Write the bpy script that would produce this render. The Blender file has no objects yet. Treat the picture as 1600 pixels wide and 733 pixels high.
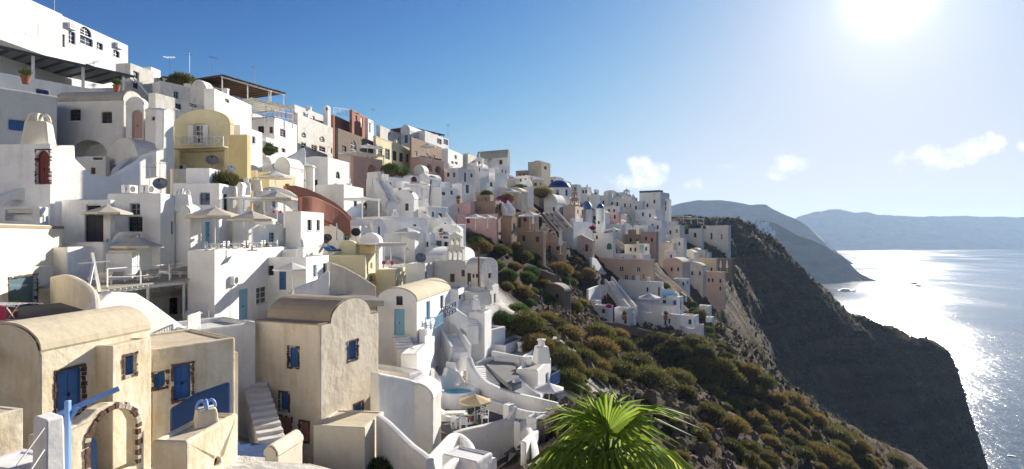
import bpy, bmesh, math, random
import numpy as np
from mathutils import Vector, Matrix
from mathutils.geometry import tessellate_polygon
random.seed(7)
rng = np.random.default_rng(7)
S = bpy.context.scene
COL = S.collection
R = math.radians
# ------------------------------------------------------------------ camera, sky, sun
F, CX, CY = 900.0, 800.0, 366.5          # focal length and centre of the photograph in its own pixels
SEA = -120.0
cam = bpy.data.objects.new('camera', bpy.data.cameras.new('camera'))
COL.objects.link(cam); S.camera = cam
cam.location = (0, 0, 0); cam.rotation_euler = (R(90), 0, 0)
cam.data.sensor_width = 36.0; cam.data.lens = 36.0 * F / 1600.0
cam.data.clip_start = 0.1; cam.data.clip_end = 40000
SUN_AZ, SUN_EL = 33.2, 19.2
sd = Vector((math.sin(R(SUN_AZ))*math.cos(R(SUN_EL)), math.cos(R(SUN_AZ))*math.cos(R(SUN_EL)), math.sin(R(SUN_EL))))
sun = bpy.data.objects.new('sun', bpy.data.lights.new('sun', 'SUN'))
COL.objects.link(sun)
sun.data.energy = 3.9; sun.data.angle = R(0.53); sun.data.color = (1.0, 0.92, 0.80)
sun.rotation_euler = sd.to_track_quat('Z', 'Y').to_euler()
sun.location = (60, 0, 80)
S.view_settings.view_transform = 'Standard'; S.view_settings.look = 'None'
S.view_settings.gamma = 1.0; S.view_settings.exposure = 1.36
S.view_settings.use_curve_mapping = False
S.cycles.use_denoising = True
S.cycles.max_bounces = 9; S.cycles.diffuse_bounces = 7; S.cycles.glossy_bounces = 2
S.cycles.transmission_bounces = 3; S.cycles.volume_bounces = 0; S.cycles.transparent_max_bounces = 6
S.cycles.caustics_reflective = False; S.cycles.caustics_refractive = False
S.cycles.sample_clamp_indirect = 4.0

W = bpy.data.worlds.new('World'); S.world = W; W.use_nodes = True
wn = W.node_tree.nodes; wl = W.node_tree.links; wn.clear()

def node(nt, t, **kw):
    n = nt.nodes.new(t)
    for k, v in kw.items():
        setattr(n, k, v)
    return n
def lk(nt, a, b): nt.links.new(a, b)
def mth(nt, op, a, b=None, c=None, clamp=False):
    n = nt.nodes.new('ShaderNodeMath'); n.operation = op; n.use_clamp = clamp
    for i, v in enumerate((a, b, c)):
        if v is None: continue
        if isinstance(v, (int, float)): n.inputs[i].default_value = v
        else: nt.links.new(v, n.inputs[i])
    return n.outputs[0]
SKY_G, SKY_K = 2.4, 0.031
def build_world():
    nt = W.node_tree
    sky = node(nt, 'ShaderNodeTexSky', sky_type='NISHITA')
    sky.sun_disc = False; sky.sun_elevation = R(SUN_EL); sky.sun_rotation = R(SUN_AZ)
    sky.altitude = 100; sky.air_density = 1.0; sky.dust_density = 0.25; sky.ozone_density = 4.0
    tc = node(nt, 'ShaderNodeTexCoord')
    sep = node(nt, 'ShaderNodeSeparateXYZ'); lk(nt, tc.outputs['Generated'], sep.inputs[0])
    x, y, z = sep.outputs
    yy = mth(nt, 'MAXIMUM', y, 0.05)
    u = mth(nt, 'DIVIDE', x, yy); v = mth(nt, 'DIVIDE', z, yy)
    cmb = node(nt, 'ShaderNodeCombineXYZ'); lk(nt, u, cmb.inputs[0]); lk(nt, v, cmb.inputs[1])
    n1 = node(nt, 'ShaderNodeTexNoise'); n1.inputs['Scale'].default_value = 22; n1.inputs['Detail'].default_value = 7
    n1.inputs['Roughness'].default_value = 0.6; lk(nt, cmb.outputs[0], n1.inputs['Vector'])
    nz = mth(nt, 'MULTIPLY', mth(nt, 'SUBTRACT', n1.outputs['Fac'], 0.52), 4.6)
    tot = None
    for (px, py, a, b, g) in ((1012, 262, 34, 20, .9), (995, 280, 42, 16, .9), (1086, 291, 20, 11, .5), (1232, 262, 46, 19, .95), (1215, 272, 26, 11, .6),
                              (1455, 250, 50, 19, 1.0), (1530, 224, 44, 18, 1.0), (1492, 240, 60, 15, .9), (1600, 229, 16, 8, .6), (1127, 260, 24, 6, .35),
                              (1700, 200, 60, 22, .9), (1880, 246, 90, 24, .9), (2200, 180, 120, 34, .9), (-500, 230, 120, 26, .8), (1750, 290, 60, 12, .6)):
        du = mth(nt, 'MULTIPLY', mth(nt, 'SUBTRACT', u, (px-CX)/F), F/(a*1.12))
        dv = mth(nt, 'MULTIPLY', mth(nt, 'SUBTRACT', v, (CY-py)/F), F/(b*1.12))
        e = mth(nt, 'ADD', mth(nt, 'MULTIPLY', du, du), mth(nt, 'MULTIPLY', dv, dv))
        d = mth(nt, 'ADD', mth(nt, 'SUBTRACT', 1.0, e), nz)
        d = mth(nt, 'MULTIPLY', mth(nt, 'MULTIPLY', d, 1.0, clamp=True), g)
        e2 = mth(nt, 'SUBTRACT', 3.2, e, clamp=True)
        d = mth(nt, 'MULTIPLY', d, e2)
        tot = d if tot is None else mth(nt, 'MAXIMUM', tot, d)
    tot = mth(nt, 'MULTIPLY', tot, mth(nt, 'GREATER_THAN', y, 0.05))
    # cloud colour: cream tops, faint grey folds
    n2 = node(nt, 'ShaderNodeTexNoise'); n2.inputs['Scale'].default_value = 40; n2.inputs['Detail'].default_value = 5
    lk(nt, cmb.outputs[0], n2.inputs['Vector'])
    cr = node(nt, 'ShaderNodeValToRGB'); lk(nt, n2.outputs['Fac'], cr.inputs[0])
    cr.color_ramp.elements[0].position = 0.3; cr.color_ramp.elements[0].color = (3.3, 3.5, 3.9, 1)
    cr.color_ramp.elements[1].position = 0.58; cr.color_ramp.elements[1].color = (5.0, 4.92, 4.8, 1)
    # deep clear-air blue overhead, the bright horizon held back
    gm = node(nt, 'ShaderNodeGamma'); gm.inputs['Gamma'].default_value = SKY_G; lk(nt, sky.outputs[0], gm.inputs['Color'])
    kx = node(nt, 'ShaderNodeVectorMath', operation='SCALE'); lk(nt, gm.outputs[0], kx.inputs[0]); kx.inputs['Scale'].default_value = SKY_K
    k1 = node(nt, 'ShaderNodeVectorMath', operation='ADD'); lk(nt, kx.outputs[0], k1.inputs[0]); k1.inputs[1].default_value = (1, 1, 1)
    dv_ = node(nt, 'ShaderNodeVectorMath', operation='DIVIDE'); lk(nt, kx.outputs[0], dv_.inputs[0]); lk(nt, k1.outputs[0], dv_.inputs[1])
    cp = node(nt, 'ShaderNodeVectorMath', operation='SCALE'); lk(nt, dv_.outputs[0], cp.inputs[0]); cp.inputs['Scale'].default_value = 3.3
    tn = node(nt, 'ShaderNodeVectorMath', operation='MULTIPLY'); lk(nt, cp.outputs[0], tn.inputs[0]); tn.inputs[1].default_value = (0.94, 0.95, 1.06); cp = tn
    # bright aureole round the sun
    dp = node(nt, 'ShaderNodeVectorMath', operation='DOT_PRODUCT'); lk(nt, tc.outputs['Generated'], dp.inputs[0])
    dp.inputs[1].default_value = sd
    c = mth(nt, 'MAXIMUM', dp.outputs['Value'], 0.0)
    g1 = mth(nt, 'MULTIPLY', mth(nt, 'POWER', c, 10.0), 0.3)
    g2 = mth(nt, 'MULTIPLY', mth(nt, 'POWER', c, 160.0), 1.0)
    g3 = mth(nt, 'MULTIPLY', mth(nt, 'POWER', c, 2000.0), 14.0)
    g = mth(nt, 'ADD', mth(nt, 'ADD', g1, g2), g3)
    gc = node(nt, 'ShaderNodeVectorMath', operation='SCALE'); gc.inputs[0].default_value = (0.97, 0.99, 1.05); lk(nt, g, gc.inputs['Scale'])
    ad = node(nt, 'ShaderNodeVectorMath', operation='ADD'); lk(nt, cp.outputs[0], ad.inputs[0]); lk(nt, gc.outputs[0], ad.inputs[1])
    mx = node(nt, 'ShaderNodeMix', data_type='RGBA'); lk(nt, tot, mx.inputs['Factor'])
    lk(nt, ad.outputs[0], mx.inputs['A']); lk(nt, cr.outputs[0], mx.inputs['B'])
    bg = node(nt, 'ShaderNodeBackground'); bg.inputs['Strength'].default_value = 0.10
    lk(nt, mx.outputs['Result'], bg.inputs['Color'])
    out = node(nt, 'ShaderNodeOutputWorld'); lk(nt, bg.outputs[0], out.inputs[0])
build_world()

# ------------------------------------------------------------------ helpers
def P(px, py, Y):
    return Vector(((px-CX)/F*Y, Y, (CY-py)/F*Y))
def PZ(px, py, z):                       # the point of a pixel's ray at height z
    Y = z*F/(CY-py); return P(px, py, Y)

class MB:
    def __init__(s): s.v = []; s.f = []; s.m = []
    def add(s, vs, fs, mi=0):
        b = len(s.v); s.v += [tuple(p) for p in vs]; s.f += [tuple(b+i for i in f) for f in fs]; s.m += [mi]*len(fs)
    def box(s, lo, hi, M=None, mi=0):
        x0, y0, z0 = lo; x1, y1, z1 = hi
        vs = [Vector(p) for p in ((x0,y0,z0),(x1,y0,z0),(x1,y1,z0),(x0,y1,z0),(x0,y0,z1),(x1,y0,z1),(x1,y1,z1),(x0,y1,z1))]
        if M is not None: vs = [M @ p for p in vs]
        s.add(vs, ((0,3,2,1),(4,5,6,7),(0,1,5,4),(1,2,6,5),(2,3,7,6),(3,0,4,7)), mi)
    def bar(s, a, b, w, h=None, up=Vector((0,0,1)), mi=0):
        a = Vector(a); b = Vector(b); h = h or w; d = (b-a)
        if d.length < 1e-6: return
        d.normalize(); x = d.cross(up)
        if x.length < 1e-3: x = d.cross(Vector((1,0,0)))
        x.normalize(); y = x.cross(d)
        vs = []
        for p in (a, b):
            for (i, j) in ((-1,-1),(1,-1),(1,1),(-1,1)): vs.append(p + x*i*w/2 + y*j*h/2)
        s.add(vs, ((0,1,2,3),(7,6,5,4),(0,4,5,1),(1,5,6,2),(2,6,7,3),(3,7,4,0)), mi)
    def tube(s, pts, r, n=8, mi=0):
        pts = [Vector(p) for p in pts]; m = len(pts)
        rs = r if isinstance(r, (list, tuple)) else [r]*m
        vs = []; fs = []
        for i, p in enumerate(pts):
            d = (pts[min(i+1, m-1)] - pts[max(i-1, 0)]).normalized()
            x = d.cross(Vector((0,0,1)))
            if x.length < 1e-3: x = Vector((1,0,0))
            x.normalize(); y = d.cross(x)
            for k in range(n):
                t = 2*math.pi*k/n; vs.append(p + (x*math.cos(t)+y*math.sin(t))*rs[i])
        for i in range(m-1):
            for k in range(n):
                fs.append((i*n+k, i*n+(k+1)%n, (i+1)*n+(k+1)%n, (i+1)*n+k))
        fs.append(tuple(range(n-1, -1, -1))); fs.append(tuple((m-1)*n+k for k in range(n)))
        s.add(vs, fs, mi)
    def lathe(s, prof, n=16, M=None, mi=0, a0=0.0, a1=2*math.pi):
        full = abs(a1-a0-2*math.pi) < 1e-6; cnt = n if full else n+1
        vs = []; fs = []
        for (r, z) in prof:
            for k in range(cnt):
                t = a0+(a1-a0)*k/n; p = Vector((r*math.cos(t), r*math.sin(t), z)); vs.append(M @ p if M is not None else p)
        for i in range(len(prof)-1):
            for k in range(n):
                k2 = (k+1) % cnt
                fs.append((i*cnt+k, i*cnt+k2, (i+1)*cnt+k2, (i+1)*cnt+k))
        s.add(vs, fs, mi)
    def prism(s, poly, mapf, d0, d1, holes=(), mi=0, caps=(True, True)):
        """polygon (u,z) with holes, extruded between depths d0 and d1; mapf(u,z,d) -> point"""
        loops = [list(poly)] + [list(h) for h in holes]
        tri = tessellate_polygon([[Vector((a, b, 0)) for a, b in L] for L in loops])
        flat = [p for L in loops for p in L]; n = len(flat)
        vs = [mapf(a, b, d0) for a, b in flat] + [mapf(a, b, d1) for a, b in flat]
        fs = []
        if caps[0]: fs += [tuple(t) for t in tri]
        if caps[1]: fs += [tuple(n+i for i in reversed(t)) for t in tri]
        o = 0
        for L in loops:
            m = len(L)
            for i in range(m): fs.append((o+i, o+(i+1) % m, n+o+(i+1) % m, n+o+i))
            o += m
        s.add(vs, fs, mi)
    def mesh(s, name, mats, smooth=False, weld=False):
        me = bpy.data.meshes.new(name); me.from_pydata(s.v, [], s.f)
        for m in (mats if isinstance(mats, (list, tuple)) else [mats]): me.materials.append(m)
        if len(set(s.m)) > 1: me.polygons.foreach_set('material_index', s.m)
        bm = bmesh.new(); bm.from_mesh(me)
        if weld: bmesh.ops.remove_doubles(bm, verts=bm.verts, dist=0.001)
        bmesh.ops.recalc_face_normals(bm, faces=bm.faces); bm.to_mesh(me); bm.free()
        if smooth: me.polygons.foreach_set('use_smooth', [True]*len(me.polygons))
        return me
def link(name, me, parent=None):
    o = bpy.data.objects.new(name, me); COL.objects.link(o)
    if parent is not None: o.parent = parent
    return o
def build(mb, name, mat, parent=None, smooth=False, bevel=0, weld=False):
    o = link(name, mb.mesh(name, mat, smooth, weld), parent)
    if bevel:
        m = o.modifiers.new('bevel', 'BEVEL'); m.width = bevel; m.segments = 2; m.limit_method = 'ANGLE'; m.angle_limit = R(38)
    return o
def tag(o, label, cat, group=None):
    o['label'] = label; o['category'] = cat
    if group: o['group'] = group
    return o
def empty(name, loc=(0,0,0), rz=0.0, label=None, cat=None, group=None):
    o = bpy.data.objects.new(name, None); o.empty_display_size = 0.3; COL.objects.link(o)
    o.location = loc; o.rotation_euler = (0, 0, rz)
    if label: tag(o, label, cat, group)
    return o
def copy_tree(o, parent=None):
    c = o.copy(); COL.objects.link(c); c.parent = parent
    for ch in list(o.children): copy_tree(ch, c)
    return c
def move(o, loc, rz=0.0, sc=None):
    o.location = loc; o.rotation_euler = (0, 0, rz)
    if sc is not None: o.scale = (sc, sc, sc) if isinstance(sc, (int, float)) else sc
    return o

# ------------------------------------------------------------------ materials
MATS = {}
def newmat(name):
    m = bpy.data.materials.new(name); m.use_nodes = True
    nt = m.node_tree; b = nt.nodes['Principled BSDF']
    return m, nt, b
def plaster(name, col, dirt=(0.45, 0.38, 0.28), amt=0.25, bump=0.25, rough=0.9, streak=0.5, grain=1.0, dmin=0.52):
    m, nt, b = newmat(name)
    tc = node(nt, 'ShaderNodeTexCoord'); geo = node(nt, 'ShaderNodeNewGeometry')
    pos = geo.outputs['Position']
    n1 = node(nt, 'ShaderNodeTexNoise'); n1.inputs['Scale'].default_value = 0.55*grain; n1.inputs['Detail'].default_value = 8; n1.inputs['Roughness'].default_value = 0.62
    lk(nt, pos, n1.inputs['Vector'])
    mp = node(nt, 'ShaderNodeMapping'); mp.inputs['Scale'].default_value = (2.6, 2.6, 0.32); lk(nt, pos, mp.inputs['Vector'])
    n2 = node(nt, 'ShaderNodeTexNoise'); n2.inputs['Scale'].default_value = 1.0*grain; n2.inputs['Detail'].default_value = 6; lk(nt, mp.outputs[0], n2.inputs['Vector'])
    s = mth(nt, 'ADD', mth(nt, 'MULTIPLY', n1.outputs['Fac'], 1-streak*0.5), mth(nt, 'MULTIPLY', n2.outputs['Fac'], streak*0.5))
    mr = node(nt, 'ShaderNodeMapRange'); mr.inputs['From Min'].default_value = dmin; mr.inputs['From Max'].default_value = dmin+0.2; lk(nt, s, mr.inputs['Value'])
    fac = mth(nt, 'MULTIPLY', mr.outputs[0], amt)
    oi = node(nt, 'ShaderNodeObjectInfo')
    br = mth(nt, 'ADD', mth(nt, 'MULTIPLY', oi.outputs['Random'], 0.10), 0.93)
    mx = node(nt, 'ShaderNodeMix', data_type='RGBA'); mx.inputs['A'].default_value = (*col, 1); mx.inputs['B'].default_value = (*dirt, 1); lk(nt, fac, mx.inputs['Factor'])
    n4 = node(nt, 'ShaderNodeTexNoise'); n4.inputs['Scale'].default_value = 5*grain; n4.inputs['Detail'].default_value = 6; lk(nt, pos, n4.inputs['Vector'])
    fine = mth(nt, 'ADD', mth(nt, 'MULTIPLY', n4.outputs['Fac'], 0.16*(0.4+amt)), 1-0.08*(0.4+amt))
    sc = node(nt, 'ShaderNodeVectorMath', operation='SCALE'); lk(nt, mx.outputs['Result'], sc.inputs[0]); vo = node(nt, 'ShaderNodeTexVoronoi'); vo.inputs['Scale'].default_value = 0.75; lk(nt, n4.outputs['Color'], vo.inputs['Vector']); vm = node(nt, 'ShaderNodeVectorMath', operation='MULTIPLY_ADD'); lk(nt, n4.outputs['Color'], vm.inputs[0]); vm.inputs[1].default_value = (.7, .7, .7); lk(nt, pos, vm.inputs[2]); lk(nt, vm.outputs[0], vo.inputs['Vector']); sv_ = node(nt, 'ShaderNodeSeparateColor'); lk(nt, vo.outputs['Color'], sv_.inputs[0]); pt_ = mth(nt, 'ADD', mth(nt, 'MULTIPLY', sv_.outputs[0], 0.10), 0.92)
    lk(nt, mth(nt, 'MULTIPLY', mth(nt, 'MULTIPLY', br, fine), pt_), sc.inputs['Scale'])
    lk(nt, sc.outputs[0], b.inputs['Base Color'])
    b.inputs['Roughness'].default_value = rough; b.inputs['Specular IOR Level'].default_value = 0.25
    n3 = node(nt, 'ShaderNodeTexNoise'); n3.inputs['Scale'].default_value = 2.3; n3.inputs['Detail'].default_value = 7; lk(nt, pos, n3.inputs['Vector'])
    bp = node(nt, 'ShaderNodeBump'); bp.inputs['Strength'].default_value = bump; bp.inputs['Distance'].default_value = 0.12
    lk(nt, n3.outputs['Fac'], bp.inputs['Height']); lk(nt, bp.outputs[0], b.inputs['Normal'])
    MATS[name] = m; return m
def plain(name, col, rough=0.6, spec=0.4, metal=0.0, var=0.12, scale=6.0, bump=0.0, stretch=(1,1,1)):
    m, nt, b = newmat(name)
    tc = node(nt, 'ShaderNodeTexCoord'); mp = node(nt, 'ShaderNodeMapping'); mp.inputs['Scale'].default_value = stretch
    lk(nt, tc.outputs['Object'], mp.inputs['Vector'])
    n1 = node(nt, 'ShaderNodeTexNoise'); n1.inputs['Scale'].default_value = scale; n1.inputs['Detail'].default_value = 5; lk(nt, mp.outputs[0], n1.inputs['Vector'])
    oi = node(nt, 'ShaderNodeObjectInfo')
    k = mth(nt, 'ADD', mth(nt, 'ADD', mth(nt, 'MULTIPLY', n1.outputs['Fac'], var*2), 1-var), mth(nt, 'MULTIPLY', mth(nt, 'SUBTRACT', oi.outputs['Random'], .5), var))
    sc = node(nt, 'ShaderNodeVectorMath', operation='SCALE'); sc.inputs[0].default_value = col; lk(nt, k, sc.inputs['Scale'])
    lk(nt, sc.outputs[0], b.inputs['Base Color'])
    b.inputs['Roughness'].default_value = rough; b.inputs['Specular IOR Level'].default_value = spec; b.inputs['Metallic'].default_value = metal
    if bump:
        bp = node(nt, 'ShaderNodeBump'); bp.inputs['Strength'].default_value = bump; bp.inputs['Distance'].default_value = 0.05
        lk(nt, n1.outputs['Fac'], bp.inputs['Height']); lk(nt, bp.outputs[0], b.inputs['Normal'])
    MATS[name] = m; return m
def leafmat(name, c1, c2, trans=0.35, rough=0.55, scale=3.0):
    m, nt, b = newmat(name)
    geo = node(nt, 'ShaderNodeNewGeometry'); oi = node(nt, 'ShaderNodeObjectInfo')
    n1 = node(nt, 'ShaderNodeTexNoise'); n1.inputs['Scale'].default_value = scale; n1.inputs['Detail'].default_value = 3; lk(nt, geo.outputs['Position'], n1.inputs['Vector'])
    f = mth(nt, 'ADD', mth(nt, 'MULTIPLY', geo.outputs['Random Per Island'], 0.5), mth(nt, 'ADD', mth(nt, 'MULTIPLY', n1.outputs['Fac'], 0.5), mth(nt, 'MULTIPLY', mth(nt, 'SUBTRACT', oi.outputs['Random'], .5), .5)), clamp=True)
    mx = node(nt, 'ShaderNodeMix', data_type='RGBA'); mx.inputs['A'].default_value = (*c1, 1); mx.inputs['B'].default_value = (*c2, 1); lk(nt, f, mx.inputs['Factor'])
    lk(nt, mx.outputs['Result'], b.inputs['Base Color']); b.inputs['Roughness'].default_value = rough; b.inputs['Specular IOR Level'].default_value = 0.3
    tr = node(nt, 'ShaderNodeBsdfTranslucent'); lk(nt, mx.outputs['Result'], tr.inputs['Color'])
    ms = node(nt, 'ShaderNodeMixShader'); ms.inputs[0].default_value = trans
    lk(nt, b.outputs[0], ms.inputs[1]); lk(nt, tr.outputs[0], ms.inputs[2]); lk(nt, ms.outputs[0], nt.nodes['Material Output'].inputs[0])
    MATS[name] = m; return m
plaster('white', (0.85, 0.84, 0.81), (0.50, 0.46, 0.40), 0.42, grain=1.3, streak=.8)
plaster('oldwhite', (0.70, 0.68, 0.63), (0.28, 0.25, 0.21), 0.6, 0.45)
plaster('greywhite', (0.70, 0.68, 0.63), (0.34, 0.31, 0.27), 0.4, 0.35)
plaster('cream', (0.78, 0.71, 0.56), (0.50, 0.40, 0.25), 0.4)
plaster('ochre', (0.82, 0.74, 0.57), (0.60, 0.44, 0.22), 0.6, 0.5, dmin=0.44, grain=1.5, streak=.9)
plaster('tan', (0.77, 0.69, 0.55), (0.52, 0.41, 0.27), 0.6, 0.4, dmin=0.46, streak=.9)
plaster('yellow', (0.76, 0.62, 0.30), (0.55, 0.43, 0.22), 0.35)
plaster('paleyellow', (0.74, 0.66, 0.42), (0.5, 0.42, 0.26), 0.35)
plaster('pink', (0.62, 0.42, 0.41), (0.5, 0.36, 0.33), 0.4)
plaster('rose', (0.46, 0.30, 0.25), (0.42, 0.30, 0.25), 0.4)
plaster('red', (0.38, 0.165, 0.11), (0.26, 0.13, 0.09), 0.6)
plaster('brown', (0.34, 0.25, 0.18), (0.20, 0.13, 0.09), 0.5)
plaster('peach', (0.62, 0.48, 0.38), (0.42, 0.32, 0.24), 0.4)
plaster('sand', (0.58, 0.49, 0.35), (0.36, 0.28, 0.18), 0.4)
plaster('bluewall', (0.04, 0.085, 0.21), (0.10, 0.14, 0.22), 0.5)
plaster('cement', (0.40, 0.37, 0.32), (0.22, 0.20, 0.17), 0.5, 0.3)
plaster('roofbrown', (0.36, 0.30, 0.22), (0.20, 0.165, 0.12), 0.55, 0.3)
plaster('roofcream', (0.62, 0.54, 0.39), (0.40, 0.33, 0.22), 0.5, 0.3)
plaster('grey', (0.22, 0.22, 0.22), (0.14, 0.135, 0.13), 0.5, 0.2)
plaster('darkgrey', (0.10, 0.105, 0.115), (0.07, 0.07, 0.07), 0.5, 0.2)
plaster('drystone', (0.20, 0.155, 0.12), (0.09, 0.07, 0.055), 0.9, 0.9, grain=6)
plain('lava', (0.13, 0.075, 0.055), 0.85, 0.2, var=0.35, scale=9, bump=0.5)
plain('palestone', (0.52, 0.46, 0.37), 0.9, 0.2, var=0.3, scale=9, bump=0.4)
plain('bluewood', (0.045, 0.14, 0.34), 0.45, 0.4, var=0.2, scale=3, stretch=(8,8,.6))
plain('lightblue', (0.25, 0.47, 0.63), 0.45, 0.4, var=0.12, scale=3, stretch=(8,8,.6))
plain('paleblue', (0.24, 0.42, 0.78), 0.45, 0.4, var=0.1)
plain('navy', (0.015, 0.05, 0.18), 0.4, 0.4, var=0.15)
plain('pinkwood', (0.42, 0.17, 0.15), 0.6, 0.3, var=0.15, stretch=(8,8,.6))
plain('maroon', (0.16, 0.025, 0.03), 0.5, 0.3, var=0.15)
plain('brownwood', (0.12, 0.055, 0.03), 0.6, 0.3, var=0.25, scale=3, stretch=(9,9,.6))
plain('greenwood', (0.02, 0.16, 0.08), 0.5, 0.3, var=0.15)
plain('whitewood', (0.78, 0.78, 0.76), 0.5, 0.3, var=0.05)
plain('whitemetal', (0.72, 0.73, 0.73), 0.45, 0.4, var=0.06)
plain('greymetal', (0.28, 0.29, 0.30), 0.45, 0.4, 0.3, var=0.12)
plain('darkmetal', (0.04, 0.04, 0.045), 0.5, 0.4, 0.2, var=0.15)
plain('canvas', (0.62, 0.56, 0.45), 0.9, 0.1, var=0.08, scale=2)
plain('whitecanvas', (0.76, 0.74, 0.70), 0.9, 0.1, var=0.06, scale=2)
plain('strawcanvas', (0.60, 0.47, 0.28), 0.9, 0.1, var=0.1, scale=2)
plain('darkcanvas', (0.10, 0.095, 0.09), 0.8, 0.2, var=0.25, scale=2)
plain('reed', (0.17, 0.12, 0.075), 0.9, 0.1, var=0.4, scale=3)
plain('terracotta', (0.32, 0.12, 0.065), 0.8, 0.2, var=0.2)
plain('orangecloth', (0.75, 0.16, 0.04), 0.85, 0.1, var=0.1)
plain('pinkcloth', (0.65, 0.08, 0.16), 0.85, 0.1, var=0.15)
plain('bluecloth', (0.05, 0.22, 0.50), 0.85, 0.1, var=0.15)
plain('purplecloth', (0.28, 0.03, 0.22), 0.85, 0.1, var=0.2)
plain('skin', (0.45, 0.27, 0.19), 0.6, 0.3, var=0.05)
plain('darkhair', (0.02, 0.015, 0.012), 0.6, 0.3, var=0.1)
plain('domeblue', (0.012, 0.05, 0.21), 0.45, 0.4, var=0.12, scale=2)
plain('domelight', (0.06, 0.16, 0.32), 0.5, 0.4, var=0.12, scale=2)
plain('glassdark', (0.018, 0.024, 0.032), 0.08, 0.6, var=0.3)
plain('glassblue', (0.10, 0.17, 0.20), 0.06, 0.7, var=0.15)
plain('bronze', (0.10, 0.075, 0.04), 0.4, 0.5, 0.8, var=0.2)
leafmat('shrubleaf', (0.055, 0.062, 0.018), (0.22, 0.205, 0.065), 0.3)
leafmat('shrubdry', (0.12, 0.09, 0.028), (0.34, 0.25, 0.08), 0.3)
leafmat('shrubgreen', (0.035, 0.075, 0.02), (0.13, 0.19, 0.045), 0.3)
leafmat('palmleaf', (0.11, 0.20, 0.02), (0.38, 0.46, 0.09), 0.6, 0.35)
leafmat('cypress', (0.02, 0.028, 0.012), (0.06, 0.07, 0.025), 0.15)
leafmat('flowers', (0.45, 0.03, 0.22), (0.6, 0.08, 0.35), 0.35)
plain('bark', (0.14, 0.09, 0.05), 0.9, 0.1, var=0.35, scale=8, bump=0.5)

def watermat(name, col, rough, scale, strength, deep=False):
    m, nt, b = newmat(name)
    geo = node(nt, 'ShaderNodeNewGeometry')
    b.inputs['Base Color'].default_value = (*col, 1); b.inputs['Roughness'].default_value = rough; b.inputs['IOR'].default_value = 1.33
    mp = node(nt, 'ShaderNodeMapping'); mp.inputs['Rotation'].default_value = (0, 0, R(25)); mp.inputs['Scale'].default_value = (1, 0.55, 1); lk(nt, geo.outputs['Position'], mp.inputs['Vector'])
    n1 = node(nt, 'ShaderNodeTexNoise'); n1.inputs['Scale'].default_value = scale; n1.inputs['Detail'].default_value = 6; n1.inputs['Roughness'].default_value = 0.6; lk(nt, mp.outputs[0], n1.inputs['Vector'])
    bp = node(nt, 'ShaderNodeBump'); bp.inputs['Strength'].default_value = strength; bp.inputs['Distance'].default_value = 1.0 if deep else 0.1
    lk(nt, n1.outputs['Fac'], bp.inputs['Height']); lk(nt, bp.outputs[0], b.inputs['Normal'])
    if deep:      # wind lanes: calmer and rougher water
        n2 = node(nt, 'ShaderNodeTexNoise'); n2.inputs['Scale'].default_value = 0.0045; n2.inputs['Detail'].default_value = 5; n2.inputs['Distortion'].default_value = 0.8; lk(nt, mp.outputs[0], n2.inputs['Vector'])
        mr = node(nt, 'ShaderNodeMapRange'); mr.inputs['From Min'].default_value = 0.35; mr.inputs['From Max'].default_value = 0.65
        mr.inputs['To Min'].default_value = rough*0.75; mr.inputs['To Max'].default_value = rough*1.35
        lk(nt, n2.outputs['Fac'], mr.inputs['Value']); lk(nt, mr.outputs[0], b.inputs['Roughness'])
        mr2 = node(nt, 'ShaderNodeMapRange'); mr2.inputs['From Min'].default_value = 0.35; mr2.inputs['From Max'].default_value = 0.65
        mr2.inputs['To Min'].default_value = strength*0.7; mr2.inputs['To Max'].default_value = strength*1.2
        lk(nt, n2.outputs['Fac'], mr2.inputs['Value']); lk(nt, mr2.outputs[0], bp.inputs['Strength'])
    MATS[name] = m; return m
watermat('sea', (0.010, 0.04, 0.085), 0.115, 0.16, 0.62, True)
watermat('pool', (0.03, 0.36, 0.50), 0.05, 3.0, 0.2)
# ------------------------------------------------------------------ terrain
G = []                                     # control points of the hillside (x, y, z)
def gp(px, py, Y, dz=0.0):
    p = P(px, py, Y); G.append((p.x, p.y, p.z+dz))
for a in ((110,680,22), (300,720,26), (440,715,33), (600,760,36), (720,700,46), (850,660,47), (380,520,41), (150,480,34), (40,500,30),
          (150,390,44), (250,380,44), (330,400,45), (420,400,49), (40,300,44), (150,290,50), (230,262,52), (310,285,56), (0,150,50), (100,135,58),
          (200,140,65), (400,235,76), (480,262,92), (560,262,108), (640,275,122), (500,325,72), (450,440,48), (560,440,56), (640,515,52), (620,455,60),
          (640,395,70), (690,395,78), (740,455,66), (760,500,62), (700,318,105), (690,355,92), (760,372,100), (730,280,135), (800,285,160), (850,285,190)):
    gp(*a, dz=-1.6)
for a in ((870,335,160), (830,388,115), (800,445,90), (790,492,75), (900,405,130), (900,372,145), (960,350,190), (930,318,230), (1020,335,240),
          (1020,358,220), (1100,388,265), (1050,378,235), (1090,455,200), (1040,455,165), (1000,515,130), (960,470,140), (1090,530,130), (860,470,96), (850,505,84), (930,512,104)):
    gp(*a, dz=-0.8)
for a in ((840,525,72), (880,560,60), (930,640,44), (1000,580,76), (1000,640,58), (1100,640,74), (1200,640,98), (1120,560,108), (1100,500,138),
          (1160,540,136), (1250,620,132), (1350,690,127), (1450,735,122), (1200,735,70), (1050,735,44), (1350,735,100), (1000,735,36), (950,733,30)):
    gp(*a)
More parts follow.
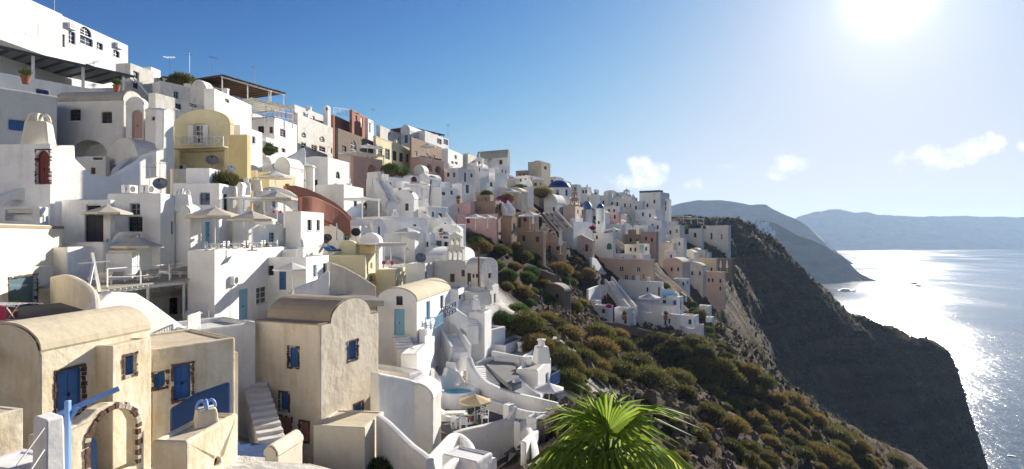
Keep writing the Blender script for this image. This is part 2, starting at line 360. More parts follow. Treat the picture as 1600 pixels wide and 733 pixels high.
# ravine behind the near slope, and the dark headland
for a in ((1200,500,255), (1110,470,212), (1300,600,262), (1430,700,250), (1480,650,278), (1160,420,285), (1250,520,270), (1370,640,262),
          (1148,344,340), (1200,370,337), (1240,405,334), (1272,442,331), (1300,470,327), (1388,520,320), (1444,547,314), (1488,572,308), (1516,640,298), (1542,734,286)):
    gp(*a)
G += [(62,165,-52), (90,170,-70), (130,180,-95), (110,120,-75), (130,90,-95), (100,60,-75), (150,150,-115), (185,210,-122), (80,20,-62),
      (40,5,-30), (60,0,-48), (120,10,-100), (170,60,-125), (230,230,-165), (262,285,-170), (236,262,-155), (246,310,-145), (300,340,-140), (280,400,-140), (220,400,-105),
      (180,400,-72), (140,410,-40), (100,420,-12), (200,460,-125), (120,480,-80), (320,250,-150), (250,150,-150), (260,20,-160), (340,450,-160), (420,300,-170), (420,100,-180), (400,480,-170),
      (0,0,-3.5), (0,-20,-2), (2,6,-6), (2,11,-8.5), (0,20,-12.5), (-2,29,-16), (8,15,-13), (14,22,-17), (20,30,-23), (25,12,-22), (-10,14,-8.5), (-12,6,-5), (-20,0,-1), (-25,12,-3.5), (-35,25,1),
      (-14,20,-8.5), (-8,26,-13),
      (-80,20,12), (-80,60,17), (-85,120,20), (-75,160,18), (-55,200,17), (-25,240,17), (10,300,16), (60,380,8), (0,420,6), (-80,300,12), (-150,100,10), (-150,300,5), (-150,460,0), (0,480,0), (-60,0,9), (-150,-20,8), (40,300,12), (90,345,10)]
G = np.array(G)
def tps_kernel(r2): return np.where(r2 > 1e-9, 0.5*r2*np.log(np.maximum(r2, 1e-9)), 0.0)
_n = len(G); _s = 100.0
_gx = G[:, :2]/_s
_K = tps_kernel(((_gx[:, None]-_gx[None])**2).sum(-1)) + np.eye(_n)*4e-4
_Pm = np.hstack([np.ones((_n, 1)), _gx])
_A = np.zeros((_n+3, _n+3)); _A[:_n, :_n] = _K; _A[:_n, _n:] = _Pm; _A[_n:, :_n] = _Pm.T
_w = np.linalg.solve(_A, np.concatenate([G[:, 2], np.zeros(3)]))
def ground_raw(X, Y):
    q = np.stack([np.ravel(X), np.ravel(Y)], -1)/_s
    out = np.empty(len(q))
    for i in range(0, len(q), 4000):
        b = q[i:i+4000]
        k = tps_kernel(((b[:, None]-_gx[None])**2).sum(-1))
        out[i:i+4000] = k @ _w[:_n] + _w[_n] + b @ _w[_n+1:]
    return out.reshape(np.shape(X))
_lat = rng.random((256, 256))
def vnoise(x, y):
    xi = np.floor(x).astype(int); yi = np.floor(y).astype(int); fx = x-xi; fy = y-yi
    fx = fx*fx*(3-2*fx); fy = fy*fy*(3-2*fy)
    a = _lat[xi & 255, yi & 255]; b = _lat[(xi+1) & 255, yi & 255]; c = _lat[xi & 255, (yi+1) & 255]; d = _lat[(xi+1) & 255, (yi+1) & 255]
    return (a*(1-fx)+b*fx)*(1-fy)+(c*(1-fx)+d*fx)*fy-0.5
def fbm(x, y, o=5, g=0.5, ridge=False):
    s = 0; a = 1.0
    for i in range(o):
        n = vnoise(x*2**i+17.3*i, y*2**i-9.1*i)
        s = s + a*((0.25-np.abs(n))*2 if ridge else n); a *= g
    return s
def ground(X, Y):
    X = np.asarray(X, float); Y = np.asarray(Y, float)
    z = ground_raw(X, Y)
    wild = np.clip((X - (-6+0.10*Y))/14, 0, 1)*np.clip((Y-8)/20, 0, 1)     # rough ground outside the village
    far = np.clip((Y-150)/80, 0, 1)*np.clip((X-72-.10*(Y-180))/35, 0, 1)
    z = z + wild*(1.5*fbm(X/9, Y/9, 5)+1.1*(fbm(X/5+7, Y/5, 4, .55, True)-.3) + far*(7.0*fbm(X/38+3, Y/38, 5, 0.55, True) + 3.2*fbm(X/11, Y/11+4, 4, .6, True) - 6.0))
    return z
FIX = []                                  # (x, y, dz): the ground meets the foot of each house
FOOT = []                                 # house footprints: the ground stays below them
def ground_final(X, Y):
    X = np.asarray(X, float); Y = np.asarray(Y, float); z = ground(X, Y)
    sw = np.full(X.shape, 0.02); sd_ = np.zeros(X.shape)
    for (fx, fy, dz) in FIX:
        w = np.exp(-((X-fx)**2+(Y-fy)**2)/30.0); sw += w; sd_ += w*dz
    return z+sd_/sw
def gz(x, y): return float(ground(np.array([x]), np.array([y]))[0])

def rockmat():
    m, nt, b = newmat('hillside')
    geo = node(nt, 'ShaderNodeNewGeometry')
    n1 = node(nt, 'ShaderNodeTexNoise'); n1.inputs['Scale'].default_value = 0.12; n1.inputs['Detail'].default_value = 10; n1.inputs['Roughness'].default_value = 0.65; lk(nt, geo.outputs['Position'], n1.inputs['Vector'])
    cr = node(nt, 'ShaderNodeValToRGB'); lk(nt, n1.outputs['Fac'], cr.inputs[0]); e = cr.color_ramp.elements
    e[0].position = 0.32; e[0].color = (0.034, 0.026, 0.021, 1); e[1].position = 0.66; e[1].color = (0.11, 0.074, 0.052, 1)
    k = e.new(0.5); k.color = (0.058, 0.041, 0.031, 1)
    n2 = node(nt, 'ShaderNodeTexNoise'); n2.inputs['Scale'].default_value = 1.1; n2.inputs['Detail'].default_value = 9; n2.inputs['Roughness'].default_value = 0.7; lk(nt, geo.outputs['Position'], n2.inputs['Vector'])
    f2 = mth(nt, 'ADD', mth(nt, 'MULTIPLY', n2.outputs['Fac'], 1.4), 0.3)
    sc = node(nt, 'ShaderNodeVectorMath', operation='SCALE'); lk(nt, cr.outputs[0], sc.inputs[0]); lk(nt, f2, sc.inputs['Scale'])
    # dry scrub in patches
    n3 = node(nt, 'ShaderNodeTexNoise'); n3.inputs['Scale'].default_value = 0.3; n3.inputs['Detail'].default_value = 8; lk(nt, geo.outputs['Position'], n3.inputs['Vector'])
    mr = node(nt, 'ShaderNodeMapRange'); mr.inputs['From Min'].default_value = 0.5; mr.inputs['From Max'].default_value = 0.62; lk(nt, n3.outputs['Fac'], mr.inputs['Value'])
    mx = node(nt, 'ShaderNodeMix', data_type='RGBA'); lk(nt, mth(nt, 'MULTIPLY', mr.outputs[0], 0.65), mx.inputs['Factor']); lk(nt, sc.outputs[0], mx.inputs['A']); mx.inputs['B'].default_value = (0.070, 0.055, 0.032, 1)
    # ash and lava layers showing in the steep faces
    mp = node(nt, 'ShaderNodeMapping'); mp.inputs['Scale'].default_value = (.012, .012, .16); lk(nt, geo.outputs['Position'], mp.inputs['Vector'])
    n5 = node(nt, 'ShaderNodeTexNoise'); n5.inputs['Scale'].default_value = 1.0; n5.inputs['Detail'].default_value = 6; n5.inputs['Distortion'].default_value = .6; lk(nt, mp.outputs[0], n5.inputs['Vector'])
    cb = node(nt, 'ShaderNodeValToRGB'); lk(nt, n5.outputs['Fac'], cb.inputs[0]); cb.color_ramp.elements[0].position = .40; cb.color_ramp.elements[0].color = (.55, .5, .48, 1); cb.color_ramp.elements[1].position = .60; cb.color_ramp.elements[1].color = (1.45, 1.25, 1.05, 1)
    ml = node(nt, 'ShaderNodeVectorMath', operation='MULTIPLY'); lk(nt, mx.outputs['Result'], ml.inputs[0]); lk(nt, cb.outputs[0], ml.inputs[1])
    at = node(nt, 'ShaderNodeAttribute', attribute_name='paved')
    mx2 = node(nt, 'ShaderNodeMix', data_type='RGBA'); lk(nt, at.outputs['Fac'], mx2.inputs['Factor']); lk(nt, ml.outputs[0], mx2.inputs['A'])
    pv = node(nt, 'ShaderNodeValToRGB'); lk(nt, n2.outputs['Fac'], pv.inputs[0]); pv.color_ramp.elements[0].position = .3; pv.color_ramp.elements[1].position = .6
    pv.color_ramp.elements[0].color = (.36, .33, .29, 1); pv.color_ramp.elements[1].color = (.66, .64, .60, 1)
    lk(nt, pv.outputs[0], mx2.inputs['B']); lk(nt, mx2.outputs['Result'], b.inputs['Base Color'])
    b.inputs['Roughness'].default_value = 0.95; b.inputs['Specular IOR Level'].default_value = 0.15
    bp = node(nt, 'ShaderNodeBump'); bp.inputs['Strength'].default_value = 0.8; bp.inputs['Distance'].default_value = 0.6
    lk(nt, n2.outputs['Fac'], bp.inputs['Height']); lk(nt, bp.outputs[0], b.inputs['Normal'])
    MATS['hillside'] = m
rockmat()
HOUSES_XY = []                             # filled by the house builder: where the ground is paved
def grid_mesh(name, X, Y, Z, mat, smooth=True):
    n, m = X.shape
    v = np.stack([X, Y, Z], -1).reshape(-1, 3)
    i = np.arange(n*m).reshape(n, m)
    f = np.stack([i[:-1, :-1], i[1:, :-1], i[1:, 1:], i[:-1, 1:]], -1).reshape(-1, 4)
    me = bpy.data.meshes.new(name); me.vertices.add(len(v)); me.vertices.foreach_set('co', v.ravel())
    me.loops.add(f.size); me.loops.foreach_set('vertex_index', f.ravel().astype(np.int32))
    me.polygons.add(len(f)); me.polygons.foreach_set('loop_start', np.arange(0, f.size, 4, dtype=np.int32)); me.polygons.foreach_set('loop_total', np.full(len(f), 4, np.int32))
    me.update(calc_edges=True); me.validate()
    if smooth: me.polygons.foreach_set('use_smooth', np.ones(len(f), bool))
    me.materials.append(mat); return me
def make_terrain():
    ys = np.concatenate([np.arange(-20, 160, 1.25), np.arange(160, 480, 1.7)])
    xs = np.concatenate([np.arange(-150, -50, 4.0), np.arange(-50, 110, 1.25), np.arange(110, 330, 1.7)])
    X, Y = np.meshgrid(xs, ys)
    Z = np.maximum(ground_final(X, Y), SEA-9)
    for (bx, by, bz, rx, ry, Lr, Ll) in FOOT:
        u = (X-bx)*rx+(Y-by)*ry; v = -(X-bx)*ry+(Y-by)*rx
        ins = (u > -.9) & (u < Lr+.9) & (v > -.9) & (v < Ll+.9); Z[ins] = np.minimum(Z[ins], bz-.25)
    me = grid_mesh('hillside', X, Y, Z, MATS['hillside'])
    at = me.attributes.new('paved', 'FLOAT', 'POINT')
    pv = np.zeros(X.shape)
    for (hx, hy, r) in HOUSES_XY:
        d = ((X-hx)**2+(Y-hy)**2)/(r*r); pv = np.maximum(pv, np.clip(1.6-d, 0, 1))
    at.data.foreach_set('value', pv.ravel())
    o = link('hillside', me); o['kind'] = 'structure'
def make_sea():
    xs = np.array([-8900, -4000, -2000, 0, 2000, 4000, 8900.0]); X, Y = np.meshgrid(xs, np.array([-290, 0, 1000, 3000, 6000, 8900.0]))
    o = link('sea', grid_mesh('sea', X, Y, np.full(X.shape, SEA), MATS['sea'])); o['kind'] = 'structure'
make_sea()
def terraces():                            # unseen white terraces added behind the viewpoint to bounce sun onto shaded walls
    d = Vector((math.sin(R(38)), math.cos(R(38)), 0)); s = Vector((d.y, -d.x, 0)); mb = MB()
    o = Vector((-35, 0, 0)); z = -4.0; rr = random.Random(2)
    for i in range(12):
        q = -(13+6.5*i); h = 5.0
        for k in range(11):
            u0 = -130+k*20; u1 = u0+20; j = rr.uniform(-1.5, 1.5); zz = z+rr.uniform(-.5, .5)
            a = o+d*(q+j)+s*u0; b = o+d*(q+j)+s*u1; c = b-d*(9+j); e = a-d*(9+j); n = len(mb.v)
            mb.add([a+Vector((0,0,zz-8)), b+Vector((0,0,zz-8)), b+Vector((0,0,zz+h)), a+Vector((0,0,zz+h)), c+Vector((0,0,zz+h)), e+Vector((0,0,zz+h)), c+Vector((0,0,zz-8)), e+Vector((0,0,zz-8))], [(0,1,2,3),(3,2,4,5),(1,6,4,2),(0,3,5,7)])
        z += h
    t = build(mb, 'bounce_terraces', MATS['white']); t['kind'] = 'structure'
terraces()
def cliffmat():
    m, nt, b = newmat('far_rock')
    geo = node(nt, 'ShaderNodeNewGeometry')
    mp = node(nt, 'ShaderNodeMapping'); mp.inputs['Scale'].default_value = (1, 1, 3.5); lk(nt, geo.outputs['Position'], mp.inputs['Vector'])
    n1 = node(nt, 'ShaderNodeTexNoise'); n1.inputs['Scale'].default_value = 0.008; n1.inputs['Detail'].default_value = 10; n1.inputs['Roughness'].default_value = 0.65; lk(nt, mp.outputs[0], n1.inputs['Vector'])
    cr = node(nt, 'ShaderNodeValToRGB'); lk(nt, n1.outputs['Fac'], cr.inputs[0]); e = cr.color_ramp.elements
    e[0].position = 0.35; e[0].color = (0.045, 0.035, 0.03, 1); e[1].position = 0.68; e[1].color = (0.16, 0.12, 0.095, 1)
    lk(nt, cr.outputs[0], b.inputs['Base Color']); b.inputs['Roughness'].default_value = 1.0; b.inputs['Specular IOR Level'].default_value = 0.1
    MATS['far_rock'] = m
cliffmat()
def ridge_land(name, pts, front, rough, back, n=260, rows=46):
    """land lofted from a sea-level foot in front, over a ridge line given as (px, py, Y), to the sea behind"""
    pts = np.array(pts, float)
    t = np.linspace(0, 1, n); tt = np.linspace(0, 1, len(pts))
    px = np.interp(t, tt, pts[:, 0]); py = np.interp(t, tt, pts[:, 1]); Y = np.interp(t, tt, pts[:, 2])
    x = (px-CX)/F*Y; z = (CY-py)/F*Y
    z = z + (fbm(x/220+5, Y/220, 4))*rough*0.35*np.clip((z-SEA)/60, 0, 1)
    X = []; YY = []; Z = []
    for s in np.linspace(-1, 1, rows):
        h = (z-SEA)
        if s <= 0:
            k = 1+s; prof = 0.45*k+0.55*k**1.8
            yy = Y+front*s*np.clip(h/170, .08, 1); zz = SEA-8+(h+8)*prof
        else:
            yy = Y+back*s*np.clip(h/170, .08, 1); zz = SEA-8+(h+8)*(1-s)**1.2
        w = math.sin(math.pi*min(1, max(0, (s+1)/1.0)))*1.0 if s < 0 else 0.5*s
        d = fbm(x/150+s*0.8, yy/150, 5, 0.55, True)*rough
        X.append(x); YY.append(yy+d*0.9*w); Z.append(zz+d*w*0.5*np.clip(h/120, 0, 1))
    o = link(name, grid_mesh(name, np.array(X), np.array(YY), np.maximum(np.array(Z), SEA-9), MATS['far_rock'])); o['kind'] = 'structure'
    return o
ridge_land('far_island', [(1150,364,5200), (1200,356,5100), (1235,346,5000), (1252,337,5000), (1275,328,5000), (1300,327,5050), (1330,329,5100), (1352,328,5100), (1372,333,5100), (1400,335,5150),
    (1450,336,5200), (1500,337,5250), (1560,338,5300), (1620,337,5300), (1700,339,5400), (1800,342,5500), (1950,345,5600), (2200,352,5800), (2500,364,6000)], 260, 70, 900)
ridge_land('mountain', [(900,355,2900), (980,338,2900), (1050,320,2900), (1075,313,2900), (1092,310,2900), (1120,312,2900), (1150,315,2900), (1175,319,2900), (1196,319,2900), (1210,328,2850), (1225,334,2800),
    (1245,341,2750), (1262,352,2700), (1285,372,2650), (1296,382,2600), (1310,395,2550), (1330,410,2500)], 420, 55, 500)
ridge_land('headland', [(1000,352,1750), (1060,349,1750), (1100,345,1730), (1150,340,1700), (1185,341,1690), (1212,346,1680), (1228,356,1660), (1245,366,1640), (1262,372,1620), (1285,381,1600), (1300,391,1580),
    (1315,398,1560), (1326,408,1545), (1336,420,1530), (1346,428,1515), (1358,434,1500), (1374,440,1480)], 300, 34, 160)
def haze_box():
    mb = MB(); mb.box((-9000, -300, SEA-10), (9000, 9000, 300))
    m = bpy.data.materials.new('haze'); m.use_nodes = True; nt = m.node_tree; nt.nodes.clear()
    v = node(nt, 'ShaderNodeVolumePrincipled'); v.inputs['Color'].default_value = (0.50, 0.70, 1.0, 1); v.inputs['Density'].default_value = 0.000095; v.inputs['Anisotropy'].default_value = 0.25
    out = node(nt, 'ShaderNodeOutputMaterial'); lk(nt, v.outputs[0], out.inputs['Volume'])
    o = build(mb, 'haze', m); o['kind'] = 'stuff'
# ------------------------------------------------------------------ architecture builders
def axes(a):
    a = R(a); return Vector((math.sin(a), math.cos(a), 0)), Vector((-math.cos(a), math.sin(a), 0))
def solve_len(C, d, px):
    k = (px-CX)/F; return (k*C.y-C.x)/(d.x-k*d.y)
def arc_pts(u0, u1, z, rise, n=12):
    """points of a segmental arch from (u1,z) to (u0,z)"""
    out = []
    for i in range(n+1):
        t = math.pi*i/n; out.append(((u0+u1)/2+(u1-u0)/2*math.cos(t), z+rise*math.sin(t)))
    return out
def hole_outline(kind, u0, u1, z0, z1):
    if kind in ('a', 'da', 'n'):
        r = min((u1-u0)/2, (z1-z0)*0.6); return [(u0, z0), (u1, z0)] + arc_pts(u0, u1, z1-r, r, 10)
    if kind == 'o':
        c = ((u0+u1)/2, (z0+z1)/2); return [(c[0]+(u1-u0)/2*math.cos(t*math.pi/8), c[1]+(z1-z0)/2*math.sin(t*math.pi/8)) for t in range(16)]
    return [(u0, z0), (u1, z0), (u1, z1), (u0, z1)]
def inset(poly, t):
    cx = sum(p[0] for p in poly)/len(poly); cz = sum(p[1] for p in poly)/len(poly)
    w = max(p[0] for p in poly)-min(p[0] for p in poly); h = max(p[1] for p in poly)-min(p[1] for p in poly)
    z0 = min(p[1] for p in poly); kx = max(0.1, (w-2*t)/w); kz = max(0.1, (h-2*t)/h)
    return [(cx+(p[0]-cx)*kx, z0+t+(p[1]-z0)*kz) for p in poly]
def opening(parent, mapf, kind, hole, col, big, stone=None, rd=0.16):
    u0 = min(p[0] for p in hole); u1 = max(p[0] for p in hole); z0 = min(p[1] for p in hole); z1 = max(p[1] for p in hole)
    w, h = u1-u0, z1-z0; t = min(0.07, w*0.12, h*0.12)
    door = kind in ('d', 'da')
    o = None
    if kind in ('w', 'a', 'o', 'd', 'da', 'g'):
        mb = MB(); mb.prism(hole, mapf, rd-0.05, rd+0.03, holes=[inset(hole, t)])
        if door:
            o = build(mb, 'door', MATS[col], parent)
            lb = MB(); lb.prism(inset(hole, t*0.95), mapf, rd-0.015, rd+0.03)
            if big:                                       # raised panels, or boards
                for (a0, a1, b0, b1) in ((.12,.46,.08,.46), (.54,.88,.08,.46), (.12,.46,.54,.92 if kind == 'd' else .78), (.54,.88,.54,.92 if kind == 'd' else .78)):
                    lb.prism([(u0+w*a0, z0+h*b0), (u0+w*a1, z0+h*b0), (u0+w*a1, z0+h*b1), (u0+w*a0, z0+h*b1)], mapf, rd-0.035, rd-0.013)
            build(lb, 'leaf', MATS[col], o)
            if big:
                hb = MB(); c = mapf(u0+w*0.56, z0+h*0.45, rd-0.06); hb.box((-.03,-.03,-.06), (.03,.03,.06), Matrix.Translation(c)); build(hb, 'handle', MATS['darkmetal'], o)
        else:
            m = 0.03 if w > 0.7 else 0.022
            if kind != 'g':
                c = (u0+u1)/2; mb.prism([(c-m, z0), (c+m, z0), (c+m, z1-t*.5), (c-m, z1-t*.5)], mapf, rd-0.035, rd+0.02)
                for q in ((.5,) if h < 1.0 else (.34, .67)):
                    zz = z0+h*q
                    if kind == 'o': hw = w/2*0.9
                    else: hw = w/2
                    mb.prism([(c-hw, zz-m*.8), (c+hw, zz-m*.8), (c+hw, zz+m*.8), (c-hw, zz+m*.8)], mapf, rd-0.03, rd+0.018)
            o = build(mb, 'window', MATS[col], parent)
            pb = MB(); pb.prism(inset(hole, t*0.8), mapf, rd, rd+0.012); build(pb, 'pane', MATS['glassblue' if kind == 'g' else 'glassdark'], o)
            if big and kind == 'w':
                sb = MB(); sb.prism([(u0-.06, z0-.07), (u1+.06, z0-.07), (u1+.06, z0), (u0-.06, z0)], mapf, -0.07, rd-0.06); build(sb, 'sill', MATS['whitewood'] if not stone else MATS['palestone'], o)
    elif kind == 's':                                     # closed shutters: two boarded leaves
        mb = MB(); mb.prism(hole, mapf, rd-0.05, rd+0.03, holes=[inset(hole, t)])
        o = build(mb, 'window', MATS[col], parent)
        for s in (0, 1):
            lb = MB(); a0 = u0+t+(w/2-t)*s+.008; a1 = u0+t+(w/2-t)*(s+1)-.008
            nb = 3
            for k in range(nb):
                b0 = a0+(a1-a0)*k/nb; b1 = a0+(a1-a0)*(k+1)/nb-.012
                lb.prism([(b0, z0+t), (b1, z0+t), (b1, z1-t), (b0, z1-t)], mapf, rd-.02-.004*(k % 2), rd+.02)
            for q in (.2, .8): lb.prism([(a0, z0+h*q-.03), (a1, z0+h*q-.03), (a1, z0+h*q+.03), (a0, z0+h*q+.03)], mapf, rd-.045, rd-.025)
            build(lb, 'shutter', MATS[col], o)
    if stone and o:                                       # rough stone surround
        mb = MB(); rs = random.Random(int(u0*977+z0*331)+5)
        per = []
        sw = 0.095
        z = z0-sw
        for side in (0, 1):
            z = z0-sw
            while z < z1+sw:
                q = rs.uniform(.11, .24); ww = sw*rs.uniform(.6, 1.25); zz = min(z+q-.02, z1+sw)
                if side == 0: per.append((u0-ww, u0-.004, z, zz))
                else: per.append((u1+.004, u1+ww, z, zz))
                z += q
        u = u0
        while u < u1-.02:
            q = rs.uniform(.16, .32); uu = min(u+q-.02, u1-.004)
            per.append((u+.004, uu, z1+.004, z1+sw*rs.uniform(.7, 1.15))); per.append((u+.004, uu, z0-sw*rs.uniform(.6, 1.0), z0-.004)); u += q
        for i, (a0, a1, b0, b1) in enumerate(per):
            j = lambda: rs.uniform(-.015, .015)
            mb.prism([(a0+j(), b0+j()), (a1+j(), b0+j()), (a1+j(), b1+j()), (a0+j(), b1+j())], mapf, -rs.uniform(.015, .05), rd-.06, mi=0 if rs.random() < .85 else 1)
        build(mb, 'stone_surround', [MATS[stone], MATS['palestone']], o)
    return o
LABELS = {}
def house(label, xc, yt, yb, Y, xl=None, xr=None, a=20, roof='flat', col='white', rc=None, ops=(), rise=None, sh=0.0, Lr=None, Ll=None, par=0.28,
          name='house', cat='house', skirt=2.2, group=None, trim=None, paved=True, deck=None):
    if xc < 760 and 11 <= a < 30 and col not in ('tan', 'ochre'): a -= 14 if xc < 600 else 10
    C = P(xc, yt, Y); zt = C.z; zb = P(xc, yb, Y).z; r, l = axes(a)
    if Lr is None: Lr = solve_len(C, r, xr) if xr is not None else 6.0
    if Ll is None: Ll = solve_len(C, l, xl) if xl is not None else 6.0
    if Lr < 0.3 or Lr > 80 or Ll < 0.3 or Ll > 80: print('BAD LEN', label, round(Lr, 2), round(Ll, 2))
    Lr = min(max(Lr, 0.4), 60); Ll = min(max(Ll, 0.4), 40)
    H = zt-zb; base = Vector((C.x, C.y, zb))
    cs = [base, base+r*Lr, base+l*Ll, base+r*Lr+l*Ll]
    gmin = min(gz(c.x, c.y) for c in cs)
    b = max(-14.0 if xc < 900 else -5.0, min(-skirt, gmin-zb-0.6))
    ctr = base+(r*Lr+l*Ll)*0.5
    if skirt > 1: FOOT.append((base.x, base.y, zb, r.x, r.y, Lr, Ll))
    if xc > 690 and skirt > 1:
        for q in (base+l*Ll*.5-r*1.0, base-r*.7-l*.7, base+r*Lr*.5-l*1.0, base+l*Ll-r*1.0): FIX.append((q.x, q.y, max(-4, min(8.0 if xc > 900 else 3.5, zb-.3-gz(q.x, q.y)))))
    if paved and xc < 770: HOUSES_XY.append((ctr.x, ctr.y, max(Lr, Ll)*0.5+3.0))
    g0 = gz(ctr.x, ctr.y)
    if gz(*(base+r*Lr*.5-l*.4).xy) - zb > 1.2: print('BURIED', label[:40], round(gz(*(base+r*Lr*.5-l*.4).xy)-zb, 1))
    e = empty(name, base, math.pi/2-R(a), label, cat, group)
    mR = lambda u, z, d: Vector((u, d, z)); mL = lambda v, z, d: Vector((d, v, z))
    near = Y < 75; rd = 0.2 if near else 0.15
    topR = [(Lr, H), (0, H)]; topL = [(Ll, H), (0, H)]
    if roof == 'vaultR':
        rise = rise or min(Lr*0.3, 1.6); s = sh*Lr
        topR = ([(Lr, H)] if s else [])+arc_pts(s, Lr-s, H, rise, 14)+([(0, H)] if s else [])
    if roof == 'vaultL':
        rise = rise or min(Ll*0.3, 1.6); s = sh*Ll
        topL = ([(Ll, H)] if s else [])+arc_pts(s, Ll-s, H, rise, 14)+([(0, H)] if s else [])
    if roof == 'gableL': topL = [(Ll, H), (Ll/2, H+(rise or Ll*.3)), (0, H)]
    if roof == 'gableR': topR = [(Lr, H), (Lr/2, H+(rise or Lr*.3)), (0, H)]
    hr, hl = [], []
    ops = list(ops)
    if not ops and skirt > 1 and 44 < Y < 180 and col not in ('drystone',) and H > 2.2:      # plain houses still have a window or door
        rw = random.Random(label)
        for (L, side) in ((Ll, 'l'), (Lr, 'r')):
            if L < 2.2: continue
            for k in range(1 if L < 4 else 2):
                f = rw.uniform(.2, .42)+(.4 if k else 0); w = rw.uniform(.55, .85); u = L*f; z1 = H-rw.uniform(.7, 1.0); hh = rw.choice((.8, 1.0, 1.9)); hh = min(hh, z1+1)
                ua, ub = max(.2, u-w/2), min(L-.2, u+w/2)
                if ub-ua < .4: continue
                kd = 'w' if hh < 1.5 else 'd'; oc = rw.choice(('darkmetal', 'darkmetal', 'bluewood', 'brownwood', 'lightblue'))
                (hl if side == 'l' else hr).append((kd, hole_outline(kd, ua, ub, z1-hh, z1), oc, None, Y < 75))
    for op in ops:
        kind, x0, y0, x1, y1 = op[:5]; oc = op[5] if len(op) > 5 else 'whitewood'; st = op[6] if len(op) > 6 else None
        right = (x0+x1)/2 > xc; d = r if right else l; L = Lr if right else Ll
        ua, ub = sorted((solve_len(C, d, x0), solve_len(C, d, x1))); um = (ua+ub)/2; Ym = C.y+d.y*um
        z1 = (CY-y0)/F*Ym-zb; z0 = (CY-y1)/F*Ym-zb
        mrg = 0.06
        ua = max(ua, mrg); ub = min(ub, L-mrg); tp = H-0.08 if roof in ('flat',) else H+(rise or 0)*0.75
        z1 = min(z1, tp); z0 = max(z0, b+0.05)
        if ub-ua < 0.12 or z1-z0 < 0.12: print('bad opening', label[:30], op, round(ub-ua, 2), round(z1-z0, 2)); continue
        (hr if right else hl).append((kind, hole_outline(kind, ua, ub, z0, z1), oc, st, (x1-x0) >= 9 and near))
    mb = MB()
    for (top, L, mp, hs) in ((topR, Lr, mR, hr), (topL, Ll, mL, hl)):
        D = Ll if mp is mR else Lr
        poly = [(0, b), (L, b)]+top
        loops = [poly]+[h[1] for h in hs]
        tri = tessellate_polygon([[Vector((p[0], p[1], 0)) for p in q] for q in loops]); flat = [p for q in loops for p in q]
        mb.add([mp(p[0], p[1], 0) for p in flat], [tuple(t) for t in tri])
        for h in hs:
            q = h[1]; n = len(q); dd = rd+0.03 if h[0] not in ('n', 'nr') else (1.6 if D > 2.2 else 0.6)
            mb.add([mp(p[0], p[1], 0) for p in q]+[mp(p[0], p[1], dd) for p in q], [(i, (i+1) % n, n+(i+1) % n, n+i) for i in range(n)])
            if h[0] in ('n', 'nr'): mb.add([mp(p[0], p[1], dd) for p in q], [tuple(range(n))])
        poly2 = poly
        tri = tessellate_polygon([[Vector((p[0], p[1], 0)) for p in poly2]])
        mb.add([mp(p[0], p[1], D) for p in poly2], [tuple(t) for t in tri])
    t = min(0.24, Lr*.2, Ll*.2)
    if roof == 'flat':
        o4 = [(0,0),(Lr,0),(Lr,Ll),(0,Ll)]; i4 = [(t,t),(Lr-t,t),(Lr-t,Ll-t),(t,Ll-t)]
        mb.add([(x, y, H) for x, y in o4]+[(x, y, H) for x, y in i4], [(i, (i+1) % 4, 4+(i+1) % 4, 4+i) for i in range(4)])
        mb.add([(x, y, H) for x, y in i4]+[(x, y, H-par) for x, y in i4], [(i, (i+1) % 4, 4+(i+1) % 4, 4+i) for i in range(4)])
        rb = MB(); rb.box((t, t, H-par-.12), (Lr-t, Ll-t, H-par)); build(rb, 'roof', MATS[rc or ('cement' if col not in ('white',) else 'greywhite')], e)
        rq = random.Random(label+'roof')
        if skirt > 1 and 46 < Y < 240 and Lr*Ll > 9 and cat == 'house' and par < .5:
            if rq.random() < .6:                          # chimney pot
                u, v = Lr*rq.uniform(.25, .8), Ll*rq.uniform(.25, .8); cb = MB(); hh = rq.uniform(.6, 1.1); w = .26
                cb.box((u-w, v-w, H-par), (u+w, v+w, H-par+hh)); cb.box((u-w-.06, v-w-.06, H-par+hh), (u+w+.06, v+w+.06, H-par+hh+.12)); build(cb, 'chimney', MATS['white' if col in ('white', 'greywhite', 'oldwhite') else col], e, bevel=.04)
            if rq.random() < .5 and min(Lr, Ll) > 3:      # stair hut or raised step at the back
                u0, v0 = Lr*rq.uniform(.3, .6), Ll*rq.uniform(.35, .6); hb = MB(); hh = rq.uniform(.6, 1.9)
                vt = arc_pts(v0, Ll-t-.02, H-par+hh*.7, hh*.3, 8) if rq.random() < .5 else [(Ll-t-.02, H-par+hh), (v0, H-par+hh)]
                hb.prism([(v0, H-par), (Ll-t-.02, H-par)]+vt, lambda a_, z_, d_: Vector((d_, a_, z_)), u0, Lr-t-.02); build(hb, 'stair_hut', MATS[col], e, bevel=.06)
    wall = build(mb, 'wall', MATS[col], e, bevel=(0.13 if Y < 60 else 0.10) if Y < 125 else 0, weld=True)
    if roof in ('vaultR', 'vaultL', 'gableL', 'gableR'):
        isR = roof.endswith('R'); top = topR if isR else topL; D = Ll if isR else Lr; mp = mR if isR else mL
        hi = [(p[0], p[1]) for p in top]
        cx = sum(p[0] for p in hi)/len(hi)
        outer = [(p[0]+(.05 if p[0] > cx else -.05)*(1 if abs(p[0]-cx) > .45*abs(hi[0][0]-hi[-1][0]) else 0), p[1]+.09) for p in hi]
        rb = MB(); rb.prism(outer+hi[::-1], mp, 0.06, D-0.06)
        build(rb, 'roof', MATS[rc or col], e)
    for (hs, mp) in ((hr, mR), (hl, mL)):
        for (k, q, oc, st, big) in hs: opening(e, mp, k, q, oc, big, st, rd)
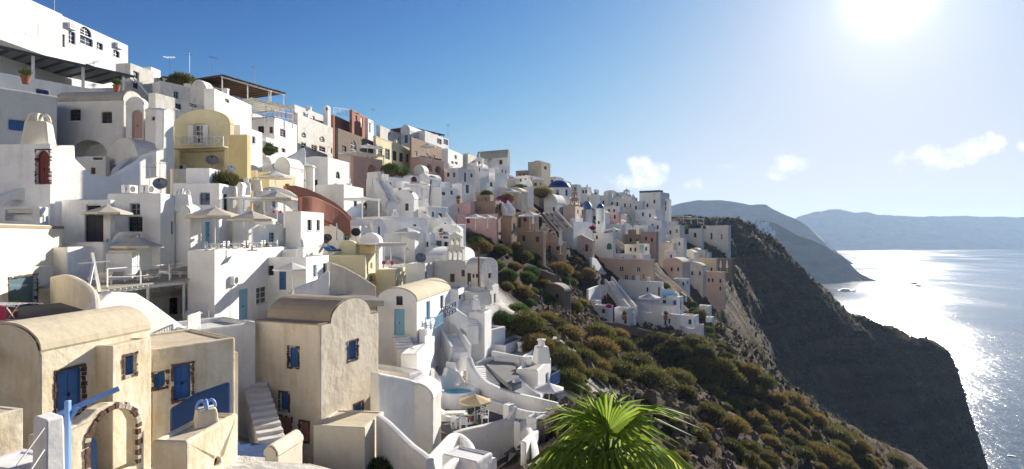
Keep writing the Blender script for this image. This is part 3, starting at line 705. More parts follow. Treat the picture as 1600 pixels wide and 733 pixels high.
    if trim:                                              # cornice band just under the top
        tb = MB()
        tb.box((-.06, -.06, H-.22), (Lr+.06, -.003, H-.05)); tb.box((-.06, -.003, H-.22), (-.003, Ll+.06, H-.05))
        build(tb, 'cornice', MATS[trim], e)
    e['_dims'] = (Lr, Ll, H)
    return e
def on_roof(e, fu, fv, dz=0.0):                            # world point on a flat roof
    Lr, Ll, H = e['_dims']; th = e.rotation_euler.z
    return Vector(e.location)+Matrix.Rotation(th, 3, 'Z') @ Vector((Lr*fu, Ll*fv, H-0.28+dz))
def wallp(label, xc, Y, a, outline, yb, thick=0.4, col='white', holes=(), name='plaster_wall', cat='wall', stones=None, doors=(), bevel=0.1, group=None):
    C = P(xc, outline[0][1], Y); r, l = axes(a)
    def uz(px, py):
        u = solve_len(C, r, px); return u, (CY-py)/F*(C.y+r.y*u)
    zb = P(xc, yb, Y).z
    pts = [uz(*p) for p in outline]; us = [p[0] for p in pts]
    gs = min(gz(*(Vector((C.x, C.y, 0))+r*u).xy) for u in (us[0], us[-1], (us[0]+us[-1])/2))
    zlow = min(zb, max(gs-0.5, zb-6))
    e = empty(name, Vector((C.x, C.y, zb)), math.pi/2-R(a), label, cat, group)
    e['kind'] = 'thing'
    mp = lambda u, z, d: Vector((u, d, z-zb))
    hs = []
    for h in holes:
        u0 = uz(h[1], h[2])[0]; u1 = uz(h[3], h[4])[0]; z1 = uz((h[1]+h[3])/2, h[2])[1]; z0 = uz((h[1]+h[3])/2, h[4])[1]; hs.append(hole_outline(h[0], min(u0, u1), max(u0, u1), z0, z1))
    mb = MB(); mb.prism([(us[0], zlow), (us[-1], zlow)]+pts[::-1], mp, 0, thick, holes=hs)
    build(mb, 'wall', MATS[col], e, bevel=bevel, weld=True)
    e['_zb'] = zb
    return e, mp, uz, hs
def cwall(label, pts, h=1.2, th=0.4, col='white', name='parapet_wall', cat='wall', close=False, sub=5):
    """wall that follows a smooth path; pts = (px, py of its top, Y)"""
    ps = [P(*p) for p in pts]
    if sub > 1 and len(ps) > 2:
        q = []
        for i in range(len(ps)-1):
            p0 = ps[max(i-1, 0)]; p1 = ps[i]; p2 = ps[i+1]; p3 = ps[min(i+2, len(ps)-1)]
            for k in range(sub):
                t = k/sub
                q.append(0.5*((2*p1)+(p2-p0)*t+(2*p0-5*p1+4*p2-p3)*t*t+(3*p1-p0-3*p2+p3)*t**3))
        q.append(ps[-1]); ps = q
    base = ps[0].copy(); base.z = min(p.z for p in ps)-h
    e = empty(name, base, 0, label, cat); e['kind'] = 'thing'
    prof = [(-.5, None), (-.5, -.10), (-.36, -.02), (0, 0.0), (.36, -.02), (.5, -.10), (.5, None)]
    vs = []; m = len(prof); n = len(ps)
    for i, p in enumerate(ps):
        d = ps[min(i+1, n-1)]-ps[max(i-1, 0)]; d.z = 0; d.normalize(); s = Vector((d.y, -d.x, 0))
        for (k, dz) in prof:
            q = p+s*k*th; q.z = (p.z+dz) if dz is not None else p.z-h
            vs.append(q-base)
    fs = [(i*m+k, i*m+k+1, (i+1)*m+k+1, (i+1)*m+k) for i in range(n-1) for k in range(m-1)]
    fs += [tuple(range(m)), tuple((n-1)*m+k for k in range(m-1, -1, -1))]
    mb = MB(); mb.add(vs, fs); build(mb, 'wall', MATS[col], e, smooth=False)
    return e
def stairs(label, p0, p1, width, n, col='white', a=None, side=None, name='staircase', nose=None):
    """p0 foot, p1 head (px,py,Y): n steps between them, width across"""
    A = P(*p0); B = P(*p1); d = B-A; hd = Vector((d.x, d.y, 0)); L = hd.length; hd.normalize()
    s = Vector((hd.y, -hd.x, 0))
    e = empty(name, A, 0, label, 'stairs')
    run = L/n; rise = d.z/n
    for i in range(n):
        mb = MB(); o = hd*(run*i)
        M = Matrix(((hd.x, s.x, 0, o.x), (hd.y, s.y, 0, o.y), (0, 0, 1, 0), (0, 0, 0, 1)))
        j = random.uniform(-.02, .02)
        mb.box((-.02+j, -width/2, rise*i-1.6), (run+.02, width/2, rise*(i+1)+j*.5), M)
        build(mb, 'step', MATS[col if not nose or i % 2 else nose], e, bevel=.025)
    if side:
        for k in (-1, 1):
            mb = MB(); pts = []
            a0 = s*(k*(width/2+.14)); q = [a0+Vector((0,0,.45)), a0+hd*L+Vector((0,0,d.z+.45))]
            mb.bar(q[0]-Vector((0,0,.55)), q[1]-Vector((0,0,.55)), .24, 1.6); build(mb, 'side_wall', MATS[side], e, bevel=.05)
    return e
def polyslab(label, z, pix, th, col, name='terrace', cat='terrace', kind=None, smooth=0):
    ps = [PZ(x, y, z) for x, y in pix]; c = sum(ps, Vector())/len(ps); c.z = z-th
    mb = MB(); n = len(ps)
    tri = tessellate_polygon([[Vector((p.x, p.y, 0)) for p in ps]])
    vs = [p-c for p in ps]+[Vector((p.x-c.x, p.y-c.y, 0)) for p in ps]
    mb.add(vs, [tuple(t) for t in tri]+[tuple(n+i for i in t) for t in tri]+[(i, (i+1) % n, n+(i+1) % n, n+i) for i in range(n)])
    o = build(mb, name, MATS[col]); o.location = c
    if kind: o['kind'] = kind
    else: tag(o, label, cat)
    return o

# ------------------------------------------------------------------ small things
def put(proto_fn):
    cache = {}
    def f(label, loc, rz=0.0, sc=1.0, key='', group=None, **kw):
        k = (key,)+tuple(sorted(kw.items()))
        if k not in cache: cache[k] = o = proto_fn(**kw)
        else: o = copy_tree(cache[k])
        move(o, loc, rz, sc); o['label'] = label
        if group: o['group'] = group
        elif 'group' in o.keys(): del o['group']
        return o
    return f
def _umbrella(col='canvas', r=1.5, h=2.6, n=8, drop=0.55):
    e = empty('parasol', label='', cat='parasol')
    mb = MB(); vs = [(0, 0, h)]
    rings = [(.33, .06), (.66, .03), (1.0, 0.0)]
    for (f, sag) in rings:
        for k in range(n):
            t = 2*math.pi*k/n; vs.append((r*f*math.cos(t), r*f*math.sin(t), h-drop*f-sag*drop))
    for k in range(n):
        t = 2*math.pi*k/n; vs.append((r*1.0*math.cos(t), r*1.0*math.sin(t), h-drop-.14))
    fs = [(0, 1+k, 1+(k+1) % n) for k in range(n)]
    for q in range(3):
        for k in range(n): fs.append((1+q*n+k, 1+(q+1)*n+k, 1+(q+1)*n+(k+1) % n, 1+q*n+(k+1) % n))
    mb.add(vs, fs); build(mb, 'canopy', MATS[col], e)
    mb = MB(); mb.tube([(0,0,0), (0,0,h+.08)], .035, 8); build(mb, 'pole', MATS['whitewood'], e)
    mb = MB(); mb.box((-.28,-.28,0), (.28,.28,.08)); mb.tube([(0,0,.08),(0,0,.3)], .06, 8); build(mb, 'base', MATS['cement'], e)
    for k in range(n):
        t = 2*math.pi*(k)/n; mb = MB(); mb.bar((.04*math.cos(t), .04*math.sin(t), h-drop*1.05), (r*.62*math.cos(t), r*.62*math.sin(t), h-drop*.72), .02); build(mb, 'rib', MATS['whitewood'], e)
    return e
umbrella = put(_umbrella)
def _closed(col='whitecanvas', h=2.6):
    e = empty('closed_parasol', label='', cat='parasol')
    mb = MB(); prof = [(.02, h), (.10, h-.3), (.17, h-.9), (.21, h-1.5), (.16, h-1.62)]
    vs = []; n = 12
    for (r, z) in prof:
        for k in range(n): t = 2*math.pi*k/n; rr = r*(1.2 if k % 2 else .72); vs.append((rr*math.cos(t), rr*math.sin(t), z))
    mb.add(vs, [(i*n+k, i*n+(k+1) % n, (i+1)*n+(k+1) % n, (i+1)*n+k) for i in range(len(prof)-1) for k in range(n)])
    build(mb, 'canopy', MATS[col], e)
    mb = MB(); mb.tube([(0,0,0),(0,0,h+.1)], .03, 8); build(mb, 'pole', MATS['whitewood'], e)
    mb = MB(); mb.box((-.25,-.25,0), (.25,.25,.08)); build(mb, 'base', MATS['cement'], e)
    return e
closed_umbrella = put(_closed)
def _chair(col='whitewood'):
    e = empty('chair', label='', cat='chair')
    mb = MB(); mb.box((-.24,-.24,.43), (.24,.24,.47)); build(mb, 'seat', MATS[col], e)
    for x in (-.21, .21):
        for y in (-.21, .21):
            mb = MB(); mb.bar((x, y, 0), (x, y*(1.0 if y < 0 else 1.15), .45 if y < 0 else .9), .04); build(mb, 'leg', MATS[col], e)
    mb = MB()
    for z in (.58, .70, .84): mb.box((-.22, .215, z), (.22, .245, z+.07))
    build(mb, 'backrest', MATS[col], e)
    for x in (-.23, .23): mb = MB(); mb.box((x-.02, -.22, .64), (x+.02, .23, .67)); mb.bar((x, -.2, .45), (x, -.2, .65), .03); build(mb, 'armrest', MATS[col], e)
    return e
chair = put(_chair)
def _table(col='whitewood', r=.45, round_=True):
    e = empty('table', label='', cat='table')
    mb = MB()
    if round_: mb.lathe([(0, .72), (r, .72), (r, .75), (0, .75)], 16)
    else: mb.box((-r, -r*.8, .71), (r, r*.8, .75))
    build(mb, 'tabletop', MATS[col], e)
    mb = MB(); mb.tube([(0,0,.05),(0,0,.72)], .035, 8); build(mb, 'leg', MATS[col], e)
    mb = MB(); mb.lathe([(0,0),(.26,0),(.22,.05),(0,.06)], 12); build(mb, 'base', MATS[col], e)
    return e
table = put(_table)
def _lounger(col='whitecanvas', frame='whitewood'):
    e = empty('sun_lounger', label='', cat='sun lounger')
    mb = MB()
    for s in (-.32, .32): mb.bar((0, s, .3), (1.95, s, .3), .05)
    mb.bar((0.02,-.32,.3), (.02,.32,.3), .05); mb.bar((1.93,-.32,.3), (1.93,.32,.3), .05); build(mb, 'frame', MATS[frame], e)
    for x in (.2, 1.7):
        for s in (-.32, .32): mb = MB(); mb.bar((x, s, 0), (x, s, .28), .05); build(mb, 'leg', MATS[frame], e)
    mb = MB(); mb.box((.62,-.31,.335), (1.95,.31,.40)); build(mb, 'mattress', MATS[col], e, bevel=.02)
    mb = MB(); M = Matrix.Translation((.62,0,.335)) @ Matrix.Rotation(R(32), 4, 'Y') ; mb.box((-.72,-.31,0), (0,.31,.065), M); build(mb, 'backrest', MATS[col], e, bevel=.02)
    return e
lounger = put(_lounger)
def _ac():
    e = empty('air_conditioner', label='', cat='air conditioner')
    mb = MB(); mb.box((0,-.42,0), (.32,.42,.6)); build(mb, 'casing', MATS['whitemetal'], e, bevel=.02)
    mb = MB(); mb.lathe([(.23, 0), (.23, .02), (.19, .02), (.19, 0)], 16, Matrix.Translation((.32,-.1,.3)) @ Matrix.Rotation(R(90), 4, 'Y')); mb.lathe([(0,.008),(.19,.008)], 16, Matrix.Translation((.32,-.1,.3)) @ Matrix.Rotation(R(90), 4, 'Y')); build(mb, 'fan_grille', MATS['darkmetal'], e)
    for s in (-.3, .3): mb = MB(); mb.box((-.04, s-.02, -.06), (.32, s+.02, 0)); build(mb, 'bracket', MATS['greymetal'], e)
    return e
ac_unit = put(_ac)
def _dish(col='greymetal', r=.45):
    e = empty('satellite_dish', label='', cat='satellite dish')
    M = Matrix.Translation((0,0,.75)) @ Matrix.Rotation(R(62), 4, 'Y')
    mb = MB(); mb.lathe([(0, 0), (r*.35, .02), (r*.7, .07), (r, .15), (r, .165), (r*.7, .085), (0, .015)], 20, M); build(mb, 'bowl', MATS[col], e, smooth=True)
    mb = MB(); mb.bar(M @ Vector((-r*.9,0,.14)), M @ Vector((0,0,.5)), .03); mb.box((-.05,-.05,-.05), (.05,.05,.05), M @ Matrix.Translation((0,0,.5))); build(mb, 'feed_arm', MATS['darkmetal'], e)
    mb = MB(); mb.tube([(-.12,0,0),(-.12,0,.78)], .03, 8); mb.bar((-.12,0,.7),(0,0,.74),.05); build(mb, 'mast', MATS['greymetal'], e)
    return e
dish = put(_dish)
def _antenna(h=2.2):
    e = empty('antenna', label='', cat='antenna')
    mb = MB(); mb.tube([(0,0,0),(0,0,h)], .022, 6); build(mb, 'mast', MATS['greymetal'], e)
    mb = MB(); mb.bar((-.5,0,h-.15),(.5,0,h-.15),.025)
    for k in range(7): mb.bar((-.45+k*.15,-.32+.02*k,h-.15),(-.45+k*.15,.32-.02*k,h-.15),.014)
    build(mb, 'aerial', MATS['greymetal'], e)
    mb = MB(); mb.box((-.12,-.12,0),(.12,.12,.03)); build(mb, 'foot', MATS['greymetal'], e)
    return e
antenna = put(_antenna)
def _chimney(col='white', style='arch'):
    e = empty('chimney', label='', cat='chimney')
    mb = MB(); mb.add([(-.45,-.45,0),(.45,-.45,0),(.45,.45,0),(-.45,.45,0),(-.34,-.34,.95),(.34,-.34,.95),(.34,.34,.95),(-.34,.34,.95)], [(0,1,5,4),(1,2,6,5),(2,3,7,6),(3,0,4,7),(4,5,6,7)])
    build(mb, 'shaft', MATS[col], e, bevel=.08)
    if style == 'arch':
        for s in (-1, 1):
            mb = MB(); pts = [(s*.17+.16*math.cos(t*math.pi/8), .0, .93+.3*math.sin(t*math.pi/8)) for t in range(9)]; mb.tube(pts, .06, 6); build(mb, 'cowl', MATS[col if col != 'ochre' else 'paleblue'], e, smooth=True)
        mb = MB(); pts = [(0, .3*math.cos(t*math.pi/8), .93+.3*math.sin(t*math.pi/8)) for t in range(9)]; mb.tube(pts, .06, 6); build(mb, 'cowl', MATS[col if col != 'ochre' else 'paleblue'], e, smooth=True)
    else:
        mb = MB(); mb.lathe([(.2,.93),(.2,1.25),(.27,1.27),(.27,1.34),(0,1.4)], 12); build(mb, 'cowl', MATS[col], e)
    return e
chimney = put(_chimney)
def _pot(col='terracotta', leaf='shrubgreen', r=.22):
    e = empty('potted_plant', label='', cat='plant')
    mb = MB(); mb.lathe([(0,0),(r*.7,0),(r,.36),(r*1.12,.36),(r*1.12,.43),(r*.92,.43),(r*.9,.36),(0,.36)], 12); build(mb, 'pot', MATS[col], e)
    mb = MB(); rr = random.Random(3)
    for k in range(90):
        t = rr.uniform(0, 2*math.pi); q = rr.uniform(.2, 1.1); d = Vector((math.cos(t)*math.sin(q), math.sin(t)*math.sin(q), math.cos(q))); b = Vector((0,0,.4))+d*.1; L = rr.uniform(.2,.5); s = d.cross(Vector((0,0,1))); s.normalize()
        mb.add([b, b+d*L*.6+s*.05, b+d*L, b+d*L*.6-s*.05], [(0,1,2,3)])
    build(mb, 'leaves', MATS[leaf], e)
    return e
pot = put(_pot)
def pergola(label, xc, yt, Y, xr, a, Ll, h, col='whitewood', cover=None, slat=0.5, nposts=3, slope=0.0, name='pergola', post_w=.12, back=False):
    C = P(xc, yt, Y); r, l = axes(a); Lr = solve_len(C, r, xr)
    e = empty(name, C-Vector((0,0,h)), math.pi/2-R(a), label, 'pergola')
    for i in range(nposts):
        u = .06+(Lr-.12)*i/max(1, nposts-1)
        for v in ((.06, Ll-.06) if back else (.06,)):
            mb = MB(); mb.box((u-post_w/2, v-post_w/2, 0), (u+post_w/2, v+post_w/2, h)); build(mb, 'post', MATS[col], e)
    for v in (.06, Ll-.06):
        mb = MB(); mb.box((-.1, v-.06, h), (Lr+.1, v+.06, h+.16)); build(mb, 'beam', MATS[col], e)
    n = max(2, int(Lr/slat))
    for i in range(n+1):
        u = Lr*i/n; mb = MB(); mb.box((u-.035, -.25, h+.16), (u+.035, Ll+.1, h+.27)); build(mb, 'slat', MATS[col if cover != 'reed' else 'brownwood'], e)
    if cover:
        nb = max(3, int(Lr/.9)) if cover == 'reed' else 1
        for i in range(nb):
            mb = MB(); u0 = Lr*i/nb+.015; u1 = Lr*(i+1)/nb-.015
            z = h+.28+random.uniform(0, .03)
            mb.box((u0-(.2 if i == 0 else 0), -.3+random.uniform(-.06, .06), z), (u1+(.2 if i == nb-1 else 0), Ll+.1, z+.03))
            build(mb, 'mat' if cover == 'reed' else 'awning', MATS[cover], e)
    return e
def railing(label, pts, h=.9, col='whitemetal', step=1.2, style='x', name='railing', group=None):
    ps = [Vector(p) for p in pts]; e = empty(name, ps[0], 0, label, 'railing', group); o = ps[0]
    for i in range(len(ps)-1):
        a, b = ps[i]-o, ps[i+1]-o; L = (b-a).length; n = max(1, int(round(L/step)))
        for k in range(n+(1 if i == len(ps)-2 else 0)):
            p = a.lerp(b, k/n); mb = MB(); mb.bar(p, p+Vector((0,0,h)), .06); build(mb, 'post', MATS[col], e)
        mb = MB(); mb.bar(a+Vector((0,0,h)), b+Vector((0,0,h)), .07, .05); build(mb, 'rail', MATS[col], e)
        if style != 'rope':
            mb = MB(); mb.bar(a+Vector((0,0,.1)), b+Vector((0,0,.1)), .05, .04); build(mb, 'rail', MATS[col], e)
            for k in range(n):
                p, q = a.lerp(b, k/n), a.lerp(b, (k+1)/n); mb = MB()
                if style == 'x':
                    mb.bar(p+Vector((0,0,.12)), q+Vector((0,0,h-.04)), .035); mb.bar(q+Vector((0,0,.12)), p+Vector((0,0,h-.04)), .035); mb.bar((p+q)/2+Vector((0,0,.12)), (p+q)/2+Vector((0,0,h-.04)), .035)
                else:
                    for j in range(1, 7): w = p.lerp(q, j/7); mb.bar(w+Vector((0,0,.1)), w+Vector((0,0,h)), .022)
                build(mb, 'balusters', MATS[col], e)
        else:
            for zz in (h*.55,):
                mb = MB(); mb.tube([a.lerp(b, t/6)+Vector((0,0,zz-.12*math.sin(math.pi*((t*n/6) % 1)))) for t in range(7)], .018, 5); build(mb, 'rope', MATS[col], e)
    return e
# ------------------------------------------------------------------ the village, nearest houses first
H = house
# ---- near left: ochre houses round a sunken court
houseA = H('ochre vaulted house with tall blue double door, nearest at left', 60, 552, 735, 20, -40, 236, 10, 'vaultL', 'ochre', 'roofcream', rise=.95,
  ops=[('d', 89, 577, 131, 650, 'bluewood', 'lava')])
H('projecting ochre bay with one small blue shuttered window', 176, 541, 655, 22.1, 157, 236, 10, 'flat', 'ochre', 'roofcream', Ll=1.2,
  ops=[('s', 195, 555, 213, 586, 'bluewood', 'lava')], par=.05)
H('shaded ochre house with dark blue door beside dark blue wall', 236, 546, 700, 24.8, None, 368, 37, 'flat', 'ochre', 'roofcream', Ll=4.5, par=.12,
  ops=[('s', 240, 583, 260, 606, 'bluewood', 'lava'), ('d', 271, 570, 300, 624, 'bluewood', 'lava')])
def arch_front():
    e, mp, uz, hs = wallp('ochre wall pierced by stone-edged archway', 62, 18.4, 11, [(62, 680), (88, 676), (122, 664), (138, 652), (150, 640), (172, 630), (205, 628), (220, 638), (226, 660)], 830, .5, 'ochre', holes=[('n', 140, 640, 214, 742)])
    h = hs[0]; arch = h[2:]; rr = random.Random(4)
    c = (sum(p[0] for p in arch)/len(arch), arch[0][1])
    for side in (0, 1):                                    # stones up the jambs
        u = max(p[0] for p in h) if side == 0 else min(p[0] for p in h); z = h[0][1]
        while z < c[1]-.05:
            q = rr.uniform(.15, .24); w = rr.uniform(.14, .24); mb = MB()
            a0, a1 = (u, u+w) if side == 0 else (u-w, u)
            mb.prism([(a0, z), (a1, z+.01), (a1, z+q-.025), (a0, z+q-.02)], mp, -rr.uniform(.03, .06), .2)
            build(mb, 'stone', MATS['lava' if rr.random() < .7 else 'palestone'], e); z += q
    n = 22; ru = (max(p[0] for p in arch)-min(p[0] for p in arch))/2; rz = max(p[1] for p in arch)-c[1]
    for i in range(n):
        t0 = math.pi*(i+.06)/n; t1 = math.pi*(i+.94)/n; k = 1+rr.uniform(.16, .24)
        mb = MB(); mb.prism([(c[0]+ru*math.cos(t0), c[1]+rz*math.sin(t0)), (c[0]+ru*k*math.cos(t0), c[1]+rz*k*math.sin(t0)), (c[0]+ru*k*math.cos(t1), c[1]+rz*k*math.sin(t1)), (c[0]+ru*math.cos(t1), c[1]+rz*math.sin(t1))], mp, -rr.uniform(.03, .06), .2)
        build(mb, 'stone', MATS['lava' if rr.random() < .65 else 'palestone'], e)
    mb = MB(); d0 = min(p[0] for p in h)+.1; mb.prism(hole_outline('da', d0, d0+.75, h[0][1], c[1]+.1), mp, .6, .7); build(mb, 'door', MATS['bluewood'], e)
    mb = MB(); mb.prism([(uz(64, 662)[0], c[1]+rz-.75), (uz(140, 650)[0], c[1]+rz-.5), (uz(140, 650)[0], c[1]+rz-.7), (uz(64, 662)[0], c[1]+rz-1.0)], mp, .3, 1.1); build(mb, 'ledge', MATS['roofcream'], e)
arch_front()
H('low ochre block carrying chimney with blue cowls', 292, 690, 760, 19.2, 236, 372, 4, 'flat', 'ochre', 'roofcream', par=.1, ops=[('o', 335, 715, 345, 728, 'brownwood')])
chimney('ochre chimney with bright blue double-arched cowl', P(330, 690, 21.0)+Vector((-.35, .3, .25)), .6, .95, col='ochre')
H('rounded cream stub roof with small vent hole', 432, 716, 770, 24.5, 412, 474, 25, 'vaultL', 'cream', rise=.45)
wallp('dark blue painted wall beside shaded staircase', 268, 23.6, 46, [(268, 640), (310, 615), (361, 597)], 690, .3, 'bluewall')
H('shaded ochre block above the blue stair wall', 300, 560, 640, 27, 296, 372, 44, 'flat', 'tan', 'roofcream', Ll=3, par=.05)
stairs('steep whitewashed stairs between ochre house and tower house', (425, 690, 29), (388, 566, 36.5), 1.3, 14, 'greywhite')
polyslab('', -10.4, [(330, 760), (460, 760), (470, 700), (372, 690)], .5, 'bluewall', 'courtyard', kind='structure')
H('small ochre gatepost block with blue strip beside tower house', 376, 505, 600, 37.5, 366, 398, 25, 'flat', 'ochre', 'roofcream', Ll=1.5, par=.05)
tower = H('tall tan tower house with barrel roof and small blue windows', 500, 509, 742, 33, 397, 592, 20, 'vaultR', 'tan', 'roofbrown', rise=1.25, sh=.16,
  ops=[('s', 451, 543, 466, 574, 'bluewood', 'lava'), ('s', 437, 613, 451, 641, 'bluewood', 'lava'), ('d', 436, 652, 455, 704, 'pinkwood', 'lava'), ('s', 468, 659, 482, 690, 'pinkwood', 'lava'),
       ('s', 544, 533, 559, 562, 'bluewood', 'lava'), ('s', 553, 630, 567, 662, 'bluewood', 'lava')])
# near left middle: cream house with laundry balcony
H('broad cream house at left edge with flat dark-edged roof', -40, 348, 450, 28, -80, 98, -18, 'flat', 'cream', 'roofbrown', ops=[], trim='brown')
H('cream lower storey with pale blue glazed door behind clothes rack', -60, 430, 530, 26.5, -90, 84, -18, 'flat', 'cream', 'roofcream', Ll=3, ops=[('g', 14, 432, 58, 482, 'lightblue', 'lava')], par=.05)
cwall('curved cream balcony wall rising beside laundry terrace', [(84, 432, 33), (105, 429, 31), (130, 440, 29), (146, 456, 27.5), (150, 486, 26)], 2.4, .35, 'cream')
wallp('long cream parapet in front of laundry balcony', -30, 22.5, 12, [(-30, 530), (0, 518), (80, 503), (152, 482), (200, 472)], 560, .5, 'cream')
polyslab('', -3.7, [(-60, 540), (140, 490), (120, 470), (-60, 490)], .3, 'darkgrey', 'balcony', kind='structure')
wallp('bright white sloping wall beside wooden terrace pergola', 148, 27, 10, [(148, 480), (165, 462), (176, 456), (215, 458), (240, 474), (300, 519)], 580, .6, 'white')
H('low white block joining the sloping wall to the tower court', 296, 516, 590, 31, 240, 400, 38, 'flat', 'white', 'greywhite', Ll=4)
# white house M with the restaurant terrace on its roof
houseM = H('long white house carrying the parasol terrace on its roof', 335, 391, 520, 39.5, 292, 493, 14, 'flat', 'white', 'greywhite', par=.32,
  ops=[('d', 374, 452, 389, 500, 'lightblue'), ('w', 401, 448, 418, 475, 'whitewood'), ('w', 443, 428, 449, 443, 'whitewood')])
H('white end wall stepping down to the tan ramp', 478, 402, 480, 48, 460, 514, 18, 'flat', 'white', Ll=5, ops=[])
def porch():
    z = P(165, 459, 33).z
    e = H('shaded white porch room under timber sun deck', 240, 464, 520, 42.0, 170, 336, 8, 'flat', 'white', 'greywhite', Ll=5, ops=[('w', 212, 470, 224, 492, 'brownwood'), ('w', 266, 465, 280, 500, 'brownwood')])
    pg = pergola('white timber deck on posts with slatted edge below sunbeds', 164, 459, 33, 337, 8, 6.5, 2.6, 'whitewood', None, .42, 4)
    C = P(164, 459, 33); r, l = axes(8); L = solve_len(C, r, 337)
    mb = MB(); mb.box((-.1, -.3, 2.87), (L+.1, 6.6, 2.97)); build(mb, 'decking', MATS['cement'], pg)
    FOOT.append((C.x, C.y, C.z-2.5, r.x, r.y, L, 9.0))
    mb = MB(); mb.box((-.5, -.6, -.12), (L+.3, 9.0, 0)); build(mb, 'floor_slab', MATS['greywhite'], pg)
    pts = [C+r*(L*t)+Vector((0,0,.38))-l*.15 for t in (0, 1)]
    railing('white rope railing along edge of sunbed deck', pts, 1.05, 'whitewood', 2.2, 'rope')
    for i in range(6):
        q = C+r*(L*(.12+.15*i))+l*(1.0+.5*(i % 2))+Vector((0,0,.38))
        lounger('white sun lounger on timber deck, number %s from the left along its edge' % ('first second third fourth fifth sixth'.split()[i]), q, math.pi/2-R(8)+(.9 if i % 2 else 1.1))
    umbrella('cream parasol over the sunbed deck', C+r*(L*.62)+l*3.2+Vector((0,0,.38)), .2, 1.1)
porch()
H('white wall block behind the sunbed deck', 105, 386, 470, 36, 60, 337, 14, 'flat', 'white', 'greywhite', Ll=4, par=.5)
table('small round white table on porch under the deck', P(306, 505, 38.5), 0, .9)
chair('white chair left of porch table', P(298, 505, 38.5), 1.2, .9)
chair('white chair right of porch table', P(321, 505, 39), -1.2, .9)
railing('white picket gate beside sloping white wall', [P(294, 520, 31), P(312, 512, 33)], .9, 'whitewood', .8, 'bars')
# left: cube house with grey windows and terraces
H('white cube house with dishes and air conditioners on its roof', 250, 302, 392, 42, 168, 273, 6, 'flat', 'white', 'greywhite',
  ops=[('w', 203, 318, 218, 336, 'greymetal'), ('w', 200, 339, 222, 362, 'darkmetal'), ('a', 268, 345, 272, 366, 'lightblue')])
H('white wing with dark doorway behind single parasol', 172, 312, 395, 40, 96, 178, 8, 'flat', 'white', 'greywhite', ops=[('w', 135, 319, 157, 329, 'darkmetal'), ('d', 132, 336, 161, 378, 'darkmetal')])
def courtwall():
    wallp('tall white wall dipping between two peaks below the grey house', 78, 41, 12, [(78, 238), (84, 230), (98, 227), (117, 227), (118, 248), (130, 260), (143, 272), (160, 275), (180, 276), (215, 255), (245, 236), (254, 233), (255, 172), (263, 169), (271, 176), (273, 232)], 350, .8, 'white')
courtwall()
wallp('low white wall with arch below cream gable at left', -10, 38, 20, [(-10, 310), (30, 296), (60, 286), (80, 283), (100, 290)], 345, .8, 'white', holes=[('n', 6, 312, 50, 345)])
H('white terrace block with railing gap at left edge', 62, 323, 380, 36.5, -40, 76, 15, 'flat', 'white', 'greywhite', ops=[('nr', 8, 328, 50, 345)])
H('white parapet terrace in front of single parasol', 160, 378, 420, 38, 96, 298, 24, 'flat', 'white', 'greywhite', par=.6, Ll=7)
umbrella('lone cream parasol before white cube house', P(168, 380, 39.5), .3, 1.02)
stairs('white kerbed steps beside the covered tables', (186, 400, 38.2), (198, 382, 40), 1.5, 4, 'white')
for i, (x, y, Y) in enumerate(((205, 378, 40.2), (218, 376, 40.6))): table('covered table on terrace, %s of two' % ('left' if i == 0 else 'right'), P(x, y+6, Y), .4, 1.0, col='canvas', round_=False)
cwall('rounded white bench wall in front of cube house', [(172, 382, 39.5), (185, 364, 40), (200, 362, 40.5), (213, 363, 41)], 1.6, .4, 'white')
H('white block at left with brown stone arch doorway', 78, 224, 292, 39.5, -40, 86, 20, 'flat', 'white', 'greywhite', ops=[('da', 57, 235, 76, 286, 'maroon', 'lava')])
chimney('broad cream chimney with twin arched cowls above arch doorway', P(50, 228, 40.5)+Vector((0, 0.6, 0)), .4, 1.9, col='cream')
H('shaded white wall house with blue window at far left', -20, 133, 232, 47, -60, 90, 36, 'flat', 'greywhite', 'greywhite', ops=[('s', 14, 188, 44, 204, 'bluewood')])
H('white terrace wall with blue door under striped awning', -30, 108, 200, 53, -60, 192, 35, 'flat', 'white', 'greywhite', par=.9, Ll=9, ops=[('s', 57, 140, 77, 162, 'navy')])
def awning():
    C = P(-20, 70, 53.5); r, l = axes(30); L = solve_len(C, r, 207)
    e = empty('awning', C-Vector((0,0,2.6)), math.pi/2-R(30), 'long grey striped awning on posts above blue-shaded terrace', 'awning')
    n = 26
    for i in range(n):
        mb = MB(); mb.box((L*i/n+.01, -.3, 2.6-.0), (L*(i+1)/n-.01, 6.5, 2.64), Matrix.Rotation(0, 4, 'X')); build(mb, 'strip', MATS['greymetal' if i % 3 else 'darkcanvas'], e)
    for u in (.28, .62, .93):
        mb = MB(); mb.box((L*u-.1, .0, -.4), (L*u+.1, .2, 2.6)); build(mb, 'post', MATS['whitewood'], e)
    mb = MB(); mb.box((-.2, -.36, 2.45), (L+.2, -.26, 2.72)); build(mb, 'edge_beam', MATS['darkmetal'], e)
    mb = MB(); mb.bar((L, -.3, 2.5), (L+2.6, .3, .3), .16); build(mb, 'brace', MATS['whitewood'], e)
    for k in range(5):
        table('dark dining table under the striped awning, %s from left' % 'first second third fourth fifth'.split()[k], Vector(e.location)+r*(L*(.15+.17*k))+l*2.2+Vector((0,0,-.6)), .3, 1.0, col='darkcanvas', round_=False)
awning()
H('large white hotel on the skyline at upper left with blue windows', -60, -47, 130, 53, -140, 200, 3, 'flat', 'white', 'greywhite', par=.35,
  ops=[('w', 41, 34, 60, 56, 'bluewood'), ('w', 80, 50, 102, 71, 'bluewood'), ('w', 107, 49, 118, 69, 'bluewood'), ('a', 125, 38, 143, 56, 'navy'), ('w', 125, 58, 145, 71, 'bluewood'), ('w', 151, 67, 161, 78, 'bluewood'), ('w', 177, 79, 187, 90, 'navy'), ('w', 134, 101, 146, 108, 'navy')])
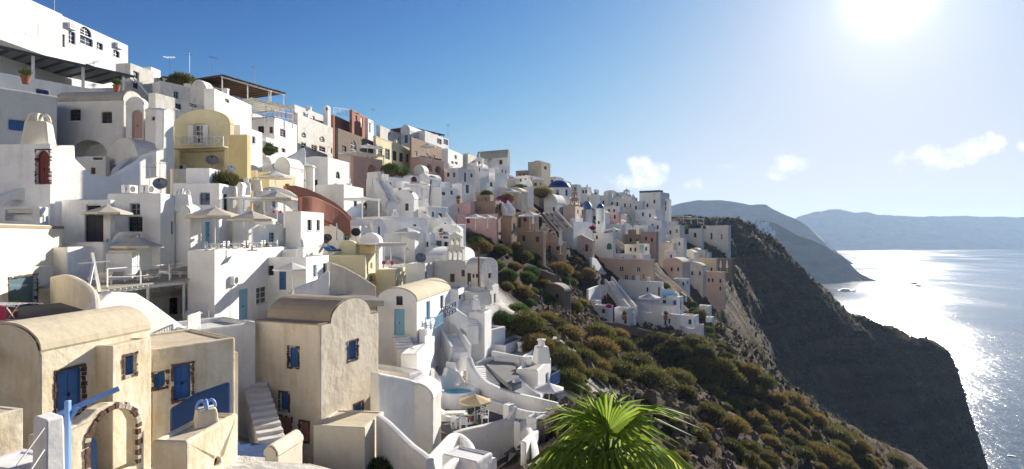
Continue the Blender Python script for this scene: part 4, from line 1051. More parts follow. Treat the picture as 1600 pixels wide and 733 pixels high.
def hotel_bits():
    C = P(-60, -47, 53); r, l = axes(3)
    def on(px, py):
        u = solve_len(C, r, px); p = C+r*u; p.z = (CY-py)/F*p.y; return p
    a, b = on(-20, 60), on(38, 74); c = on(118, 92)
    e = empty('balcony', on(38, 78), math.pi/2-R(3), 'long white balcony slab with ornamental railing on skyline hotel', 'balcony')
    u0 = solve_len(C, r, -20)-solve_len(C, r, 38); u1 = solve_len(C, r, 122)-solve_len(C, r, 38)
    mb = MB(); mb.box((u0, -1.2, -.25), (u1, 0, 0)); build(mb, 'slab', MATS['white'], e)
    for k in range(10):
        p = u0+(u1-u0)*k/10; q = u0+(u1-u0)*(k+1)/10; mb = MB()
        mb.bar((p, -1.15, .9), (q, -1.15, .9), .06); mb.bar((p, -1.15, 0), (p, -1.15, .9), .05); mb.bar((p, -1.15, .05), (q, -1.15, .85), .035); mb.bar((q, -1.15, .05), (p, -1.15, .85), .035); build(mb, 'railing_panel', MATS['whitemetal'], e)
    th = -R(3)
    for (px, py, t) in ((110, 42, 'first'), (184, 72, 'last')): ac_unit('air conditioner on skyline hotel, the %s along its wall' % t, on(px, py+4)-l*.02, th, 1.1)
    antenna('television aerial on roof of skyline hotel', on(105, 22)+l*1.5+Vector((0,0,.0)), .4, 1.0)
hotel_bits()
H('raised white parapet step on the skyline hotel roof', -64, -52, -30, 52.8, -120, 98, 3, 'flat', 'white', 'greywhite', Ll=5, skirt=.1, paved=False)
tank = H('pale rounded plaster water tank block beside hotel', 203, 98, 140, 66, 180, 241, 22, 'flat', 'oldwhite', 'oldwhite')
H('small white block behind the water tank', 236, 104, 140, 71, 225, 251, 20, 'flat', 'white')
# grey shaded house group
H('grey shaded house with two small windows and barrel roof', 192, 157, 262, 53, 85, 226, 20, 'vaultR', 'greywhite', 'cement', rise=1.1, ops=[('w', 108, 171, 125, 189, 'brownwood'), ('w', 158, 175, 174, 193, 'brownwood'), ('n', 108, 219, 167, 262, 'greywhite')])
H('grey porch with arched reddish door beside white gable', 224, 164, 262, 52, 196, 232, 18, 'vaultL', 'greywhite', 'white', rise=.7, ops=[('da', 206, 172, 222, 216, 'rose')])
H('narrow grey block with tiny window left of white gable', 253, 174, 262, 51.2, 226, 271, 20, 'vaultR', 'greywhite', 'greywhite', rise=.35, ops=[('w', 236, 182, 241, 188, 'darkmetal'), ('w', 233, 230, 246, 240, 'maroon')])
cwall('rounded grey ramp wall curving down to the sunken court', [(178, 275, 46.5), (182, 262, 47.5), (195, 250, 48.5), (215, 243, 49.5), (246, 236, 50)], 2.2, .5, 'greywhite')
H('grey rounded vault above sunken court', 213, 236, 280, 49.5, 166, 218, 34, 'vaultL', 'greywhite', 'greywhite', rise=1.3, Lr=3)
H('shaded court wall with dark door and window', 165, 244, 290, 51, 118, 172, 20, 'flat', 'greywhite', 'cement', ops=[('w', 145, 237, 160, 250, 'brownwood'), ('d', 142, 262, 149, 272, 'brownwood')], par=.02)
# yellow house
H('yellow house with arched gable, white balcony and shuttered door', 358, 194, 275, 56, 271, 366, 26, 'vaultL', 'paleyellow', 'paleyellow', rise=1.5, ops=[('w', 304, 195, 318, 224, 'whitewood'), ('nr', 281, 236, 349, 268, 'yellow')])
H('bright yellow block beside arched yellow house', 386, 210, 275, 54.5, 357, 392, 20, 'flat', 'yellow', 'paleyellow')
def ybalcony():
    C = P(358, 194, 56); r, l = axes(12)
    def on(px, py):
        u = solve_len(C, l, px); p = C+l*u; p.z = (CY-py)/F*p.y; return p
    railing('white crossed balcony railing on the yellow house', [on(276, 228)-r*.55, on(355, 230)-r*.55], .95, 'whitewood', .95, 'x')
    e = empty('balcony', on(316, 231), math.pi/2-R(12), 'yellow balcony slab on arched yellow house', 'balcony'); mb = MB(); v0 = (on(276, 228)-on(316, 231)).length; mb.box((-.7, -v0, -.12), (0, v0, 0)); build(mb, 'slab', MATS['paleyellow'], e)
    for (px, t) in ((299, 'left'), (322, 'right')):
        e = empty('shutter', on(px, 224)-r*.04, math.pi/2-R(12), 'white open shutter at %s of yellow house balcony door' % t, 'shutter'); mb = MB(); mb.box((-.05, -.3, 0), (0, .3, 1.8)); build(mb, 'panel', MATS['whitewood'], e)
        mb = MB()
        for k in range(9): mb.box((-.065, -.24, .15+k*.18), (-.05, .24, .27+k*.18))
        build(mb, 'louvre', MATS['whitewood'], e)
    ac_unit('round-fan unit in yellow house recess', on(288, 266)-r*.02, math.pi/2-R(12)+math.pi, .9); dish('grey satellite dish under yellow house balcony', on(338, 268)-r*.6, -1.1, 1.25)
ybalcony()
wallp('tan garden wall with spiky shrub below yellow house', 270, 50, 32, [(270, 263), (330, 267), (372, 270), (392, 277), (396, 290)], 300, .5, 'tan')
H('grey-beige block at corner of tan garden wall', 398, 266, 300, 58, 364, 402, 24, 'flat', 'tan', 'cement')
H('white block with chimney pots below the yellow house', 342, 286, 345, 47.5, 270, 374, 12, 'flat', 'white', 'greywhite')
H('white arcade with pale blue doors behind big parasols', 288, 336, 396, 44.5, 272, 432, 24, 'flat', 'white', 'greywhite', ops=[('d', 321, 347, 333, 384, 'lightblue'), ('d', 300, 350, 309, 384, 'lightblue'), ('n', 350, 352, 362, 386), ('d', 388, 352, 396, 384, 'lightblue')])
H('rounded low white dome roof beside chimney block', 296, 334, 350, 43.5, 262, 316, 24, 'vaultL', 'white', 'white', rise=.7)
chimney('white chimney with three-lobed cowl in front of chimney block', P(286, 330, 44.2), .3, 1.35, col='white')
H('white rounded buttress chimney base on terrace', 378, 293, 350, 49.5, 370, 392, 15, 'vaultL', 'white', 'white', rise=.4)
H('white terrace with small pergola and red cushions', 388, 346, 400, 48.5, 362, 486, 26, 'flat', 'white', 'greywhite', par=.5)
pergola('white pergola above terrace with red cushions', 380, 312, 47.5, 446, 28, 4.0, 2.3, 'whitewood', None, .5, 3)
H('white curved garden terrace with white parasol', 420, 296, 345, 54, 396, 458, 28, 'flat', 'white', 'greywhite', par=.4)
H('cream house wall behind white parasol', 420, 268, 310, 62, 400, 462, 25, 'flat', 'paleyellow', 'cement', ops=[('d', 446, 288, 452, 304, 'brownwood')])
H('white low house beside cream wall with flat roof', 470, 330, 392, 53, 446, 506, 22, 'flat', 'white', 'greywhite', ops=[])
# ---- skyline, upper left middle
H('whitewashed wall house with three dark windows under skyline pergola', 243, 145, 215, 60, 232, 366, 29, 'flat', 'oldwhite', 'oldwhite', ops=[('w', 274, 162, 284, 171, 'darkmetal'), ('w', 296, 159, 308, 168, 'darkmetal'), ('w', 319, 170, 328, 176, 'darkmetal')])
H('old white rounded parapet block above dark windows', 250, 126, 165, 66, 238, 322, 32, 'flat', 'oldwhite', 'oldwhite')
H('small white vault on the skyline terrace', 322, 146, 165, 67, 296, 336, 28, 'vaultL', 'oldwhite', 'white', rise=1.6)
H('white rubble-edged house with one slit window', 335, 138, 215, 66, 318, 393, 16, 'flat', 'white', 'greywhite', ops=[('w', 352, 155, 358, 160, 'darkmetal')])
H('white house corner beside yellow block with diagonal stair', 375, 195, 262, 62, 356, 410, 18, 'flat', 'white', 'greywhite')
pergola('dark reed pergola with white posts highest on the skyline', 256, 124, 72, 348, 42, 9, 2.6, 'whitewood', 'reed', .7, 4, back=True)
pergola('dark reed pergola stepping down along the skyline', 347, 121, 74, 424, 24, 9, 2.8, 'whitewood', 'reed', .7, 3, back=True)
pergola('dark reed pergola, last and lowest before grey-white house', 420, 142, 82, 444, 26, 8, 2.4, 'whitewood', 'reed', .7, 2, back=True)
H('white terrace base under the dark reed pergolas', 300, 146, 175, 72, 255, 446, 26, 'flat', 'white', 'cement', par=.3)
H('white house with maroon windows and shaded veranda roof', 428, 182, 240, 78, 392, 464, 22, 'flat', 'white', 'greywhite', par=.9, ops=[('w', 403, 197, 412, 208, 'maroon'), ('w', 421, 198, 426, 208, 'maroon'), ('w', 438, 202, 446, 214, 'maroon')])
pergola('white veranda roof over maroon railing', 393, 157, 76, 458, 30, 6, 2.6, 'whitewood', 'whitecanvas', .8, 4)
railing('maroon railing along the veranda edge', [P(394, 188, 76), P(428, 183, 77.5), P(458, 188, 83)], .9, 'maroon', 1.2, 'bars')
H('white lower terrace with pale door below maroon windows', 416, 214, 262, 71, 396, 463, 22, 'flat', 'white', 'greywhite', ops=[('w', 426, 229, 435, 238, 'maroon'), ('w', 440, 232, 446, 238, 'maroon')])
wallp('white zigzag stair parapet descending below maroon windows', 415, 68, 38, [(415, 262), (440, 250), (462, 240), (476, 230), (478, 238)], 285, .5, 'white')
H('white house under zigzag stair with small vault', 452, 262, 300, 67, 428, 475, 26, 'vaultL', 'white', 'white', rise=1.2, ops=[('w', 470, 262, 474, 272, 'darkmetal')])
H('grey-white house with round windows on the ridge', 465, 177, 250, 95, 455, 525, 22, 'flat', 'oldwhite', 'cement', ops=[('o', 471, 207, 478, 216, 'greymetal'), ('o', 499, 213, 507, 223, 'greymetal'), ('w', 471, 223, 478, 232, 'darkmetal'), ('w', 487, 227, 495, 236, 'darkmetal'), ('w', 499, 229, 508, 237, 'darkmetal'), ('w', 512, 231, 519, 239, 'darkmetal')])
H('white roof storey behind round-window house', 460, 163, 185, 101, 452, 506, 26, 'flat', 'white')
H('tiny white arched belvedere on the ridge', 512, 171, 185, 106, 505, 517, 26, 'vaultL', 'white', 'white', rise=.8, ops=[('a', 509, 168, 513, 173, 'darkmetal')])
H('red-brown house with white-framed windows on the ridge', 521, 179, 225, 108, 505, 575, 22, 'flat', 'red', 'cement', ops=[('w', 541, 194, 547, 202, 'whitewood'), ('a', 552, 196, 559, 206, 'whitewood'), ('w', 563, 199, 569, 208, 'whitewood')], trim='rose')
H('upper red-brown roof block behind white railing', 550, 171, 195, 112, 546, 574, 22, 'flat', 'red', 'cement', trim='rose')
railing('thin white roof railing above red-brown house', [P(521, 178, 108), P(549, 181, 113)], 1.2, 'whitemetal', 2.0, 'bars')
H('narrow white block right of red-brown house', 575, 185, 225, 116, 570, 584, 24, 'flat', 'white')
H('dark volcanic stone house with pointed arch window', 528, 200, 250, 100, 524, 586, 25, 'flat', 'drystone', 'whitewood', ops=[('w', 535, 228, 541, 241, 'darkmetal'), ('a', 548, 220, 557, 241, 'whitewood'), ('w', 562, 233, 567, 245, 'darkmetal')])
H('white rubble house end between ridge and cream facade', 594, 196, 235, 128, 588, 632, 26, 'flat', 'oldwhite', 'cement')
H('cream palazzo facade with five dark doors on the ridge', 587, 212, 262, 112, 583, 642, 27, 'flat', 'paleyellow', 'cement', ops=[('w', 591, 230, 597, 244, 'darkmetal'), ('w', 602, 233, 609, 249, 'darkmetal'), ('w', 614, 236, 620, 251, 'darkmetal'), ('w', 624, 239, 630, 253, 'darkmetal'), ('w', 635, 241, 639, 254, 'darkmetal')], trim='paleyellow')
H('brown stone house with wide parapet on the ridge', 643, 214, 265, 124, 640, 690, 27, 'flat', 'brown', 'cement', ops=[('w', 648, 236, 652, 244, 'whitewood'), ('w', 666, 240, 670, 247, 'whitewood'), ('w', 676, 243, 680, 250, 'whitewood')])
H('red-brown terrace wall with arches below stone house', 655, 245, 275, 112, 641, 694, 30, 'flat', 'rose', 'cement', ops=[('n', 666, 257, 675, 268), ('n', 680, 260, 690, 270)])
H('white vault behind the brown stone house', 640, 205, 235, 138, 626, 664, 28, 'vaultL', 'oldwhite', 'white', rise=1.6)
H('white upper house with brown roof pergola on ridge', 664, 204, 235, 142, 640, 701, 28, 'flat', 'white', 'cement', ops=[('w', 683, 217, 690, 225, 'brownwood'), ('w', 693, 218, 700, 226, 'brownwood')])
pergola('brown timber pergola on top of white ridge house', 640, 200, 143, 694, 32, 8, 2.0, 'brownwood', 'reed', 1.0, 3)
pergola('white terrace shade with parasols before dark stone house', 556, 239, 95, 600, 32, 4, 2.0, 'whitewood', 'whitecanvas', 1.0, 3)
H('rose terrace wall below dark stone house', 552, 243, 285, 93, 548, 598, 32, 'flat', 'rose', 'cement', ops=[('n', 574, 258, 590, 272)])
H('grey vaulted terrace with green hedge strip', 600, 262, 285, 100, 594, 646, 34, 'flat', 'cement', 'grey', ops=[('n', 606, 262, 616, 272), ('n', 620, 264, 634, 274)])
# ---- middle: white cluster below the ridge
H('white house with oval window above the red ramp', 512, 245, 310, 78, 455, 546, 24, 'flat', 'white', 'greywhite', ops=[('a', 473, 260, 477, 272, 'darkmetal'), ('a', 525, 268, 531, 279, 'darkmetal'), ('w', 489, 281, 496, 290, 'darkmetal')])
H('white lower wing beside oval-window house with dark doorway', 489, 258, 305, 74, 455, 492, 24, 'flat', 'white', 'greywhite', ops=[('w', 460, 281, 468, 287, 'darkmetal')])
H('white box house with hidden terrace under dry bushes', 537, 288, 335, 72, 494, 568, 22, 'flat', 'white', 'greywhite', ops=[('w', 553, 313, 558, 322, 'darkmetal')])
pergola('small white pergola beside dry gully', 566, 312, 70, 593, 26, 3, 2.3, 'whitewood', None, .5, 2)
def redramp():
    wallp('red curving ramp wall with small arched openings', 448, 62, 33, [(448, 290), (462, 290), (480, 295), (499, 303), (524, 317), (540, 330), (549, 340)], 348, .6, 'red', holes=[('n', 491, 325, 498, 338)])
    cwall('lower red ramp parapet curving inside the red ramp', [(470, 308, 57), (485, 307, 58), (505, 314, 60), (530, 328, 62), (546, 343, 63)], 2.0, .4, 'red')
redramp()
H('long white flat house with lit end and blue-door gable', 562, 353, 400, 63, 484, 587, 20, 'flat', 'white', 'white', ops=[])
H('small white gable with tall blue door', 584, 354, 378, 65, 578, 601, 36, 'vaultR', 'white', 'white', rise=.8, ops=[('d', 591, 354, 595, 369, 'bluewood')])
H('low white barrel vault in front of blue-door gable', 592, 380, 400, 60, 562, 598, 20, 'vaultL', 'white', 'white', rise=1.0)
H('wide white roof terraces behind blue-door gable', 600, 338, 375, 70, 545, 668, 34, 'flat', 'white', 'white')
H('pale olive house with sunlit end above tan ramp', 571, 398, 455, 55, 514, 587, 14, 'flat', 'paleyellow', 'roofcream', par=.15, ops=[('w', 579, 411, 582, 420, 'whitewood'), ('w', 576, 430, 585, 442, 'whitewood')])
H('cream terrace block with turquoise bench left of olive house', 520, 392, 440, 58, 494, 548, 22, 'flat', 'cream', 'roofcream', par=.2)
H('beige block behind olive house', 588, 382, 410, 60, 548, 592, 18, 'flat', 'paleyellow', 'roofcream')
H('small olive house beneath the pink cushions', 618, 421, 465, 57, 587, 634, 14, 'flat', 'paleyellow', 'white', par=.1)
pergola('white pergola with hanging laundry above olive house', 588, 385, 56.5, 634, 30, 3.6, 2.2, 'whitewood', 'whitecanvas', .6, 3)
wallp('tan ramp wall sloping down towards blue-door chapel', 514, 46, 44, [(514, 409), (524, 412), (540, 418), (565, 432), (588, 447)], 470, .4, 'tan')
polyslab('', -4.9, [(485, 466), (600, 470), (585, 462), (515, 458)], .4, 'grey', 'terrace', kind='structure')
wallp('white lattice stair parapet beside violet cloth', 460, 43, 36, [(460, 452), (490, 440), (497, 438), (512, 424), (516, 424)], 475, .35, 'white')
chapel = H('white chapel with barrel roof and light blue door', 651, 472, 552, 47, 589, 704, 9, 'vaultL', 'white', 'roofcream', rise=1.1, sh=.0,
  ops=[('w', 619, 463, 629, 477, 'darkmetal'), ('d', 616, 483, 632, 524, 'lightblue'), ('d', 666, 471, 672, 500, 'lightblue'), ('d', 688, 462, 693, 482, 'bluewood')])
stairs('white half-round steps at light blue chapel door', (634, 548, 44.5), (627, 526, 46.3), 1.3, 5, 'white')
railing('light blue balcony railing on sunlit side of chapel', [P(665, 514, 47.3), P(680, 514, 47.2), P(692, 506, 49.6)], .95, 'lightblue', .7, 'x')
railing('dark blue balcony railing beyond the light blue one', [P(690, 498, 50.5), P(702, 494, 51.5), P(712, 488, 53)], .95, 'navy', .7, 'x')
H('white flight of balconies below chapel', 664, 515, 570, 47, 655, 722, 12, 'flat', 'white', 'greywhite', par=.1, ops=[('n', 676, 530, 690, 550), ('n', 697, 522, 708, 540)])
H('white house with round tank and dark slit door', 664, 412, 460, 63, 634, 678, 20, 'flat', 'white', 'white', ops=[('w', 665, 424, 668, 434, 'darkmetal'), ('w', 676, 426, 679, 431, 'darkmetal')])
H('white vault house with oval window behind turquoise bench', 648, 372, 412, 72, 615, 654, 24, 'vaultL', 'white', 'white', rise=1.2, ops=[('w', 615, 368, 621, 374, 'darkmetal'), ('a', 642, 368, 646, 374, 'darkmetal')])
H('white shaded house with three small windows near bell tower', 672, 364, 412, 76, 648, 680, 24, 'flat', 'white', 'white', ops=[('w', 652, 369, 657, 377, 'darkmetal'), ('w', 664, 378, 669, 386, 'darkmetal'), ('w', 655, 384, 659, 388, 'darkmetal')])
H('white gabled house with glazed doors behind bell tower', 719, 362, 410, 79, 676, 724, 26, 'vaultL', 'white', 'white', rise=1.0, ops=[('w', 692, 362, 701, 373, 'greymetal'), ('g', 681, 376, 690, 391, 'greymetal'), ('w', 694, 378, 701, 391, 'darkmetal')])
H('stained white church base carrying bell tower', 727, 408, 462, 65, 678, 738, 24, 'flat', 'oldwhite', 'white', ops=[('d', 703, 428, 710, 441, 'brownwood'), ('w', 721, 422, 726, 432, 'brownwood')])
H('white nave vault left of bell tower', 700, 404, 440, 68, 664, 742, 22, 'vaultR', 'white', 'white', rise=1.2)
H('weathered white vault house beside utility pole', 752, 419, 452, 62, 727, 778, 30, 'vaultR', 'oldwhite', 'oldwhite', rise=1.0, ops=[('d', 730, 427, 736, 448, 'brownwood'), ('w', 738, 428, 741, 434, 'maroon'), ('w', 743, 428, 747, 434, 'maroon'), ('w', 763, 427, 768, 435, 'darkmetal')])
H('weathered white retaining block below utility pole', 758, 449, 505, 60, 716, 779, 28, 'flat', 'oldwhite', 'oldwhite', ops=[])
H('small white block with round pot at foot of weathered house', 757, 488, 522, 56, 733, 768, 24, 'flat', 'white', 'white')
H('white rooms with dark opening left of weathered block', 716, 452, 520, 57, 696, 734, 20, 'flat', 'white', 'white', ops=[('w', 717, 461, 722, 467, 'darkmetal')])
# ---- near centre: pool terraces
H('white cube with roof hatch in front of chapel steps', 652, 553, 640, 42.5, 626, 679, 12, 'flat', 'white', 'white', par=.06)
H('sunken white terrace beside tan tower house', 640, 585, 660, 39.5, 590, 662, 30, 'flat', 'white', 'cement', par=.8, Ll=4.5)
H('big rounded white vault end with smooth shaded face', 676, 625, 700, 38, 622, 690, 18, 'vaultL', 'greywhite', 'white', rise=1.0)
wallp('thick white shoulder wall rising to the vault end', 592, 35.5, 33, [(592, 583), (610, 586), (640, 592), (668, 603), (676, 618)], 700, .8, 'white')
cwall('white parapet sweeping down past green bush', [(592, 648, 33.2), (606, 658, 32.8), (626, 677, 32), (645, 695, 31.2), (660, 706, 30.6), (672, 716, 30)], 2.6, .45, 'white')
H('cream lower wall at foot of tower house', 570, 668, 745, 31.5, 540, 600, 22, 'flat', 'cream', 'roofcream', par=.05, Ll=3)
cwall('white parapet round small sunken yard', [(671, 714, 31), (690, 694, 33), (706, 678, 35.5), (718, 678, 36.5), (734, 692, 35), (740, 712, 33)], 1.6, .4, 'white')
H('low white roof at bottom edge before stained wall', 745, 722, 760, 30.5, 690, 770, 30, 'flat', 'white', 'white', par=.1)
wallp('stained grey-white retaining wall below parasol terrace', 712, 38.6, 55, [(712, 677), (728, 672), (765, 664), (795, 656), (805, 640)], 735, .45, 'oldwhite')
TZ = P(742, 661, 43).z
polyslab('', TZ, [(676, 655), (715, 676), (803, 655), (806, 628), (770, 618), (705, 632)], .5, 'darkgrey', 'terrace', kind='structure')
polyslab('', TZ+.02, [(797, 655), (845, 655), (868, 640), (858, 628), (806, 632)], .5, 'grey', 'terrace', kind='structure')
H('white wall block at end of stained retaining wall', 795, 634, 700, 41.5, 786, 804, 40, 'flat', 'white', 'white', par=.03)
def jacuzzi():
    c = P(716, 612, 48); e = empty('plunge_pool', c-Vector((0,0,1.3)), 0, 'small round turquoise plunge pool with white rim', 'pool')
    mb = MB(); mb.lathe([(1.75, -.6), (1.75, 1.42), (1.62, 1.5), (1.35, 1.5), (1.22, 1.42), (1.22, .6)], 28); build(mb, 'rim', MATS['white'], e, smooth=False)
    mb = MB(); mb.lathe([(0, 1.22), (1.24, 1.22)], 28); build(mb, 'water', MATS['pool'], e)
    mb = MB(); mb.lathe([(1.05, 1.0), (1.22, 1.0), (1.22, 1.1), (1.05, 1.1)], 28); build(mb, 'seat_ring', MATS['lightblue'], e)
jacuzzi()
cwall('curved white bench wall below plunge pool', [(676, 618, 45.5), (684, 640, 44), (700, 650, 43.6), (720, 650, 44.4), (730, 640, 45.5)], 1.3, .5, 'white')
wallp('tall white wall behind plunge pool with small window', 676, 47.5, 40, [(676, 588), (696, 588), (700, 575), (718, 580), (732, 604), (738, 612)], 640, .5, 'white')
umbrella('straw parasol over white table beside plunge pool', P(742, 661, 43), .4, .83, col='strawcanvas')
table('white round table under straw parasol', P(734, 662, 42.6), 0, 1.0)
for i, (x, y, Y, rz, t) in enumerate(((712, 668, 41.5, 2.6, 'nearest the loungers'), (724, 672, 40.6, -2.9, 'nearest the stained wall'), (752, 656, 43.5, -.6, 'beyond the parasol pole'), (758, 662, 42.4, -1.6, 'at the right end'))):
    chair('white folding chair at parasol table, %s' % t, P(x, y, Y), rz, 1.05)
lounger('white sun lounger on grey pool terrace', P(680, 654, 43.3), .1, 1.15)
cwall('white stair wall sweeping from chapel lane to palm', [(733, 558, 50.5), (740, 574, 49.5), (755, 592, 48.5), (775, 603, 47.5), (800, 612, 46.6), (835, 620, 46), (872, 629, 46.5)], 2.2, .5, 'white')
stairs('dark edged stone steps behind sweeping stair wall', (752, 612, 49), (722, 572, 54), 1.2, 12, 'cement')
stairs('white steps climbing beside grey sun terrace', (772, 600, 49.5), (748, 572, 54), 1.0, 10, 'white')
UZ = P(800, 585, 50.5).z
polyslab('', UZ, [(760, 570), (800, 605), (815, 598), (800, 560), (778, 556)], .4, 'grey', 'terrace', kind='structure')
H('white hillside house with blue balcony at edge of scrub', 840, 579, 640, 50.5, 806, 861, 16, 'flat', 'white', 'cement', par=.25, ops=[('w', 853, 584, 857, 600, 'lightblue')])
H('white roof terrace with two grey floors above blue balcony', 812, 561, 600, 55, 772, 846, 20, 'flat', 'white', 'cement', par=.35)
H('upper white terrace steps below the weathered block', 790, 540, 575, 58.5, 765, 826, 24, 'flat', 'white', 'cement', par=.3)
chimney('white chimney with blue cap at edge of scrub slope', P(846, 566, 50.8), .3, 1.5, style='cap')
railing('bright blue balcony railing overlooking scrub slope', [P(860, 606, 50.2), P(874, 598, 53)], 1.1, 'bluewood', .7, 'bars')
wallp('white wall strip between stair wall and grey sun terrace', 805, 47.5, 42, [(805, 595), (812, 590), (830, 606), (845, 617)], 640, .4, 'white')
wallp('pale dry stone wall ending behind palm', 848, 40, 28, [(848, 656), (858, 650), (876, 634)], 700, .5, 'drystone')
polyslab('', -15.2, [(800, 682), (828, 676), (850, 745), (790, 745)], .6, 'cement', 'lane', kind='structure')
H('white planter block beside narrow lane', 812, 660, 690, 40.5, 803, 822, 30, 'flat', 'white', 'brown', par=.15)
wallp('narrow white lane wall beside palm', 822, 35, 12, [(822, 690), (832, 680), (846, 668)], 745, .35, 'white')
H('white lane houses with pale blue doors above grey steps', 700, 545, 585, 53, 676, 745, 30, 'flat', 'white', 'cement', par=.1, ops=[('d', 704, 541, 709, 556, 'lightblue'), ('d', 728, 534, 734, 548, 'lightblue')])
H('white walls between chapel balconies and lane', 736, 522, 556, 56, 712, 790, 34, 'flat', 'white', 'cement', par=.2)
# ---- centre: pink and brown houses
H('tall white shaded house with three windows above pink house', 690, 292, 350, 100, 668, 716, 32, 'flat', 'white', 'white', ops=[('w', 690, 300, 696, 305, 'darkmetal'), ('w', 704, 298, 708, 304, 'darkmetal')])
H('white church-like front with arched red door', 640, 274, 320, 98, 630, 654, 30, 'flat', 'white', 'white', ops=[('da', 643, 268, 652, 284, 'maroon')])
H('white block with arched dark window', 668, 280, 330, 100, 652, 690, 32, 'vaultL', 'white', 'white', rise=1.0, ops=[('a', 672, 272, 681, 278, 'darkmetal')])
H('white vault house stepping below arched red door', 662, 268, 300, 107, 646, 670, 28, 'vaultL', 'oldwhite', 'white', rise=1.2)
H('white terrace with steps left of small blue window', 606, 276, 330, 88, 572, 640, 36, 'flat', 'white', 'white', ops=[('w', 608, 285, 612, 293, 'bluewood')])
H('crumbling white stair buttress above gully', 590, 268, 330, 84, 573, 596, 32, 'flat', 'oldwhite', 'white')
H('white house with blue doorway under white parasol', 640, 292, 345, 86, 596, 662, 34, 'flat', 'white', 'white', ops=[('w', 622, 292, 627, 298, 'navy'), ('w', 644, 302, 648, 308, 'darkmetal')])
H('bright white gabled house with single tall window in centre', 646, 312, 375, 82, 610, 654, 28, 'vaultL', 'white', 'white', rise=1.4, ops=[('w', 633, 318, 638, 329, 'darkmetal')])
H('white stepped wall right of gabled house', 668, 322, 380, 84, 650, 700, 34, 'flat', 'white', 'white', ops=[])
H('white round-topped terrace house before pink wall', 690, 340, 385, 82, 664, 706, 34, 'flat', 'white', 'white')
H('white stair house descending past pink wall', 712, 350, 395, 85, 690, 728, 34, 'flat', 'white', 'white')
H('white house with tall window left of brown block', 722, 286, 335, 106, 706, 742, 32, 'flat', 'white', 'white', ops=[('w', 728, 289, 733, 302, 'darkmetal')])
H('white vault house with lit roofs above tall window', 716, 262, 300, 118, 690, 745, 34, 'flat', 'white', 'white')
H('tall pink wall house behind pink cottage', 735, 316, 350, 102, 683, 742, 38, 'flat', 'pink', 'pink', ops=[])
H('pink cottage with maroon door and white window frames', 776, 334, 362, 97, 713, 779, 32, 'flat', 'pink', 'cement', ops=[('w', 722, 338, 725, 343, 'whitewood'), ('d', 729, 335, 734, 349, 'maroon'), ('w', 755, 339, 759, 344, 'whitewood')])
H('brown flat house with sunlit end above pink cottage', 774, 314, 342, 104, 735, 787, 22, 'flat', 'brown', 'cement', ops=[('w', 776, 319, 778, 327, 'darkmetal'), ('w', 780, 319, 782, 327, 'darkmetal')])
H('salmon roof block left of brown flat house', 740, 312, 330, 110, 716, 752, 34, 'flat', 'pink', 'pink')
H('little tan vaulted store among bushes', 799, 346, 368, 100, 782, 808, 26, 'vaultR', 'brown', 'brown', rise=1.0, ops=[('a', 802, 349, 805, 358, 'darkmetal')])
H('small tan cube above vaulted store', 793, 332, 350, 106, 787, 799, 26, 'flat', 'sand', 'sand')
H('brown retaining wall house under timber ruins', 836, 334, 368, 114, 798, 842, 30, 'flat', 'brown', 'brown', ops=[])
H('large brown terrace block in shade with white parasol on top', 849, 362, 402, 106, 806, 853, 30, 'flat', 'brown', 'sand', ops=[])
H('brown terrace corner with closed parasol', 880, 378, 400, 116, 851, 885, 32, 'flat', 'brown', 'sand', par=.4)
wallp('brown triangular wall beside timber ruins', 856, 118, 36, [(856, 372), (858, 362), (880, 376), (884, 380)], 405, .5, 'rose')
H('tan house with three openings below white roofs', 792, 280, 310, 132, 770, 806, 30, 'flat', 'sand', 'cement', ops=[('w', 776, 285, 780, 292, 'darkmetal'), ('w', 783, 286, 786, 292, 'darkmetal')])
H('white doorway house left of tan house', 765, 284, 318, 124, 752, 776, 30, 'flat', 'white', 'white', ops=[('w', 765, 282, 770, 292, 'brownwood')])
H('salmon garden wall with magenta flowers', 752, 300, 325, 116, 738, 772, 32, 'flat', 'peach', 'white')
H('white round-topped chapel front among ochre houses', 830, 292, 312, 138, 816, 832, 30, 'vaultL', 'white', 'white', rise=1.8, ops=[('a', 821, 290, 824, 298, 'navy')])
H('ochre house wall behind white chapel front', 842, 280, 310, 150, 822, 850, 30, 'flat', 'sand', 'sand')
H('white house with little belfry below grey vault', 750, 264, 295, 122, 730, 764, 30, 'vaultL', 'white', 'white', rise=1.4, ops=[('a', 748, 262, 752, 268, 'darkmetal')])
H('white slope-roofed house right of little belfry', 774, 270, 300, 126, 752, 792, 32, 'flat', 'white', 'white', ops=[('w', 748, 276, 752, 283, 'darkmetal')])
# ridge right of the brown stone house
H('white ridge house with glass balcony and three small windows', 700, 232, 275, 134, 690, 728, 24, 'flat', 'white', 'white', ops=[('o', 710, 242, 714, 249, 'darkmetal'), ('w', 705, 252, 709, 256, 'darkmetal'), ('w', 711, 253, 715, 257, 'darkmetal')])
H('cream gable house next to glass balcony house', 731, 240, 275, 146, 720, 744, 26, 'flat', 'cream', 'cement', ops=[('w', 722, 251, 726, 260, 'darkmetal')])
H('big grey-white vaulted house on the ridge', 793, 246, 285, 158, 745, 797, 28, 'vaultR', 'greywhite', 'cement', rise=2.2, ops=[('w', 762, 248, 768, 254, 'darkmetal'), ('w', 780, 250, 785, 257, 'darkmetal')])
H('sloping white roof house below grey-white vault', 780, 258, 292, 148, 742, 796, 32, 'flat', 'white', 'white')
H('beige block house standing alone on the ridge', 846, 252, 285, 182, 825, 860, 28, 'flat', 'sand', 'sand', ops=[('w', 850, 260, 854, 265, 'darkmetal')])
